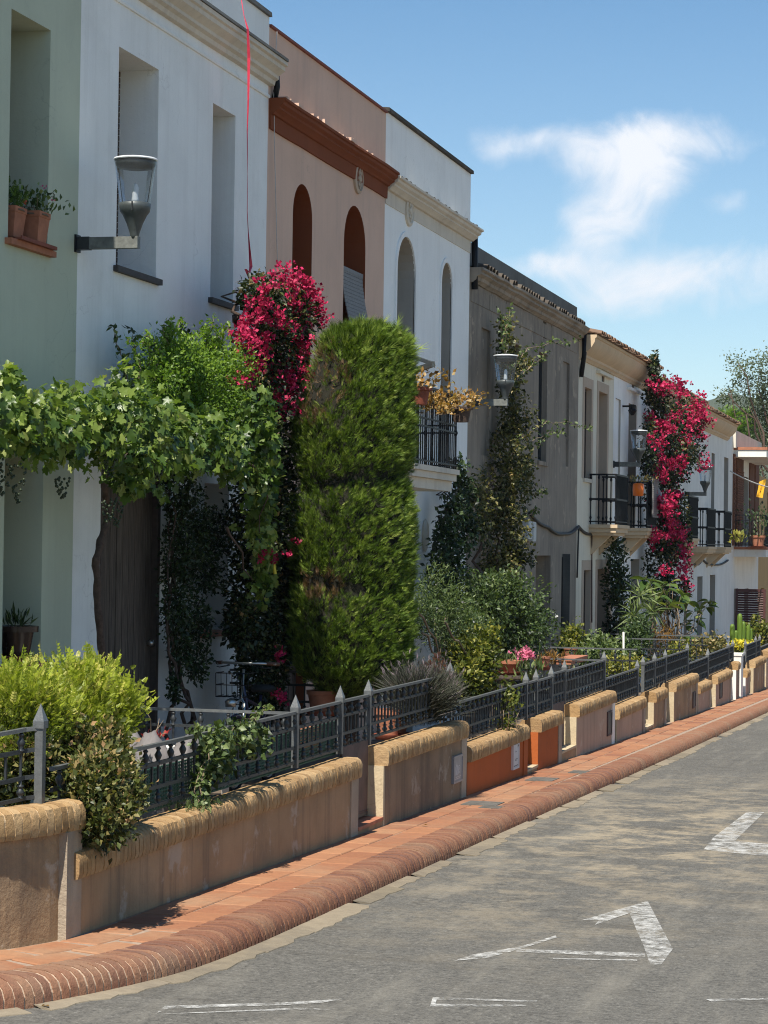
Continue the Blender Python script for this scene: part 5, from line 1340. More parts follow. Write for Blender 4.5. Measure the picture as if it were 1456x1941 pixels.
tag(q.build('ribbon', MT['ribbon']), 'long twisted red ribbon hanging from the white house parapet', 'ribbon')
# meter box on the brown house
a = at_x(1008, 990, XF); t_ = thing('meter_box', 'pale grey double meter box on the brown house', 'meter box', a)
for k, (px0, px1, pyt, pyb) in enumerate(((1002, 1008, 988, 1022), (1010, 1018, 989, 1026))):
    p0, p1 = at_x(px0, pyt, XF + .12), at_x(px1, pyt, XF + .12); zb = at_x(px0, pyb, XF + .12).z
    q = MB(); q.box((XF - .01, p0.y, zb), (XF + .12, p0.y + .32, p0.z)); q.build('box', MT['meter'], t_); q = MB(); q.box((XF + .12, p0.y + .03, zb + .03), (XF + .13, p0.y + .29, p0.z - .03)); q.build('lid', MT['meter'], t_)
# orange lantern in the cream balcony
c = at_x(1210, 928, XF + .5); t_ = thing('lantern', 'orange paper lantern hanging in the second balcony', 'lantern', c - Vector((0, 0, .14)))
q = MB(); q.lathe([(.05, -.14), (.11, -.13), (.12, 0), (.115, .12), (.06, .14)], c, 14); q.build('shade', MT['lantern'], t_, True)
q = MB(); q.tube([c + Vector((0, 0, .14)), c + Vector((0, 0, .3))], .008, 5); q.build('hook', MT['black'], t_)
q = MB(); q.lathe([(.055, .14), (.065, .145), (.065, .165), (.03, .17)], c, 12); q.build('rim', MT['black'], t_)
# yellow cloth and its line at the far right
q = MB(); A = at_x(1384, 893, XF + .2); B = at_x(1384, 893, XF + .2) + Vector((3.6, 2, -1.2)); B = at_y(1462, 925, A.y + 3); q.tube([A.lerp(B, k / 8) + Vector((0, 0, -.06 * math.sin(math.pi * k / 8))) for k in range(9)], .02, 5); tag(q.build('washing_line', MT['cable_w'], None, True), 'washing line stretched from the brick house to the right', 'washing line')
y = A.y + 3.2; pts = [at_y(x, yy, y) for x, yy in ((1437, 916), (1450, 908), (1446, 940), (1443, 945), (1435, 942))]
nn = 8; vs = []
tl, tr, br, bl_ = at_y(1439, 913, y), at_y(1452, 908, y), at_y(1446, 944, y), at_y(1434, 942, y)
for i in range(nn + 1):
    for j in range(5):
        a = tl.lerp(tr, j / 4); b = bl_.lerp(br, j / 4); p = a.lerp(b, i / nn); vs.append(p + Vector((0, .06 * math.sin(j * 1.9 + i * .6), 0)))
m_ = len(vs); vs += [v + Vector((0, .012, 0)) for v in vs]
fs = [(i * 5 + j, i * 5 + j + 1, i * 5 + j + 6, i * 5 + j + 5) for i in range(nn) for j in range(4)]; fs += [tuple(m_ + k for k in f[::-1]) for f in fs]
q = MB(); q.add(vs, fs); tag(q.build('cloth', MT['yellowcloth'], None, True), 'bright yellow cloth hung on the washing line', 'cloth')

# ------------------------------------------------------------------ plants
def plant(name, label, cat, px, py, X, group=None):
    p = at_x(px, py, X); p.z = gz(p.y, H_GARDEN); return thing(name, label, cat, p, group)
def lines_px(L, X, a=.03, k=5):
    out = []
    for l in L:
        P = []
        pts = [at_x(q[0], q[1], q[2] if len(q) > 2 else X) for q in l]
        for i in range(len(pts) - 1): P += wob(pts[i], pts[i + 1], k, a)[:-1]
        out.append(P + [pts[-1]])
    return out
def vals(n, base=.5, s=.25, top=None): return np.clip(rng.normal(base, s, n), 0, 1)

# -- clipped column cypress
XC = -6.15
cy = plant('cypress', 'tall clipped column cypress with tiers and a brown bare patch', 'cypress', 668, 1300, XC)
c0 = at_x(668, 1000, XC); sC = F / depth(c0)
prof = [(622, 30), (634, 70), (650, 86), (680, 94), (710, 100), (750, 110), (800, 117), (880, 115), (918, 108), (945, 114), (980, 120), (1050, 121), (1115, 115), (1140, 118), (1200, 119), (1250, 115), (1285, 98), (1302, 74), (1325, 40)]
zs = np.array([at_x(668, y, XC).z for y, _ in prof])[::-1]; rs = np.array([r_ / sC for _, r_ in prof])[::-1]
def Rc(z): return np.interp(z, zs, rs)
NT, PER = 9000, 15
z = rng.uniform(zs[0], zs[-1], NT); a = rng.uniform(0, 2 * math.pi, NT)
bl = lump(np.stack([np.cos(a), np.sin(a), z * .9], 1), 5, 1.6); bl2 = lump(np.stack([np.cos(a), np.sin(a), z * 1.4], 1), 8, 4.5)
rad = Rc(z) * (1 + .045 * bl + .035 * bl2) - np.abs(rng.normal(0, .045, NT)) - .05
AV = math.atan2(-c0.y, -c0.x)                          # the side that faces the street
da = (a - AV + math.pi) % (2 * math.pi) - math.pi
zz1, zz2 = at_x(668, 918, XC).z, at_x(668, 1118, XC).z
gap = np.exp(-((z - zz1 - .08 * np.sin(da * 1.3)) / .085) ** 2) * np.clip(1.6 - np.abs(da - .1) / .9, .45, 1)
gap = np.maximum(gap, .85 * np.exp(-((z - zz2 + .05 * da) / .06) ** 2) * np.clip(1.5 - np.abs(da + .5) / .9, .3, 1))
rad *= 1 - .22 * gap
cx_ = np.interp(z, [at_x(668, y_, XC).z for y_ in (960, 800, 750, 700, 630)], np.array([0, 0, 5, 17, 22]) / sC)
keep = rng.random(NT) > gap * .92
cav = at_y(600, 735, c0.y - .40); P = np.stack([c0.x + rad * np.cos(a), c0.y + rad * np.sin(a), z], 1) + LAT * cx_[:, None]
dcav = np.linalg.norm((P - np.array(cav)) * np.array([1, .6, .9]), axis=1); keep &= (dcav > .24) | (rng.random(NT) < .2)
dead = at_y(603, 1116, c0.y - .52); dd = np.linalg.norm((P - np.array(dead)) * np.array([1, .55, 1.8]), axis=1)
P, a, z, dd, dcav, gap = P[keep], a[keep], z[keep], dd[keep], dcav[keep], gap[keep]; n = len(a)
out = np.stack([np.cos(a), np.sin(a), np.zeros_like(a)], 1)
td = out * .75 + LAT * .40 + rng.normal(0, .28, out.shape); td[:, 2] += .75; td = unit(td)
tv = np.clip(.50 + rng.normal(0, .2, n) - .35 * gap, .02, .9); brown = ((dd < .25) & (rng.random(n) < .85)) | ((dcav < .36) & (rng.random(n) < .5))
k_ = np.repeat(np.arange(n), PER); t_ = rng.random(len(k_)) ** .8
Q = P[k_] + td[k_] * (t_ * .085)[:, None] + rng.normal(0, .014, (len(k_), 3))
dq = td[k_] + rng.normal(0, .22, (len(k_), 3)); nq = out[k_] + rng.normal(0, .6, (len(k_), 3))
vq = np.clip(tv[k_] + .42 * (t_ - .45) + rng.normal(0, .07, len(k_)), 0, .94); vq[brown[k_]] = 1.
sq = rng.uniform(.038, .075, len(k_)); top_ = z[k_] > at_x(668, 680, XC).z; sq[top_ & (rng.random(len(k_)) < .12)] *= 1.9; sq[rng.random(len(k_)) < .03] *= 1.6
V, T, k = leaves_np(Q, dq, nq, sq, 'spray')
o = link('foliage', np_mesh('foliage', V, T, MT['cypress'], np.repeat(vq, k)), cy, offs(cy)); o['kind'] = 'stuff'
# loose shoots at the top
n = 1500; a = rng.uniform(0, 6.28, n); rr = np.sqrt(rng.random(n)) * .42; zt_ = at_x(668, 655, XC).z - rr * .35
P = np.stack([c0.x + rr * np.cos(a), c0.y + rr * np.sin(a), zt_ + rng.uniform(-.08, .12, n) + .10 * lump(np.stack([np.cos(a) * rr * 3, np.sin(a) * rr * 3, rr], 1), 6, 2.)], 1) + LAT * .10
scatter('top_shoots', cy, MT['cypress'], P, np.tile([0, 0, 1.], (n, 1)), .2, 'spray', vals(n, .65, .2), rnd=.35, up=.6)
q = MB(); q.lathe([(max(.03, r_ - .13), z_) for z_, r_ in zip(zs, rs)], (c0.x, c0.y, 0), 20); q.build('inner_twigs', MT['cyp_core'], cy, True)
q = MB(); q.tube([(c0.x, c0.y, gz(c0.y, H_GARDEN) - .1), (c0.x, c0.y, zs[0] + .3)], .08, 8); q.build('trunk', MT['bark'], cy, True)

# -- grapevine over the first doorway
vn = plant('grapevine', 'grapevine trained over the first two doors, with grape bunches and a bare twisted trunk', 'grapevine', 195, 1200, -7.25)
XV = -6.75
B = [blob(x, y, X, rx, ry, rd) for x, y, X, rx, ry, rd in ((-60, 800, XV, 90, 80, .45), (40, 800, XV, 80, 70, .45), (110, 815, XV, 70, 75, .45), (185, 800, XV, 75, 88, .5), (255, 815, XV, 75, 105, .5), (320, 830, XV, 62, 80, .45), (385, 840, XV + .1, 55, 62, .4), (435, 860, XV + .15, 46, 65, .35), (490, 800, XV + .2, 32, 60, .3), (490, 900, XV + .2, 38, 60, .3), (12, 715, XV, 26, 24, .2), (250, 915, XV, 40, 32, .3), (495, 990, XV + .1, 30, 60, .25), (500, 1080, XV, 24, 60, .22))]
P, O, D = blob_points(B, 6500, .38, .55, 9, .3); n = len(P)
dep = (P @ DEP); order = np.argsort(-(O @ -DEP) - .35 * O[:, 2] - D)   # those that face the street first
dirs = O * .45 + rng.normal(0, .7, (n, 3)); dirs[:, 2] -= .55
nm = O * .6 + rng.normal(0, .75, (n, 3)); nm[:, 2] += .4
nm[:, 1] -= .3
size = rng.uniform(.04, .092, n); vv = np.clip(.45 + .18 * lump(P * .9, 4, 2.) + rng.normal(0, .27, n), 0, 1)
Tv, Tt = TP['grape']; LV = []
for j in range(12):
    r_ = np.random.default_rng(j); W_ = Tv.copy(); W_[:, 2] += .10 * np.sin(W_[:, 0] * 5 + r_.uniform(0, 6)) + .07 * np.cos(W_[:, 1] * 6 + r_.uniform(0, 6)); W_[:, :2] *= r_.uniform(.9, 1.1, 2)
    LV.append(np_mesh('leaf', W_, Tt, MT['grape'], np.full(len(W_), (j + .5) / 12)))
of = offs(vn)
for i in order[:300]:
    d = Vector(dirs[i]).normalized(); x = d.cross(Vector(nm[i])).normalized(); zz = x.cross(d)
    M = Matrix((x, d, zz)).transposed().to_4x4()
    o = link('leaf', LV[int(min(11, vv[i] * 12))], vn); o.matrix_local = Matrix.Translation(of + Vector(P[i])) @ M @ Matrix.Scale(float(size[i]) * 1.05, 4)
i = order[300:]; V, T, k = leaves_np(P[i], dirs[i], nm[i], size[i], 'grape'); o = link('leaf', np_mesh('leaf', V, T, MT['grape'], np.repeat(vv[i], k)), vn, of); o['kind'] = 'stuff'
q = MB(); L = [Vector((*p.xy, 0)) for p in ()]; K_ = [at_x(x, y, -7.25) for x, y in ((199, 1400), (196, 1300), (193, 1230), (188, 1170), (183, 1110), (183, 1060), (190, 1025), (202, 990), (206, 960), (200, 935), (196, 910), (205, 870))]
for i in range(len(K_) - 1):
    for k in range(4): t = k / 4; L.append(K_[i].lerp(K_[i + 1], t) + Vector((.006 * math.sin(i * 5 + k), .01 * math.cos(i * 3 + k), 0)))
q.tube(L, [.036 - .010 * i / len(L) + .005 * math.sin(i * 1.7) for i in range(len(L))], 9); q.build('trunk', MT['bark'], vn, True)
stems('shoot', vn, MT['bark'], lines_px([[(205, 880, -7.1), (120, 830, -6.8), (20, 800, -6.7), (-60, 790, -6.7)], [(205, 880, -7.1), (300, 850, -6.8), (420, 850, -6.6), (495, 900, -6.5), (500, 1060, -6.6)], [(430, 1000, -6.6), (480, 1100, -6.6)]], XV, .04, 4), .016)
for (x, y, ln) in ((8, 880, 60), (35, 880, 75), (-10, 870, 50), (205, 950, 40), (222, 945, 55), (118, 905, 40), (210, 860, 45), (300, 870, 40)):
    c = at_x(x, y, XV + .1); s = F / depth(c); h = ln / s; q = MB(); m_ = 34
    for k in range(m_):
        t = k / m_; rr = .05 * (1 - t) ** .6 + .008; a = rng.uniform(0, 6.28); b = .011
        p = c + Vector((rr * math.cos(a), rr * math.sin(a), -h * t)); q.lathe([(.003, -b), (b * .85, -b * .5), (b, 0), (b * .85, b * .5), (.003, b)], p, 6)
    o = q.build('grape_bunch', MT['grape_fruit'], vn, True); o['kind'] = 'stuff'

# -- bright jasmine-like shrub behind the vine
js = plant('shrub', 'bright green fine-leaved climber above the grapevine with upright shoots', 'shrub', 350, 900, -7.2)
B = [blob(x, y, -7.1, rx, ry, .42) for x, y, rx, ry in ((350, 740, 90, 75), (300, 720, 60, 60), (400, 720, 70, 65), (430, 780, 60, 70), (355, 690, 60, 40), (330, 800, 70, 70))]
P, O, D = blob_points(B, 24000, .35, .6, 12, .2); P, O = clumpy(P, O, .016, .07, 2)
kk = P[:, 0] > XF + .02; P, O = P[kk], O[kk]
scatter('foliage', js, MT['jasmine'], P, O, .042, 'small', np.clip(.5 + .2 * O[:, 2] + rng.normal(0, .27, len(P)), 0, 1), rnd=.9, up=.2)
SH = [[(240, 720), (228, 670), (216, 620)], [(262, 700), (256, 660), (248, 625)], [(318, 690), (316, 650), (315, 622)], [(345, 680), (344, 640), (342, 615)], [(360, 690), (358, 650), (356, 628)], [(390, 690), (400, 660), (412, 645)], [(430, 700), (455, 685), (470, 678)], [(300, 690), (290, 660), (283, 650)]]
LS = lines_px(SH, -7.3, .01, 5); stems('shoot', js, MT['twig'], LS, .008)
P = np.array([p + Vector(rng.normal(0, .015, 3)) for l in LS for p in l for _ in range(4)]); scatter('shoot_leaf', js, MT['mid_leaf'], P, rng.normal(0, 1, P.shape), .07, 'small', vals(len(P), .4), up=.3)

for _ in range(26):
    x, y = rng.uniform(262, 470), 0; y = 735 - 70 * math.sin((x - 250) / 230 * math.pi) + rng.uniform(-5, 30); SH.append([(x, y), (x + rng.uniform(-14, 14), y - rng.uniform(25, 45)), (x + rng.uniform(-24, 26), y - rng.uniform(50, 80))])
LS = lines_px(SH[8:], -7.05, .012, 5); stems('shoot', js, MT['twig'], LS, .005)
P = np.array([p + Vector(rng.normal(0, .022, 3)) for l in LS for p in l for _ in range(7)]); scatter('shoot_leaf', js, MT['jasmine'], P, rng.normal(0, 1, P.shape), .05, 'small', vals(len(P), .6), up=.3)

# -- dark climber with bare twisting stems right of the plank door
dk = plant('climbing_vine', 'dark twiggy climber with twisting bare stems beside the plank door', 'climber', 350, 1330, -7.3)
LS = lines_px([[(350, 1400), (335, 1300), (322, 1200), (325, 1050), (330, 900)], [(362, 1410), (352, 1320), (335, 1210), (332, 1080), (345, 880)], [(366, 1420), (360, 1330), (330, 1230), (318, 1100), (322, 900)], [(322, 1410), (330, 1310), (316, 1190), (335, 1000), (360, 900)], [(345, 1250), (370, 1200), (385, 1130)], [(340, 1100), (380, 1060), (410, 1010)]], -7.4, .03, 5)
stems('stem', dk, MT['bark'], LS, .022)
B = [blob(x, y, -7.35, rx, ry, .22) for x, y, rx, ry in ((340, 930, 45, 70), (340, 1040, 40, 80), (335, 1140, 32, 80), (365, 1000, 45, 70), (390, 1080, 40, 60), (375, 1180, 35, 50), (372, 1260, 25, 40), (345, 1220, 24, 60), (410, 1010, 45, 50), (330, 1300, 12, 30))]
P, O, D = blob_points(B, 8500, .35, .35, 15, .4); scatter('foliage', dk, MT['dark_leaf'], P, O, .05, 'small', vals(len(P), .4, .25), rnd=.9, droop=.2)

# -- first bougainvillea
def bougainvillea(label, px, py, X, leafB, nleaf, flowB, nflow, lines, seed, size=.05, bs=.055):
    t_ = plant('bougainvillea', label, 'bougainvillea', px, py, X)
    stems('trunk', t_, MT['bark'], lines, .03)
    P, O, D = blob_points(leafB, nleaf, .28, .3, seed, .35)
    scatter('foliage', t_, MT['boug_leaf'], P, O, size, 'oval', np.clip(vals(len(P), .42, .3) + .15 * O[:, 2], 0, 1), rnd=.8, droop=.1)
    P, O, D = blob_points(flowB, nflow, .18, .28, seed + 1, .05); P, O = clumpy(P, O, .045, bs * 1.0, seed)
    kk = P[:, 0] > XF + .03; P, O = P[kk], O[kk]
    scatter('blossom', t_, MT['bract'], P, O + np.array([0, 0, .35]), bs, 'bract', vals(len(P), .55, .28), rnd=.9, up=.2)
    return t_
XB = -6.95
lB = [blob(x, y, XB, rx, ry, .35) for x, y, rx, ry in ((490, 560, 45, 40), (540, 600, 60, 60), (500, 650, 55, 65), (535, 700, 50, 60), (490, 760, 48, 70), (480, 850, 50, 70), (490, 950, 55, 80), (480, 1050, 52, 80), (480, 1150, 55, 80), (490, 1250, 52, 70), (530, 1200, 40, 110), (500, 1330, 45, 50), (530, 1050, 34, 80), (460, 1180, 35, 60), (528, 830, 36, 80), (530, 930, 36, 80), (535, 1130, 34, 80))]
fB = [blob(x, y, XB + .12, rx, ry, .3) for x, y, rx, ry in ((485, 560, 36, 36), (530, 520, 34, 28), (568, 570, 36, 45), (500, 615, 42, 40), (540, 650, 40, 45), (500, 690, 36, 36), (535, 720, 38, 36), (590, 595, 26, 24), (562, 640, 26, 26), (525, 770, 28, 22), (470, 640, 18, 24), (465, 720, 22, 14))]
LB = lines_px([[(500, 1400), (490, 1250), (480, 1050), (490, 850), (510, 680), (540, 560)], [(510, 1400), (505, 1250), (500, 1050), (480, 820), (480, 650), (490, 560)], [(450, 620), (440, 590), (455, 560)], [(540, 560), (520, 520), (540, 505)]], -7.2, .05, 5)
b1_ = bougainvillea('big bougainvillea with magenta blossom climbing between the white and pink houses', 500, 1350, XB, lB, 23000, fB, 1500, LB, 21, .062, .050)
P = np.array([list(at_x(x, y, XB + .35) + Vector(rng.normal(0, .025, 3))) for x, y in ((505, 1050), (515, 1058), (508, 1045), (560, 1030), (545, 760), (525, 1240), (538, 1235), (530, 1320), (510, 1050), (525, 1318), (540, 1325), (545, 1050), (496, 1060), (530, 1250)) for _ in range(5)])
scatter('blossom', b1_, MT['bract'], P, rng.normal(0, 1, P.shape), .05, 'bract', vals(len(P), .4))
q = MB(); c = at_x(520, 1070, XB + .4); q.tube([c, c + Vector((.01, 0, -.09))], [.012, .016], 6); tag(q.build('plant_tag', MT['yellow_tag']), 'small yellow tag hanging in the dark of the first bougainvillea', 'tag')
# -- second bougainvillea
XB2 = -7.1
lB = [blob(x, y, XB2, rx, ry, .5) for x, y, rx, ry in ((1245, 745, 24, 40), (1262, 800, 38, 50), (1275, 870, 45, 55), (1255, 940, 34, 60), (1258, 1010, 32, 60), (1255, 1080, 32, 60), (1300, 850, 30, 40), (1300, 790, 28, 36), (1270, 1130, 34, 40), (1230, 850, 14, 60), (1240, 690, 8, 26), (1315, 800, 18, 25), (1290, 1000, 22, 60))]
fB = [blob(x, y, XB2 + .25, rx, ry, .45) for x, y, rx, ry in ((1250, 722, 24, 16), (1268, 740, 28, 20), (1300, 775, 26, 30), (1288, 810, 36, 36), (1240, 830, 16, 26), (1318, 785, 18, 16), (1332, 815, 16, 22), (1310, 870, 32, 36), (1262, 870, 30, 30), (1330, 870, 14, 22), (1255, 930, 26, 36), (1275, 980, 26, 40), (1300, 1008, 24, 18), (1285, 1050, 24, 36), (1300, 1090, 14, 28), (1252, 1010, 12, 30), (1255, 1095, 16, 20), (1300, 1120, 12, 20), (1262, 800, 30, 20))]
LB = lines_px([[(1262, 1200), (1258, 1050), (1262, 900), (1255, 760)], [(1270, 1200), (1268, 1000), (1290, 850), (1320, 790)], [(1240, 780), (1238, 720), (1242, 680)]], -7.2, .08, 5)
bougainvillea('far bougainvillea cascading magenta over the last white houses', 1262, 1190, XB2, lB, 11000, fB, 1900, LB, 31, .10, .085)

# -- climbers on the brown house
cl = plant('climbing_vine', 'tall half-dry climber on the brown house with shoots reaching past the lamp', 'climber', 960, 1150, -7.3)
XL = -7.3
B = [blob(x, y, XL, rx, ry, .3) for x, y, rx, ry in ((965, 720, 20, 50), (975, 790, 32, 50), (965, 860, 40, 50), (955, 930, 46, 50), (950, 990, 52, 50), (965, 1040, 45, 45), (940, 1080, 45, 40), (905, 960, 22, 60), (985, 900, 26, 40), (960, 640, 8, 40), (990, 690, 12, 14))]
P, O, D = blob_points(B, 9500, .3, .32, 41, .3); P, O = clumpy(P, O, .06, .07, 7); kk = P[:, 0] > XF + .02; P, O = P[kk], O[kk]
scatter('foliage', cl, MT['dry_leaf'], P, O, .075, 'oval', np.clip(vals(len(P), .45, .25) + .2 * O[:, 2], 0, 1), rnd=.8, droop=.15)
SH = [[(965, 700), (955, 640), (945, 590)], [(962, 680), (958, 620), (968, 582)], [(975, 700), (1000, 660), (1050, 650), (1095, 642)], [(980, 720), (1010, 690), (1040, 668)], [(985, 830), (1030, 805), (1080, 800), (1120, 815)], [(990, 850), (1040, 820), (1070, 822)], [(985, 900), (1010, 850), (1030, 830)], [(990, 950), (1020, 935), (1036, 930)], [(985, 980), (1010, 970), (1020, 965)]]
LS = lines_px(SH, -7.1, .02, 6); stems('shoot', cl, MT['twig'], LS, .009)
P = np.array([p + Vector(rng.normal(0, .02, 3)) for l in LS for p in l for _ in range(5)]); scatter('shoot_leaf', cl, MT['mid_leaf'], P, rng.normal(0, 1, P.shape), .075, 'oval', vals(len(P), .55), up=.1)
stems('stem', cl, MT['bark'], lines_px([[(960, 1200), (955, 1050), (970, 880), (975, 720), (960, 620)], [(950, 1200), (940, 1050), (955, 900), (970, 760)], [(905, 1100), (910, 980), (930, 900)]], -7.4, .05, 6), .03)
iv = plant('climbing_vine', 'dark airy ivy climbing to the iron balcony on the white house corner', 'climber', 850, 1200, -7.2)
B = [blob(x, y, -7.2, rx, ry, .25) for x, y, rx, ry in ((868, 890, 18, 26), (880, 930, 24, 36), (860, 970, 30, 40), (845, 1020, 30, 50), (835, 1080, 26, 60), (860, 1060, 24, 50), (840, 1150, 32, 50), (888, 1000, 20, 50), (870, 1120, 26, 50))]
P, O, D = blob_points(B, 3600, .4, .3, 51, .4); scatter('foliage', iv, MT['dark_leaf'], P, O, .085, 'oval', vals(len(P), .45, .28), rnd=.9)
stems('stem', iv, MT['bark'], lines_px([[(840, 1250), (838, 1120), (842, 1000), (868, 890)], [(850, 1250), (860, 1100), (885, 960), (870, 870)], [(842, 1000), (850, 940), (838, 925)], [(885, 960), (905, 930), (920, 925)]], -7.3, .05, 6), .02)

# -- shrubs in the gardens between the cypress and the brown house
def bush(label, mat, tp, blobs, n, size, X, seed, base=.45, name='bush', cat='bush', group=None, up=.2, droop=0., clump=None, shell=.3, flowers=None, lines=None, rough=.38):
    px = blobs[0][0]; py = blobs[0][1] + blobs[0][3]
    t_ = plant(name, label, cat, px, py, X, group)
    B = [blob(x, y, X if len(r_) < 3 else r_[2], r_[0], r_[1]) for x, y, *r_ in [(b[0], b[1], b[2], b[3]) for b in blobs]]
    P, O, D = blob_points(B, n, shell, rough, seed, .25)
    if clump is None: clump = (.06, size * .9)
    if clump: P, O = clumpy(P, O, *clump, seed); kk = P[:, 0] > XF + .02; P, O = P[kk], O[kk]
    kk = P[:, 2] > gz(P[:, 1], H_GARDEN) - .02; P, O = P[kk], O[kk]
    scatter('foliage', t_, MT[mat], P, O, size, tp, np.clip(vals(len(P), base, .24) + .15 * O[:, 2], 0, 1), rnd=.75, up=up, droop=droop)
    if flowers:
        fm, nf, fs = flowers; i = rng.choice(len(P), nf); Q = P[i] + O[i] * .05; scatter('blossom', t_, MT[fm], Q, O[i], fs, 'bract', vals(nf, .5), rnd=.6)
    c = at_x(px, py, X); zb = gz(c.y, H_GARDEN)
    top = at_x(px, blobs[0][1], X)
    L = [wob((c.x + rng.normal(0, .05), c.y + rng.normal(0, .08), zb - .05), (top.x + rng.normal(0, .12), top.y + rng.normal(0, .2), top.z), 5, .04) for _ in range(5)]
    stems('stem', t_, MT['twig'], (L if lines is None else L + lines), .014)
    return t_
bush('rounded dark green bush dotted with white flowers, before the brown house', 'mid_leaf', 'oval', [(950, 1180, 70, 80), (920, 1150, 50, 60), (985, 1160, 55, 60), (1005, 1200, 36, 45), (950, 1120, 50, 40), (900, 1200, 40, 60), (960, 1230, 60, 40)], 15000, .06, -6.4, 61, .4, flowers=('white_flower', 50, .055))
LW = lines_px([[(780, 1140), (830, 1230), (865, 1300), (890, 1340)], [(800, 1200), (840, 1260), (850, 1320)], [(845, 1180), (885, 1240), (890, 1330)]], -5.7, .03, 5)
bush('loose arching jasmine bush with bare stems, right of the cypress', 'mid_leaf', 'narrow', [(850, 1170, 55, 70), (820, 1120, 36, 50), (880, 1230, 50, 60), (800, 1170, 26, 50), (860, 1280, 40, 50)], 7500, .07, -6.0, 62, .5, flowers=('white_flower', 24, .04), lines=LW, shell=.4)
bush('yellow-green leafy shrub under the white-flowered bush, behind the railing', 'lime_leaf', 'oval', [(893, 1250, 36, 50), (912, 1222, 22, 28), (880, 1290, 34, 40), (905, 1298, 26, 28)], 4200, .07, -5.7, 63, .5)
bush('small climber with pale leaves hanging over the low orange wall', 'lime_leaf', 'oval', [(962, 1345, 14, 26), (955, 1368, 14, 10), (968, 1310, 10, 16)], 330, .055, -5.08, 64, .45, name='climbing_vine', cat='climber')
# -- lavender
lv_ = plant('lavender', 'grey lavender bush with dry flower spikes spilling through the railing', 'lavender', 800, 1340, -5.4)
c = at_x(798, 1350, -5.3); n = 5200
a = rng.uniform(0, 6.28, n); sp = np.sqrt(rng.random(n)) ; P = np.stack([c.x + .15 * sp * np.cos(a), c.y + .3 * sp * np.sin(a), np.full(n, c.z - .02) + rng.uniform(-.12, .12, n)], 1)
O = np.stack([np.cos(a) * sp, np.sin(a) * sp * 1.1, np.full(n, .9)], 1)
O[:, :2] *= .55; scatter('foliage', lv_, MT['lavender'], P, O, .40, 'hair', vals(n, .4, .25), rnd=.2)
tips = P + unit(O) * .38 + rng.normal(0, .05, P.shape); i = rng.choice(n, 420); scatter('flower_spike', lv_, MT['lavender'], tips[i], O[i], .075, 'narrow', vals(420, .95, .1), rnd=.2)
oc = plant('flower', 'small clump of salmon orange flowers behind the lavender', 'flowers', 822, 1270, -5.6)
P = np.array(at_x(822, 1272, -5.6)) + rng.normal(0, 1, (90, 3)) * np.array([.07, .1, .06]); scatter('blossom', oc, MT['orange_flower'], P, rng.normal(0, 1, P.shape), .06, 'bract', vals(90), up=.5)

# -- yellow-green shrub that spills over the first two walls
ys_ = plant('shrub', 'large yellow-green shrub spilling over the wall beside the spear post', 'shrub', 130, 1500, -5.5)
XS = -5.55
B = [blob(x, y, X, rx, ry, .3) for x, y, X, rx, ry in ((40, 1360, XS, 85, 75), (130, 1345, XS, 80, 80), (200, 1345, XS, 60, 58), (30, 1320, XS, 60, 40), (150, 1300, XS, 45, 40), (180, 1290, XS, 30, 30), (220, 1335, XS, 32, 26), (110, 1400, XS, 90, 60), (190, 1400, XS, 50, 50))]
P, O, D = blob_points(B, 24000, .3, .38, 71, .25); P, O = clumpy(P, O, .035, .045, 8)
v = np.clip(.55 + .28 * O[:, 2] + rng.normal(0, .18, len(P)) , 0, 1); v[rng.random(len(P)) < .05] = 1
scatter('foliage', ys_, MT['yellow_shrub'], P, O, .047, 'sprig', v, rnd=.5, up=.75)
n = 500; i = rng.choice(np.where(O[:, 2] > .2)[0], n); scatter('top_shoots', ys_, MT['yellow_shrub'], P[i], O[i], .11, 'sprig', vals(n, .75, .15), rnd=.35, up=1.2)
B = [blob(x, y, X, rx, ry, .22) for x, y, X, rx, ry in ((50, 1450, -5.45, 60, 55), (130, 1440, -5.35, 70, 70), (195, 1450, -5.15, 62, 70), (205, 1505, -5.02, 54, 56), (195, 1550, -4.93, 48, 44), (165, 1490, -5.05, 60, 60), (20, 1480, -5.6, 40, 40))]
P, O, D = blob_points(B, 19000, .3, .3, 72, .2); P, O = clumpy(P, O, .05, .035, 9)
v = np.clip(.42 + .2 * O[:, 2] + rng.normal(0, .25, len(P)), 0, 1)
scatter('lower_foliage', ys_, MT['rosette'], P, O, .046, 'oval', v, rnd=.6, up=.35)
stems('stem', ys_, MT['bark'], [wob(at_x(120 + k * 14, 1520, -5.5), at_x(90 + k * 22, 1360, -5.55), 5, .03) for k in range(6)], .014)
# -- pale climber on the long railing
pc = plant('climbing_vine', 'pale-leaved climber twining through the long railing', 'climber', 420, 1460, -5.1)
B = [blob(x, y, -5.1, rx, ry, .12) for x, y, rx, ry in ((400, 1400, 45, 26), (440, 1390, 45, 28), (480, 1395, 36, 26), (395, 1450, 30, 36), (420, 1440, 30, 30), (480, 1420, 30, 16), (380, 1480, 20, 26))]
P, O, D = blob_points(B, 950, .45, .3, 81, .5); scatter('foliage', pc, MT['mid_leaf'], P, O, .058, 'wide', vals(len(P), .55, .3), rnd=.9)
LS = lines_px([[(372, 1530), (385, 1470), (400, 1420), (440, 1385), (500, 1345), (512, 1335)], [(385, 1400), (376, 1385), (372, 1378)], [(420, 1430), (470, 1400), (485, 1360), (488, 1345)], [(372, 1540), (368, 1500), (390, 1430)]], -5.06, .012, 5); stems('stem', pc, MT['twig'], LS, .005)
P = np.array([p + Vector(rng.normal(0, .012, 3)) for l in LS for p in l for _ in range(3)]); scatter('shoot_leaf', pc, MT['mid_leaf'], P, rng.normal(0, 1, P.shape), .05, 'wide', vals(len(P), .75, .2))
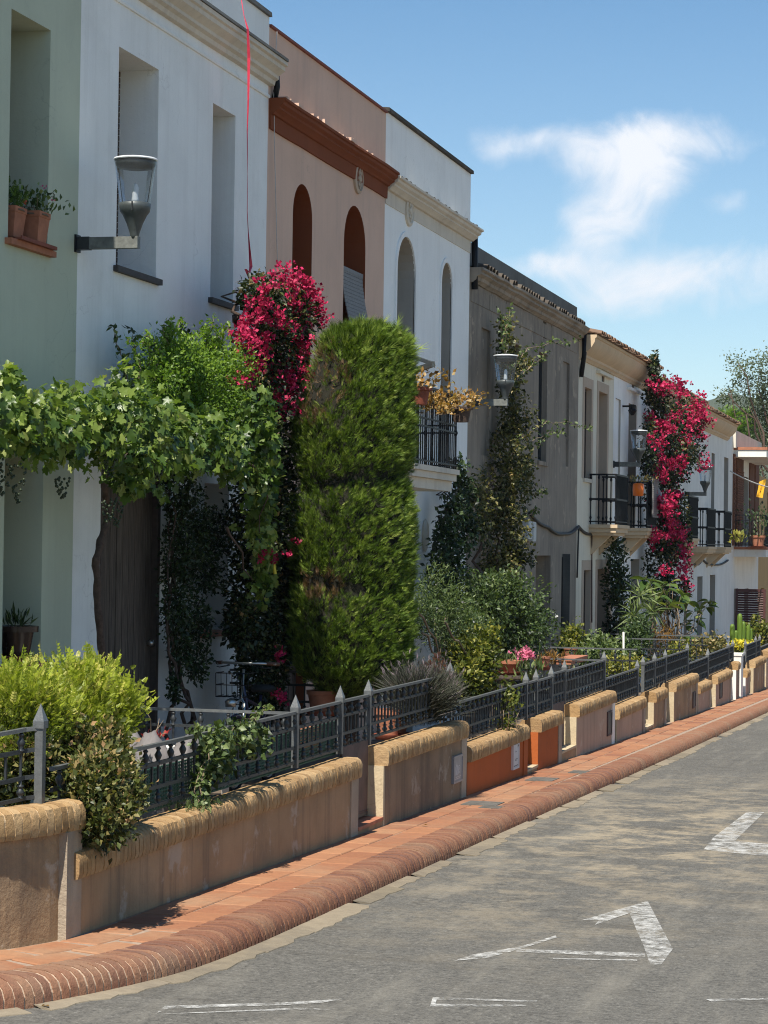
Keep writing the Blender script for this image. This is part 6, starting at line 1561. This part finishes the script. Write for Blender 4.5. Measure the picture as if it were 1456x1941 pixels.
P = np.array(at_x(375, 1528, -5.05)) + rng.normal(0, 1, (160, 3)) * np.array([.05, .14, .02]); tf = tag(scatter('weed_tuft', None, MT['mid_leaf'], P, np.tile([0, 0, 1.], (160, 1)), .05, 'sprig', vals(160, .5), rnd=.6, kind=None), 'tuft of bright weeds at the foot of the long railing', 'weeds')

# -- gardens further along
bush('low mixed green plants before the cream house, behind the railing', 'mid_leaf', 'oval', [(1130, 1235, 30, 26), (1110, 1245, 24, 20), (1155, 1240, 22, 22)], 1900, .08, -6.2, 91, .6, name='plant', cat='plant')
bush('lime-leaved potted shrub on a stand, by the grey house corner', 'lime_leaf', 'oval', [(1082, 1210, 14, 18), (1076, 1230, 14, 12), (1085, 1196, 10, 8)], 800, .08, -6.6, 92, .55, name='plant', cat='plant')
bush('dark grey-green bush with a white post in front, before the far white house', 'dark_leaf', 'small', [(1205, 1220, 24, 32), (1195, 1240, 20, 18), (1215, 1195, 18, 20)], 4200, .075, -6.2, 93, .7)
bush('yellow flowering low shrub behind the drip stained wall', 'lime_leaf', 'oval', [(1175, 1262, 26, 14), (1195, 1268, 20, 14), (1160, 1272, 16, 12), (1210, 1258, 12, 10)], 1700, .06, -5.6, 94, .75, name='shrub', cat='shrub')
bush('bright lime ground shrub beside the railing, below the rubber plant', 'lime_leaf', 'oval', [(1282, 1238, 22, 10), (1296, 1228, 12, 8), (1265, 1246, 12, 8)], 900, .08, -5.8, 95, .6, name='shrub', cat='shrub')
bush('rust brown withered shrub below the rubber plant', 'dry_orange', 'narrow', [(1252, 1225, 14, 18), (1258, 1205, 10, 12)], 800, .10, -6.4, 96, .25, name='shrub', cat='shrub')
bush('scrappy mixed plants in the garden before the cactus', 'dry_leaf', 'oval', [(1330, 1225, 26, 14), (1355, 1222, 22, 14), (1370, 1230, 14, 10), (1312, 1235, 12, 10)], 1900, .09, -6.2, 97, .65, name='plant', cat='plant')
bush('small leafy bush right of the cactus at the picture edge', 'lime_leaf', 'oval', [(1442, 1200, 14, 16), (1450, 1212, 10, 12), (1428, 1180, 8, 10)], 700, .12, -6.2, 98, .55)
vy = bush('dark ivy column climbing beside the cream house door', 'dark_leaf', 'oval', [(1168, 1180, 16, 60), (1162, 1100, 12, 50), (1160, 1040, 10, 30), (1172, 1060, 10, 30), (1180, 1130, 14, 40), (1172, 1220, 18, 30)], 2600, .10, -7.35, 99, .4, name='climbing_vine', cat='climber')
yf = plant('flower', 'bright yellow flowers between the white piers', 'flowers', 1408, 1220, -5.8)
P = np.array(at_x(1408, 1222, -5.8)) + rng.normal(0, 1, (200, 3)) * np.array([.18, .3, .05]); scatter('blossom', yf, MT['yellow_flower'], P, rng.normal(0, 1, P.shape), .08, 'bract', vals(len(P)), up=.6)
P = np.array(at_x(1408, 1230, -5.8)) + rng.normal(0, 1, (200, 3)) * np.array([.2, .3, .07]); scatter('foliage', yf, MT['lime_leaf'], P, rng.normal(0, 1, P.shape), .10, 'oval', vals(200), up=.6)
# -- rubber plant: its big leaves are single pieces
gp = plant('rubber_plant', 'rubber plant with big glossy leaves below the far bougainvillea', 'rubber plant', 1285, 1230, -6.6)
XG = -6.5; Tv, Tt = TP['big']; GL = [np_mesh('leaf', Tv * np.array([1, 1, s]), Tt, MT['gum_leaf'], np.full(len(Tv), v_)) for s, v_ in ((1, .25), (1.4, .5), (.7, .65), (1.2, .8), (1, .95), (1.6, .4))]
tipsP = [(1232, 1105), (1225, 1100), (1255, 1110), (1275, 1120), (1262, 1118), (1290, 1130), (1305, 1140), (1280, 1140), (1248, 1130), (1315, 1160), (1340, 1150), (1345, 1140), (1300, 1185), (1285, 1210), (1275, 1215), (1295, 1215), (1240, 1125), (1265, 1150), (1318, 1175), (1270, 1105)]
of = offs(gp); root_ = at_x(1280, 1235, XG)
for x, y in tipsP:
    c = at_x(x, y, XG + rng.uniform(-.25, .25))
    for k in range(rng.integers(4, 7)):
        a = rng.uniform(0, 6.28); d = Vector((math.cos(a), math.sin(a), rng.uniform(-.7, .5))).normalized(); nz_ = Vector((0, 0, 1)) - d * d.z; nz_ = (nz_ + Vector(rng.normal(0, .3, 3))).normalized(); xx = d.cross(nz_).normalized(); zz = xx.cross(d)
        o = link('leaf', GL[rng.integers(6)], gp); o.matrix_local = Matrix.Translation(of + c + d * .03) @ Matrix((xx, d, zz)).transposed().to_4x4() @ Matrix.Scale(rng.uniform(.24, .36), 4)
stems('branch', gp, MT['twig'], [wob(root_, at_x(x, y, XG), 5, .06) for x, y in tipsP], .02)
# -- spiky dracaenas
dr_ = plant('dracaena', 'spiky dracaena with two rosettes of narrow leaves', 'dracaena', 1205, 1240, -6.5)
for x, y in ((1202, 1168), (1236, 1160), (1212, 1130)):
    c = np.array(at_x(x, y, -6.5)); n = 70; u = unit(rng.normal(0, 1, (n, 3)) + np.array([0, 0, .35])); scatter('leaf', dr_, MT['mid_leaf'], np.tile(c, (n, 1)), u, .42, 'blade', vals(n, .75, .2), rnd=.1)
stems('trunk', dr_, MT['bark'], [wob(at_x(1206, 1250, -6.5), at_x(1202, 1168, -6.5), 4, .03), wob(at_x(1230, 1250, -6.5), at_x(1236, 1160, -6.5), 4, .03)], .04)
# -- cactus
ca = plant('cactus', 'bright green columnar cactus with several stems by the red shutter', 'cactus', 1408, 1215, -6.4)
for x, y0_, y1_, w in ((1388, 1222, 1183, 4.2), (1402, 1222, 1163, 4.6), (1409, 1222, 1178, 4), (1418, 1222, 1182, 4), (1429, 1222, 1184, 4.2), (1395, 1222, 1195, 3.6), (1423, 1222, 1190, 3.6)):
    b_, t0 = at_x(x, y0_, -6.4), at_x(x, y1_, -6.4); s = F / depth(b_); r_ = w / s; h = t0.z - b_.z; n = 16; q = MB(); vs = []
    ring = [(0.85, -.4), (1, .2), (1.05, .6), (1, .85), (.8, .96), (.2, 1.0)]
    for f, g in ring:
        for k in range(n): rr = r_ * f * (1.12 if k % 2 else .78); vs.append((b_.x + rr * math.cos(6.283 * k / n), b_.y + rr * math.sin(6.283 * k / n), b_.z + h * g))
    q.add(vs, [(i * n + k, i * n + (k + 1) % n, (i + 1) * n + (k + 1) % n, (i + 1) * n + k) for i in range(len(ring) - 1) for k in range(n)] + [tuple((len(ring) - 1) * n + k for k in range(n))])
    me = q.mesh('stem', MT['cactus'], True); at_ = me.attributes.new('v', 'FLOAT', 'POINT'); at_.data.foreach_set('value', np.random.default_rng(x).uniform(.3, 1, len(me.vertices)).astype(np.float32)); link('stem', me, ca, offs(ca))

# -- trees at the end of the street
def tree(label, px, py, Yd, limbs, blobs, n, size, seed, mat='tree_leaf', tp='sprig', zbase=None):
    c = at_y(px, py, Yd); zb = gz(min(Yd, 110), H_ROAD) - .1
    t_ = thing('tree', label, 'tree', (c.x, Yd, zb), 'trees at the end of the street')
    L = []
    tr = [Vector((c.x, Yd, zb)), Vector((c.x - .1, Yd, zb + (c.z - zb) * .4)), c]
    q = MB(); q.tube([tr[0], tr[0].lerp(tr[1], .5) + Vector((.15, 0, 0)), tr[1], tr[2]], [.28, .24, .2, .12], 8); q.build('trunk', MT['bark'], t_, True)
    for x, y in limbs: L.append(wob(tr[1].lerp(tr[2], rng.uniform(.3, 1)), at_y(x, y, Yd + rng.uniform(-1, 1)), 6, .15))
    stems('branch', t_, MT['bark'], L, .07)
    B = []
    for x, y, rx, ry in blobs:
        p = at_y(x, y, Yd + rng.uniform(-1.2, 1.2)); s = F / depth(p); B.append((np.array(p), rx / s, ry / s, rx / s))
    P, O, D = blob_points(B, n, .35, .35, seed, .4, free=True); P, O = clumpy(P, O, .03, .22, seed)
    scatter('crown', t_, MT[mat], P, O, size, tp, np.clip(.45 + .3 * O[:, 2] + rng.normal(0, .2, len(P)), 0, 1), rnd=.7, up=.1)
    return t_
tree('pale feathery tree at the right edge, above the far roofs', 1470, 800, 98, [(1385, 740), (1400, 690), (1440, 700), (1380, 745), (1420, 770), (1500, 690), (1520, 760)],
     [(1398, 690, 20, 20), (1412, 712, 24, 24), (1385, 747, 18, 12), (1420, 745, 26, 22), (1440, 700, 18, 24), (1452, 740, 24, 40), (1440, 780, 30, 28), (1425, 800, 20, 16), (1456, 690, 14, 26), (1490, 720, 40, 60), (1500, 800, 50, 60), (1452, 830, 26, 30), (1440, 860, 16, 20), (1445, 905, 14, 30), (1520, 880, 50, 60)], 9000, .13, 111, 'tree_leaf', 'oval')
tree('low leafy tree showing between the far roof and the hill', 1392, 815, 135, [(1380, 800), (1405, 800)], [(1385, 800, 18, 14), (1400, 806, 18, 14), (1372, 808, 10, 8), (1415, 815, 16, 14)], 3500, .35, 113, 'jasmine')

# ------------------------------------------------------------------ pots and garden things
def pot(c, r_, h, label, group='flower pots', mat='terracotta', saucer=True, square=False, name='flower_pot', rimh=.2, taper=.75, soil=True):
    t_ = thing(name, label, 'flower pot', c, group)
    n = 4 if square else 20
    q = MB(); pr = [(r_ * taper, 0), (r_ * (taper + .25 * .8), h * (1 - rimh)), (r_ * 1.05, h * (1 - rimh) + .004), (r_ * 1.06, h), (r_ * .93, h), (r_ * .9, h * .9)]
    q.lathe(pr, (0, 0, 0), n)
    if square:
        M = Matrix.Rotation(R(45), 4, 'Z'); q.v = [tuple(M @ Vector(v)) for v in q.v]
    q.build('body', MT[mat], t_, False if square else 40, False)
    if soil: q = MB(); q.lathe([(r_ * .88, h * .88), (r_ * .85, h * .93), (.01, h * .95)], (0, 0, 0), 12); q.build('earth', MT['soil'], t_, True, False)
    if saucer: q = MB(); q.lathe([(r_ * .9, -.03), (r_ * 1.12, .012), (r_ * 1.12, .02), (r_ * .85, .004)], (0, 0, 0), 20); q.build('saucer', MT['terracotta_d'], t_, 40, False)
    return t_
def potted(c, label, mat, tp, n, size, spread, h, cat='plant', base=.55, fl=None, name='plant', up=.8, group=None):
    t_ = thing(name, label, cat, c, group); c = np.array(c)
    P = c + rng.normal(0, 1, (n, 3)) * np.array([spread, spread, h * .35]) + np.array([0, 0, h * .5]); P[:, 2] = np.maximum(P[:, 2], c[2])
    O = unit(P - c + np.array([0, 0, .1])); scatter('foliage', t_, MT[mat], P, O, size, tp, vals(n, base, .25), rnd=.6, up=up)
    if fl: i = rng.choice(n, fl[1]); scatter('blossom', t_, MT[fl[0]], P[i] + O[i] * .06, O[i], fl[2], 'bract', vals(fl[1]), rnd=.5)
    stems('stem', t_, MT['twig'], [wob(c, P[k], 3, .01) for k in rng.choice(n, 7)], .006)
    return t_
s1 = at_x(47, 462, XF + .02); pA = Vector((XF - .03, at_x(36, 455, XF).y + .10, g1['z0'] + .035)); pB = pA + Vector((.0, .34, 0))
pA = Vector((XF - .09, g1['y0'] + .20, g1['z0'] + .035)); pB = Vector((XF - .01, g1['y0'] + .50, g1['z0'] + .035))
for c, lb in ((pA, 'square terracotta pot on the upper green window sill, left one'), (pB, 'square terracotta pot on the upper green window sill, beside the trailing plant')):
    pot(c, .155, .25, lb, 'terracotta pots on the upper sill', square=True, taper=.8, saucer=False)
t_ = thing('pot_tray', 'red clay tray under the two upper window pots', 'tray', (XF, g1['y0'] + .35, g1['z0'])); q = MB(); q.box((XF - .22, g1['y0'] + .05, g1['z0'] + .004), (XF + .10, g1['y1'] - .02, g1['z0'] + .018)); q.box((XF + .09, g1['y0'] + .05, g1['z0'] + .018), (XF + .10, g1['y1'] - .02, g1['z0'] + .034)); q.build('tray', MT['terracotta_d'], t_)
potted(pA + Vector((0, 0, .24)), 'bushy green plant in the left upper sill pot', 'jasmine', 'sprig', 120, .075, .07, .18, base=.25, fl=('red_flower', 3, .03))
potted(pB + Vector((.04, .03, .24)), 'trailing petunia with a pink trumpet in the right upper sill pot', 'mid_leaf', 'oval', 130, .055, .10, .16, base=.55, fl=('pink_flower', 5, .035))
pC = Vector((XF - .06, g2['y0'] + .42, g2['z0'] + .05)); pot(pC, .17, .26, 'dark glazed round pot with red saucer on the lower green window sill', 'flower pots', 'glaze', taper=.62)
potted(pC + Vector((0, .02, .24)), 'small spiky succulent in the dark glazed pot', 'mid_leaf', 'narrow', 60, .11, .05, .08, base=.4)
def hang_pot(px, py, X, r_, label, pl, lab2, n, mat='terracotta_d', m2='dry_orange'):
    c = at_x(px, py, X) - Vector((0, 0, r_)); pot(c, r_, r_ * 1.3, label, 'pots hung on the balcony rail', mat, False, taper=.65)
    potted(c + Vector((0, 0, r_ * 1.2)), lab2, m2, 'oval', n, .075, r_ * 1.0, .2, base=.6, up=.1)
hang_pot(793, 742, XF + .66, .17, 'red clay pot hung on the iron balcony, near the cypress', 1, 'pale withered plant in the red balcony pot', 170)
hang_pot(874, 778, XF + .70, .16, 'round pot hung at the far corner of the iron balcony', 1, 'orange withered plant in the corner balcony pot', 240, 'bark')
for px, py, nm_ in ((815, 758, 'withered pale trailing plant along the iron balcony rail'), (840, 768, 'withered orange trailing plant next to the corner balcony pot')):
    c = at_x(px, py, XF + .66); potted(c - Vector((0, 0, .12)), nm_, 'dry_orange', 'oval', 190, .07, .10, .2, base=.65, up=-.2)
c = at_x(1212, 905, XF + .5); potted(c - Vector((0, 0, .1)), 'small pale plant on the second balcony rail', 'dry_leaf', 'oval', 60, .08, .18, .1, base=.8)
c = at_x(1397, 1030, XF + .9); potted(c, 'white-leaved plant at the near corner of the far terrace', 'lime_leaf', 'oval', 50, .14, .10, .3, base=.9)
c = at_x(1437, 1036, XF + .8); pot(c, .22, .35, 'terracotta pot on the far terrace', 'flower pots'); potted(c + Vector((0, 0, .3)), 'dark bushy plant in the far terrace pot', 'dark_leaf', 'oval', 200, .12, .28, .9, base=.6)
# terracotta bowl on a round wooden table
c = at_x(966, 1290, -6.0); zt = at_x(966, 1279, -6.0).z; zg = gz(c.y, H_GARDEN)
t_ = thing('garden_table', 'grey weathered garden table under the terracotta bowl', 'table', (c.x, c.y, zg)); q = MB(); q.lathe([(.01, zt - .05), (.36, zt - .05), (.37, zt - .03), (.37, zt), (.01, zt)], (c.x, c.y, 0), 24); q.build('tabletop', MT['wood'], t_)
for k in range(4): a = k * 1.571 + .4; q = MB(); q.bar((c.x + .26 * math.cos(a), c.y + .26 * math.sin(a), zg), (c.x + .2 * math.cos(a), c.y + .2 * math.sin(a), zt - .05), .04); q.build('leg', MT['wood'], t_)
pt = Vector((c.x - .02, c.y, zt + .03)); pot(pt, .19, .16, 'wide terracotta bowl on the round garden table', 'flower pots', taper=.6, rimh=.28)
potted(pt + Vector((0, 0, .14)), 'short grass-like seedlings in the terracotta bowl', 'mid_leaf', 'blade', 90, .12, .09, .05, base=.5)
ol = at_x(1003, 1310, -5.7); potted(ol, 'oleander with a pink flower head beside the terracotta bowl', 'mid_leaf', 'narrow', 130, .15, .11, .45, base=.65, name='oleander')
c = at_x(997, 1240, -5.7); fo = thing('flower', 'bright pink flower head of the oleander by the bowl', 'flowers', c); P = np.array(c) + rng.normal(0, 1, (60, 3)) * np.array([.05, .06, .035]); scatter('blossom', fo, MT['pink_flower'], P, rng.normal(0, 1, P.shape), .05, 'bract', vals(60, .6), up=.6)
for px, py, X, r_, h, lb in ((1030, 1266, -5.9, .10, .16, 'brown pot between the oleander and the long planter'), (1082, 1246, -6.5, .12, .16, 'terracotta pot on the stand by the brown house corner'), (735, 1395, -5.55, .13, .26, 'tall clay pot behind the railing, below the cypress'), (752, 1392, -5.6, .12, .2, 'smaller clay pot behind the railing, below the cypress'), (590, 1420, -5.9, .13, .2, 'clay pot in the shade left of the cypress foot'), (612, 1350, -6.4, .16, .22, 'clay pot in deep shade under the cypress')):
    c = at_x(px, py, X); pot(c, r_, h, lb, 'flower pots')
c = at_x(1047, 1260, -5.9); potted(c, 'dry pinkish tuft beside the long planter', 'dry_orange', 'narrow', 120, .11, .08, .12, base=.3)
c = at_x(1072, 1252, -5.9); t_ = thing('planter', 'long shallow terracotta planter behind the high tan wall', 'planter', c); q = MB(); q.box((c.x - .1, c.y - .2, c.z - .05), (c.x + .12, c.y + 1.2, c.z)); q.build('trough', MT['terracotta'], t_); q = MB(); q.box((c.x - .135, c.y - .215, c.z + .001), (c.x + .135, c.y + 1.215, c.z + .03)); q.build('rim', MT['terracotta'], t_)
q = MB(); a = at_x(1183, 1255, -6.0); b_ = at_x(1182, 1198, -6.0); q.tube([a - Vector((0, 0, .5)), b_], .017, 7); tag(q.build('post', MT['white_pier'], None, True), 'thin white post in the garden of the dark grey-green bush', 'post')
# grey tarpaulin bundle with a red-leaved dry plant
c = at_x(268, 1450, -5.75); zt = at_x(268, 1395, -5.75).z; zg = gz(c.y, H_GARDEN)
t_ = thing('covered_chair', 'pale grey tarpaulin draped over garden furniture beside the yellow-green shrub', 'cover', (c.x, c.y, zg)); n = 26; vs = []
for j in range(n + 1):
    for i in range(n + 1):
        x, y = (i / n - .5), (j / n - .5); e = max(abs(x), abs(y)) * 2
        f = min(1, max(0, (1 - e) / .22)); f = f * f * (3 - 2 * f)
        zz = zg + .02 + (zt - zg) * f * (.86 + .10 * math.sin(x * 9 + 1) * math.cos(y * 7) + .06 * math.sin(y * 15 + x * 11)) + .02 * math.sin(i * 2.3 + j * 1.1)
        vs.append((c.x + x * .75, c.y + y * 1.05, zz))
q = MB(); q.add(vs, [(j * (n + 1) + i, j * (n + 1) + i + 1, (j + 1) * (n + 1) + i + 1, (j + 1) * (n + 1) + i) for j in range(n) for i in range(n)]); q.build('tarpaulin', MT['tarp'], t_, True)
rp = at_x(290, 1400, -5.7); potted(rp - Vector((0, 0, .02)), 'withered red-leaved plant lying on the grey tarpaulin', 'red_flower', 'oval', 34, .04, .05, .06, base=.0)
stp = thing('dry_twig', 'bundle of pale bare twigs sticking up from the tarpaulin', 'twigs', rp); stems('twig', stp, MT['twig'], [wob(rp, at_x(x, y, -5.7), 3, .01) for x, y in ((278, 1350), (302, 1362), (310, 1365), (262, 1420), (312, 1412))], .006)
# green plastic mesh tied behind the long railing
ng = thing('garden_mesh', 'green plastic mesh tied behind the long railing', 'mesh', (XR - .06, 14, .2)); y0_, y1_ = at_x(235, 1500, XR - .06).y, at_x(640, 1400, XR - .06).y
z0_ = zx(676, 1436) + .02; q = MB(); m_ = 0
for k in range(int((y1_ - y0_) / .030)): q.bar((XR - .06, y0_ + k * .030, z0_), (XR - .06, y0_ + k * .030 + .004, z0_ + .27), .006)
for k in range(13): q.bar((XR - .062, y0_, z0_ + k * .0225), (XR - .062, y1_, z0_ + k * .0225), .009)
tag(q.build('netting', MT['net'], ng), kind='stuff')
# white garden table edge behind the railing
c = at_x(345, 1425, -5.9); t_ = thing('garden_table', 'low white slatted table behind the long railing', 'table', c); zg = gz(c.y, H_GARDEN)
for k in range(5): q = MB(); q.box((c.x - .3 + k * .12, c.y - .5, c.z - .02), (c.x - .2 + k * .12, c.y + .5, c.z)); q.build('slat', MT['white_pier'], t_)
for sx in (-.25, .22):
    for sy in (-.4, .4): q = MB(); q.bar((c.x + sx, c.y + sy, zg), (c.x + sx, c.y + sy, c.z - .02), .045); q.build('leg', MT['white_pier'], t_)

# bicycle leaning by the wall in the shade, seen from its front wheel
bc = at_x(447, 1290, -6.75); zg = gz(bc.y, H_GARDEN); bx = thing('bicycle', 'dark bicycle with brown grips and wire basket, parked in the shade by the white wall', 'bicycle', (bc.x, bc.y, zg))
zh = at_x(447, 1259, -6.75).z - zg
def part(mb, n, m, s=True, par=None): return mb.build(n, MT[m], par or bx, s, False)
WRR = .33
for y in (0., 1.05):
    q = MB(); q.tube([(0, y + WRR * math.cos(t), WRR + WRR * math.sin(t)) for t in np.linspace(0, 6.283, 29)], .02, 8, False); w_ = part(q, 'wheel', 'rubber')
    q = MB(); q.tube([(0, y + (WRR - .03) * math.cos(t), WRR + (WRR - .03) * math.sin(t)) for t in np.linspace(0, 6.283, 29)], .011, 6, False); part(q, 'rim', 'chrome', True, w_)
    q = MB()
    for k in range(14): a = k * .4488; q.tube([(0, y, WRR), (0, y + .3 * math.cos(a), WRR + .3 * math.sin(a))], .0025, 4)
    o = part(q, 'spokes', 'chrome', True, w_); o['kind'] = 'stuff'
    q = MB(); q.tube([(0, y + (WRR + .04) * math.cos(t), WRR + (WRR + .04) * math.sin(t)) for t in np.linspace(.2, 2.9, 14)], .022, 6); part(q, 'mudguard', 'bluepaint')
hd = (0, .22, zh - .22)
q = MB(); q.tube([hd, (0, .62, .30)], .018, 8); q.tube([(0, .20, zh - .32), (0, .70, .75)], .016, 8); q.tube([(0, .62, .30), (0, .78, .85)], .016, 8); q.tube([(0, .62, .30), (.05, 1.05, WRR)], .010, 6); q.tube([(0, .62, .3), (-.05, 1.05, WRR)], .01, 6); q.tube([(0, .74, .72), (.05, 1.05, WRR)], .009, 6); q.tube([(0, .74, .72), (-.05, 1.05, WRR)], .009, 6); part(q, 'frame', 'bluepaint')
q = MB(); q.tube([(.05, 0, WRR), (.05, .12, zh - .38), (0, .19, zh - .34), (0, .23, zh - .06)], .013, 8); q.tube([(-.05, 0, WRR), (-.05, .12, zh - .38), (0, .19, zh - .34)], .013, 8); part(q, 'fork', 'chrome')
q = MB(); q.tube([(-.29, .32, zh - .01), (-.2, .22, zh), (-.1, .2, zh), (.1, .2, zh), (.2, .22, zh), (.29, .32, zh - .01)], .012, 8); hb = part(q, 'handlebar', 'chrome')
for s in (-1, 1):
    q = MB(); q.tube([(s * .22, .24, zh), (s * .31, .36, zh - .01)], .018, 8); part(q, 'grip', 'grip', True, hb)
    q = MB(); q.tube([(s * .12, .18, zh - .02), (s * .22, .16, zh - .04), (s * .27, .24, zh - .04)], .006, 5); part(q, 'brake_lever', 'rubber', True, hb)
q = MB(); q.lathe([(.02, 0), (.11, .0), (.13, .03), (.10, .06), (.03, .07)], (0, .85, .88), 12); part(q, 'saddle', 'rubber')
q = MB()
for k in range(7): x = -.16 + k * .0533; q.tube([(x, -.12, zh - .08), (x, -.10, zh - .30), (x, .12, zh - .30)], .004, 4)
for zz in (-.08, -.19, -.30): q.tube([(-.16, .12, zh + zz), (-.16, -.11, zh + zz), (.16, -.11, zh + zz), (.16, .12, zh + zz)], .005, 4)
o = part(q, 'wire_basket', 'black'); o['kind'] = 'stuff'
q = MB(); q.lathe([(.02, -.03), (.05, -.03), (.055, .02), (.03, .04)], (0, -.14, zh - .36), 12); part(q, 'headlight', 'chrome')
q = MB(); q.tube([(-.14, .62, .30), (.14, .62, .30)], .012, 6); q.box((-.19, .57, .285), (-.11, .67, .315)); q.box((.11, .57, .285), (.19, .67, .315)); part(q, 'pedals', 'rubber', False)
q = MB(); q.tube([(.0, .62, .30), (.02, .80, -.0)], .008, 6); part(q, 'kickstand', 'chrome')

# scattered dry leaves on the pavement
Tv, Tt = TP['oval']; LM = np_mesh('fallen_leaf', Tv, Tt, MT['dry_orange'], np.full(len(Tv), .3))
for px, py, w in ((93, 1915, 'in the gutter below the nearest kerb bricks'), (985, 1485, 'on the pavement by the low orange wall'), (722, 1556, 'on the pavement beside the red gateway step'), (812, 1568, 'on the pavement before the enamel plate wall')):
    c = on_ground(px, py, H_PAVE if py < 1900 else H_ROAD) + Vector((0, 0, .02)); o = link('fallen_leaf', LM, None, c, (0, .2, random.uniform(0, 6))); o.scale = (.06,) * 3
    tag(o, 'dry fallen leaf ' + w, 'leaf')
# -- dark belt of trees closing the street far behind
B = []
for k in range(34):
    x = -30 + k * 3.1 + rng.uniform(-1, 1); h = rng.uniform(3.2, 5.6); B.append((np.array([x, 165 + rng.uniform(-8, 8), gz(110, H_ROAD) + h * .8]), rng.uniform(2.2, 3.4), h, 2.6))
P, O, D = blob_points(B, 26000, .35, .35, 131, .4, free=True); P, O = clumpy(P, O, .03, .35, 14); kk = P[:, 2] > gz(110, H_ROAD); P, O = P[kk], O[kk]
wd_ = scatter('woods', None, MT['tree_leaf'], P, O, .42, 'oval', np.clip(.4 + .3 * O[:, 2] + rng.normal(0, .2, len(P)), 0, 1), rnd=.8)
tag(wd_, 'dark belt of trees far behind the end of the street', kind='stuff')

# ------------------------------------------------------------------ thin summer haze
mb = MB(); mb.box((-3600, -420, -14), (3100, 3700, 190))
hz = mb.build('haze', [])
hm = bpy.data.materials.new('summer_haze'); hm.use_nodes = True; t = hm.node_tree; t.nodes.clear()
o = t.nodes.new('ShaderNodeOutputMaterial'); v = t.nodes.new('ShaderNodeVolumePrincipled'); v.inputs['Color'].default_value = (.80, .88, 1, 1); v.inputs['Density'].default_value = .00012; v.inputs['Anisotropy'].default_value = .2
t.links.new(v.outputs[0], o.inputs['Volume']); hz.data.materials.append(hm); hz['kind'] = 'stuff'
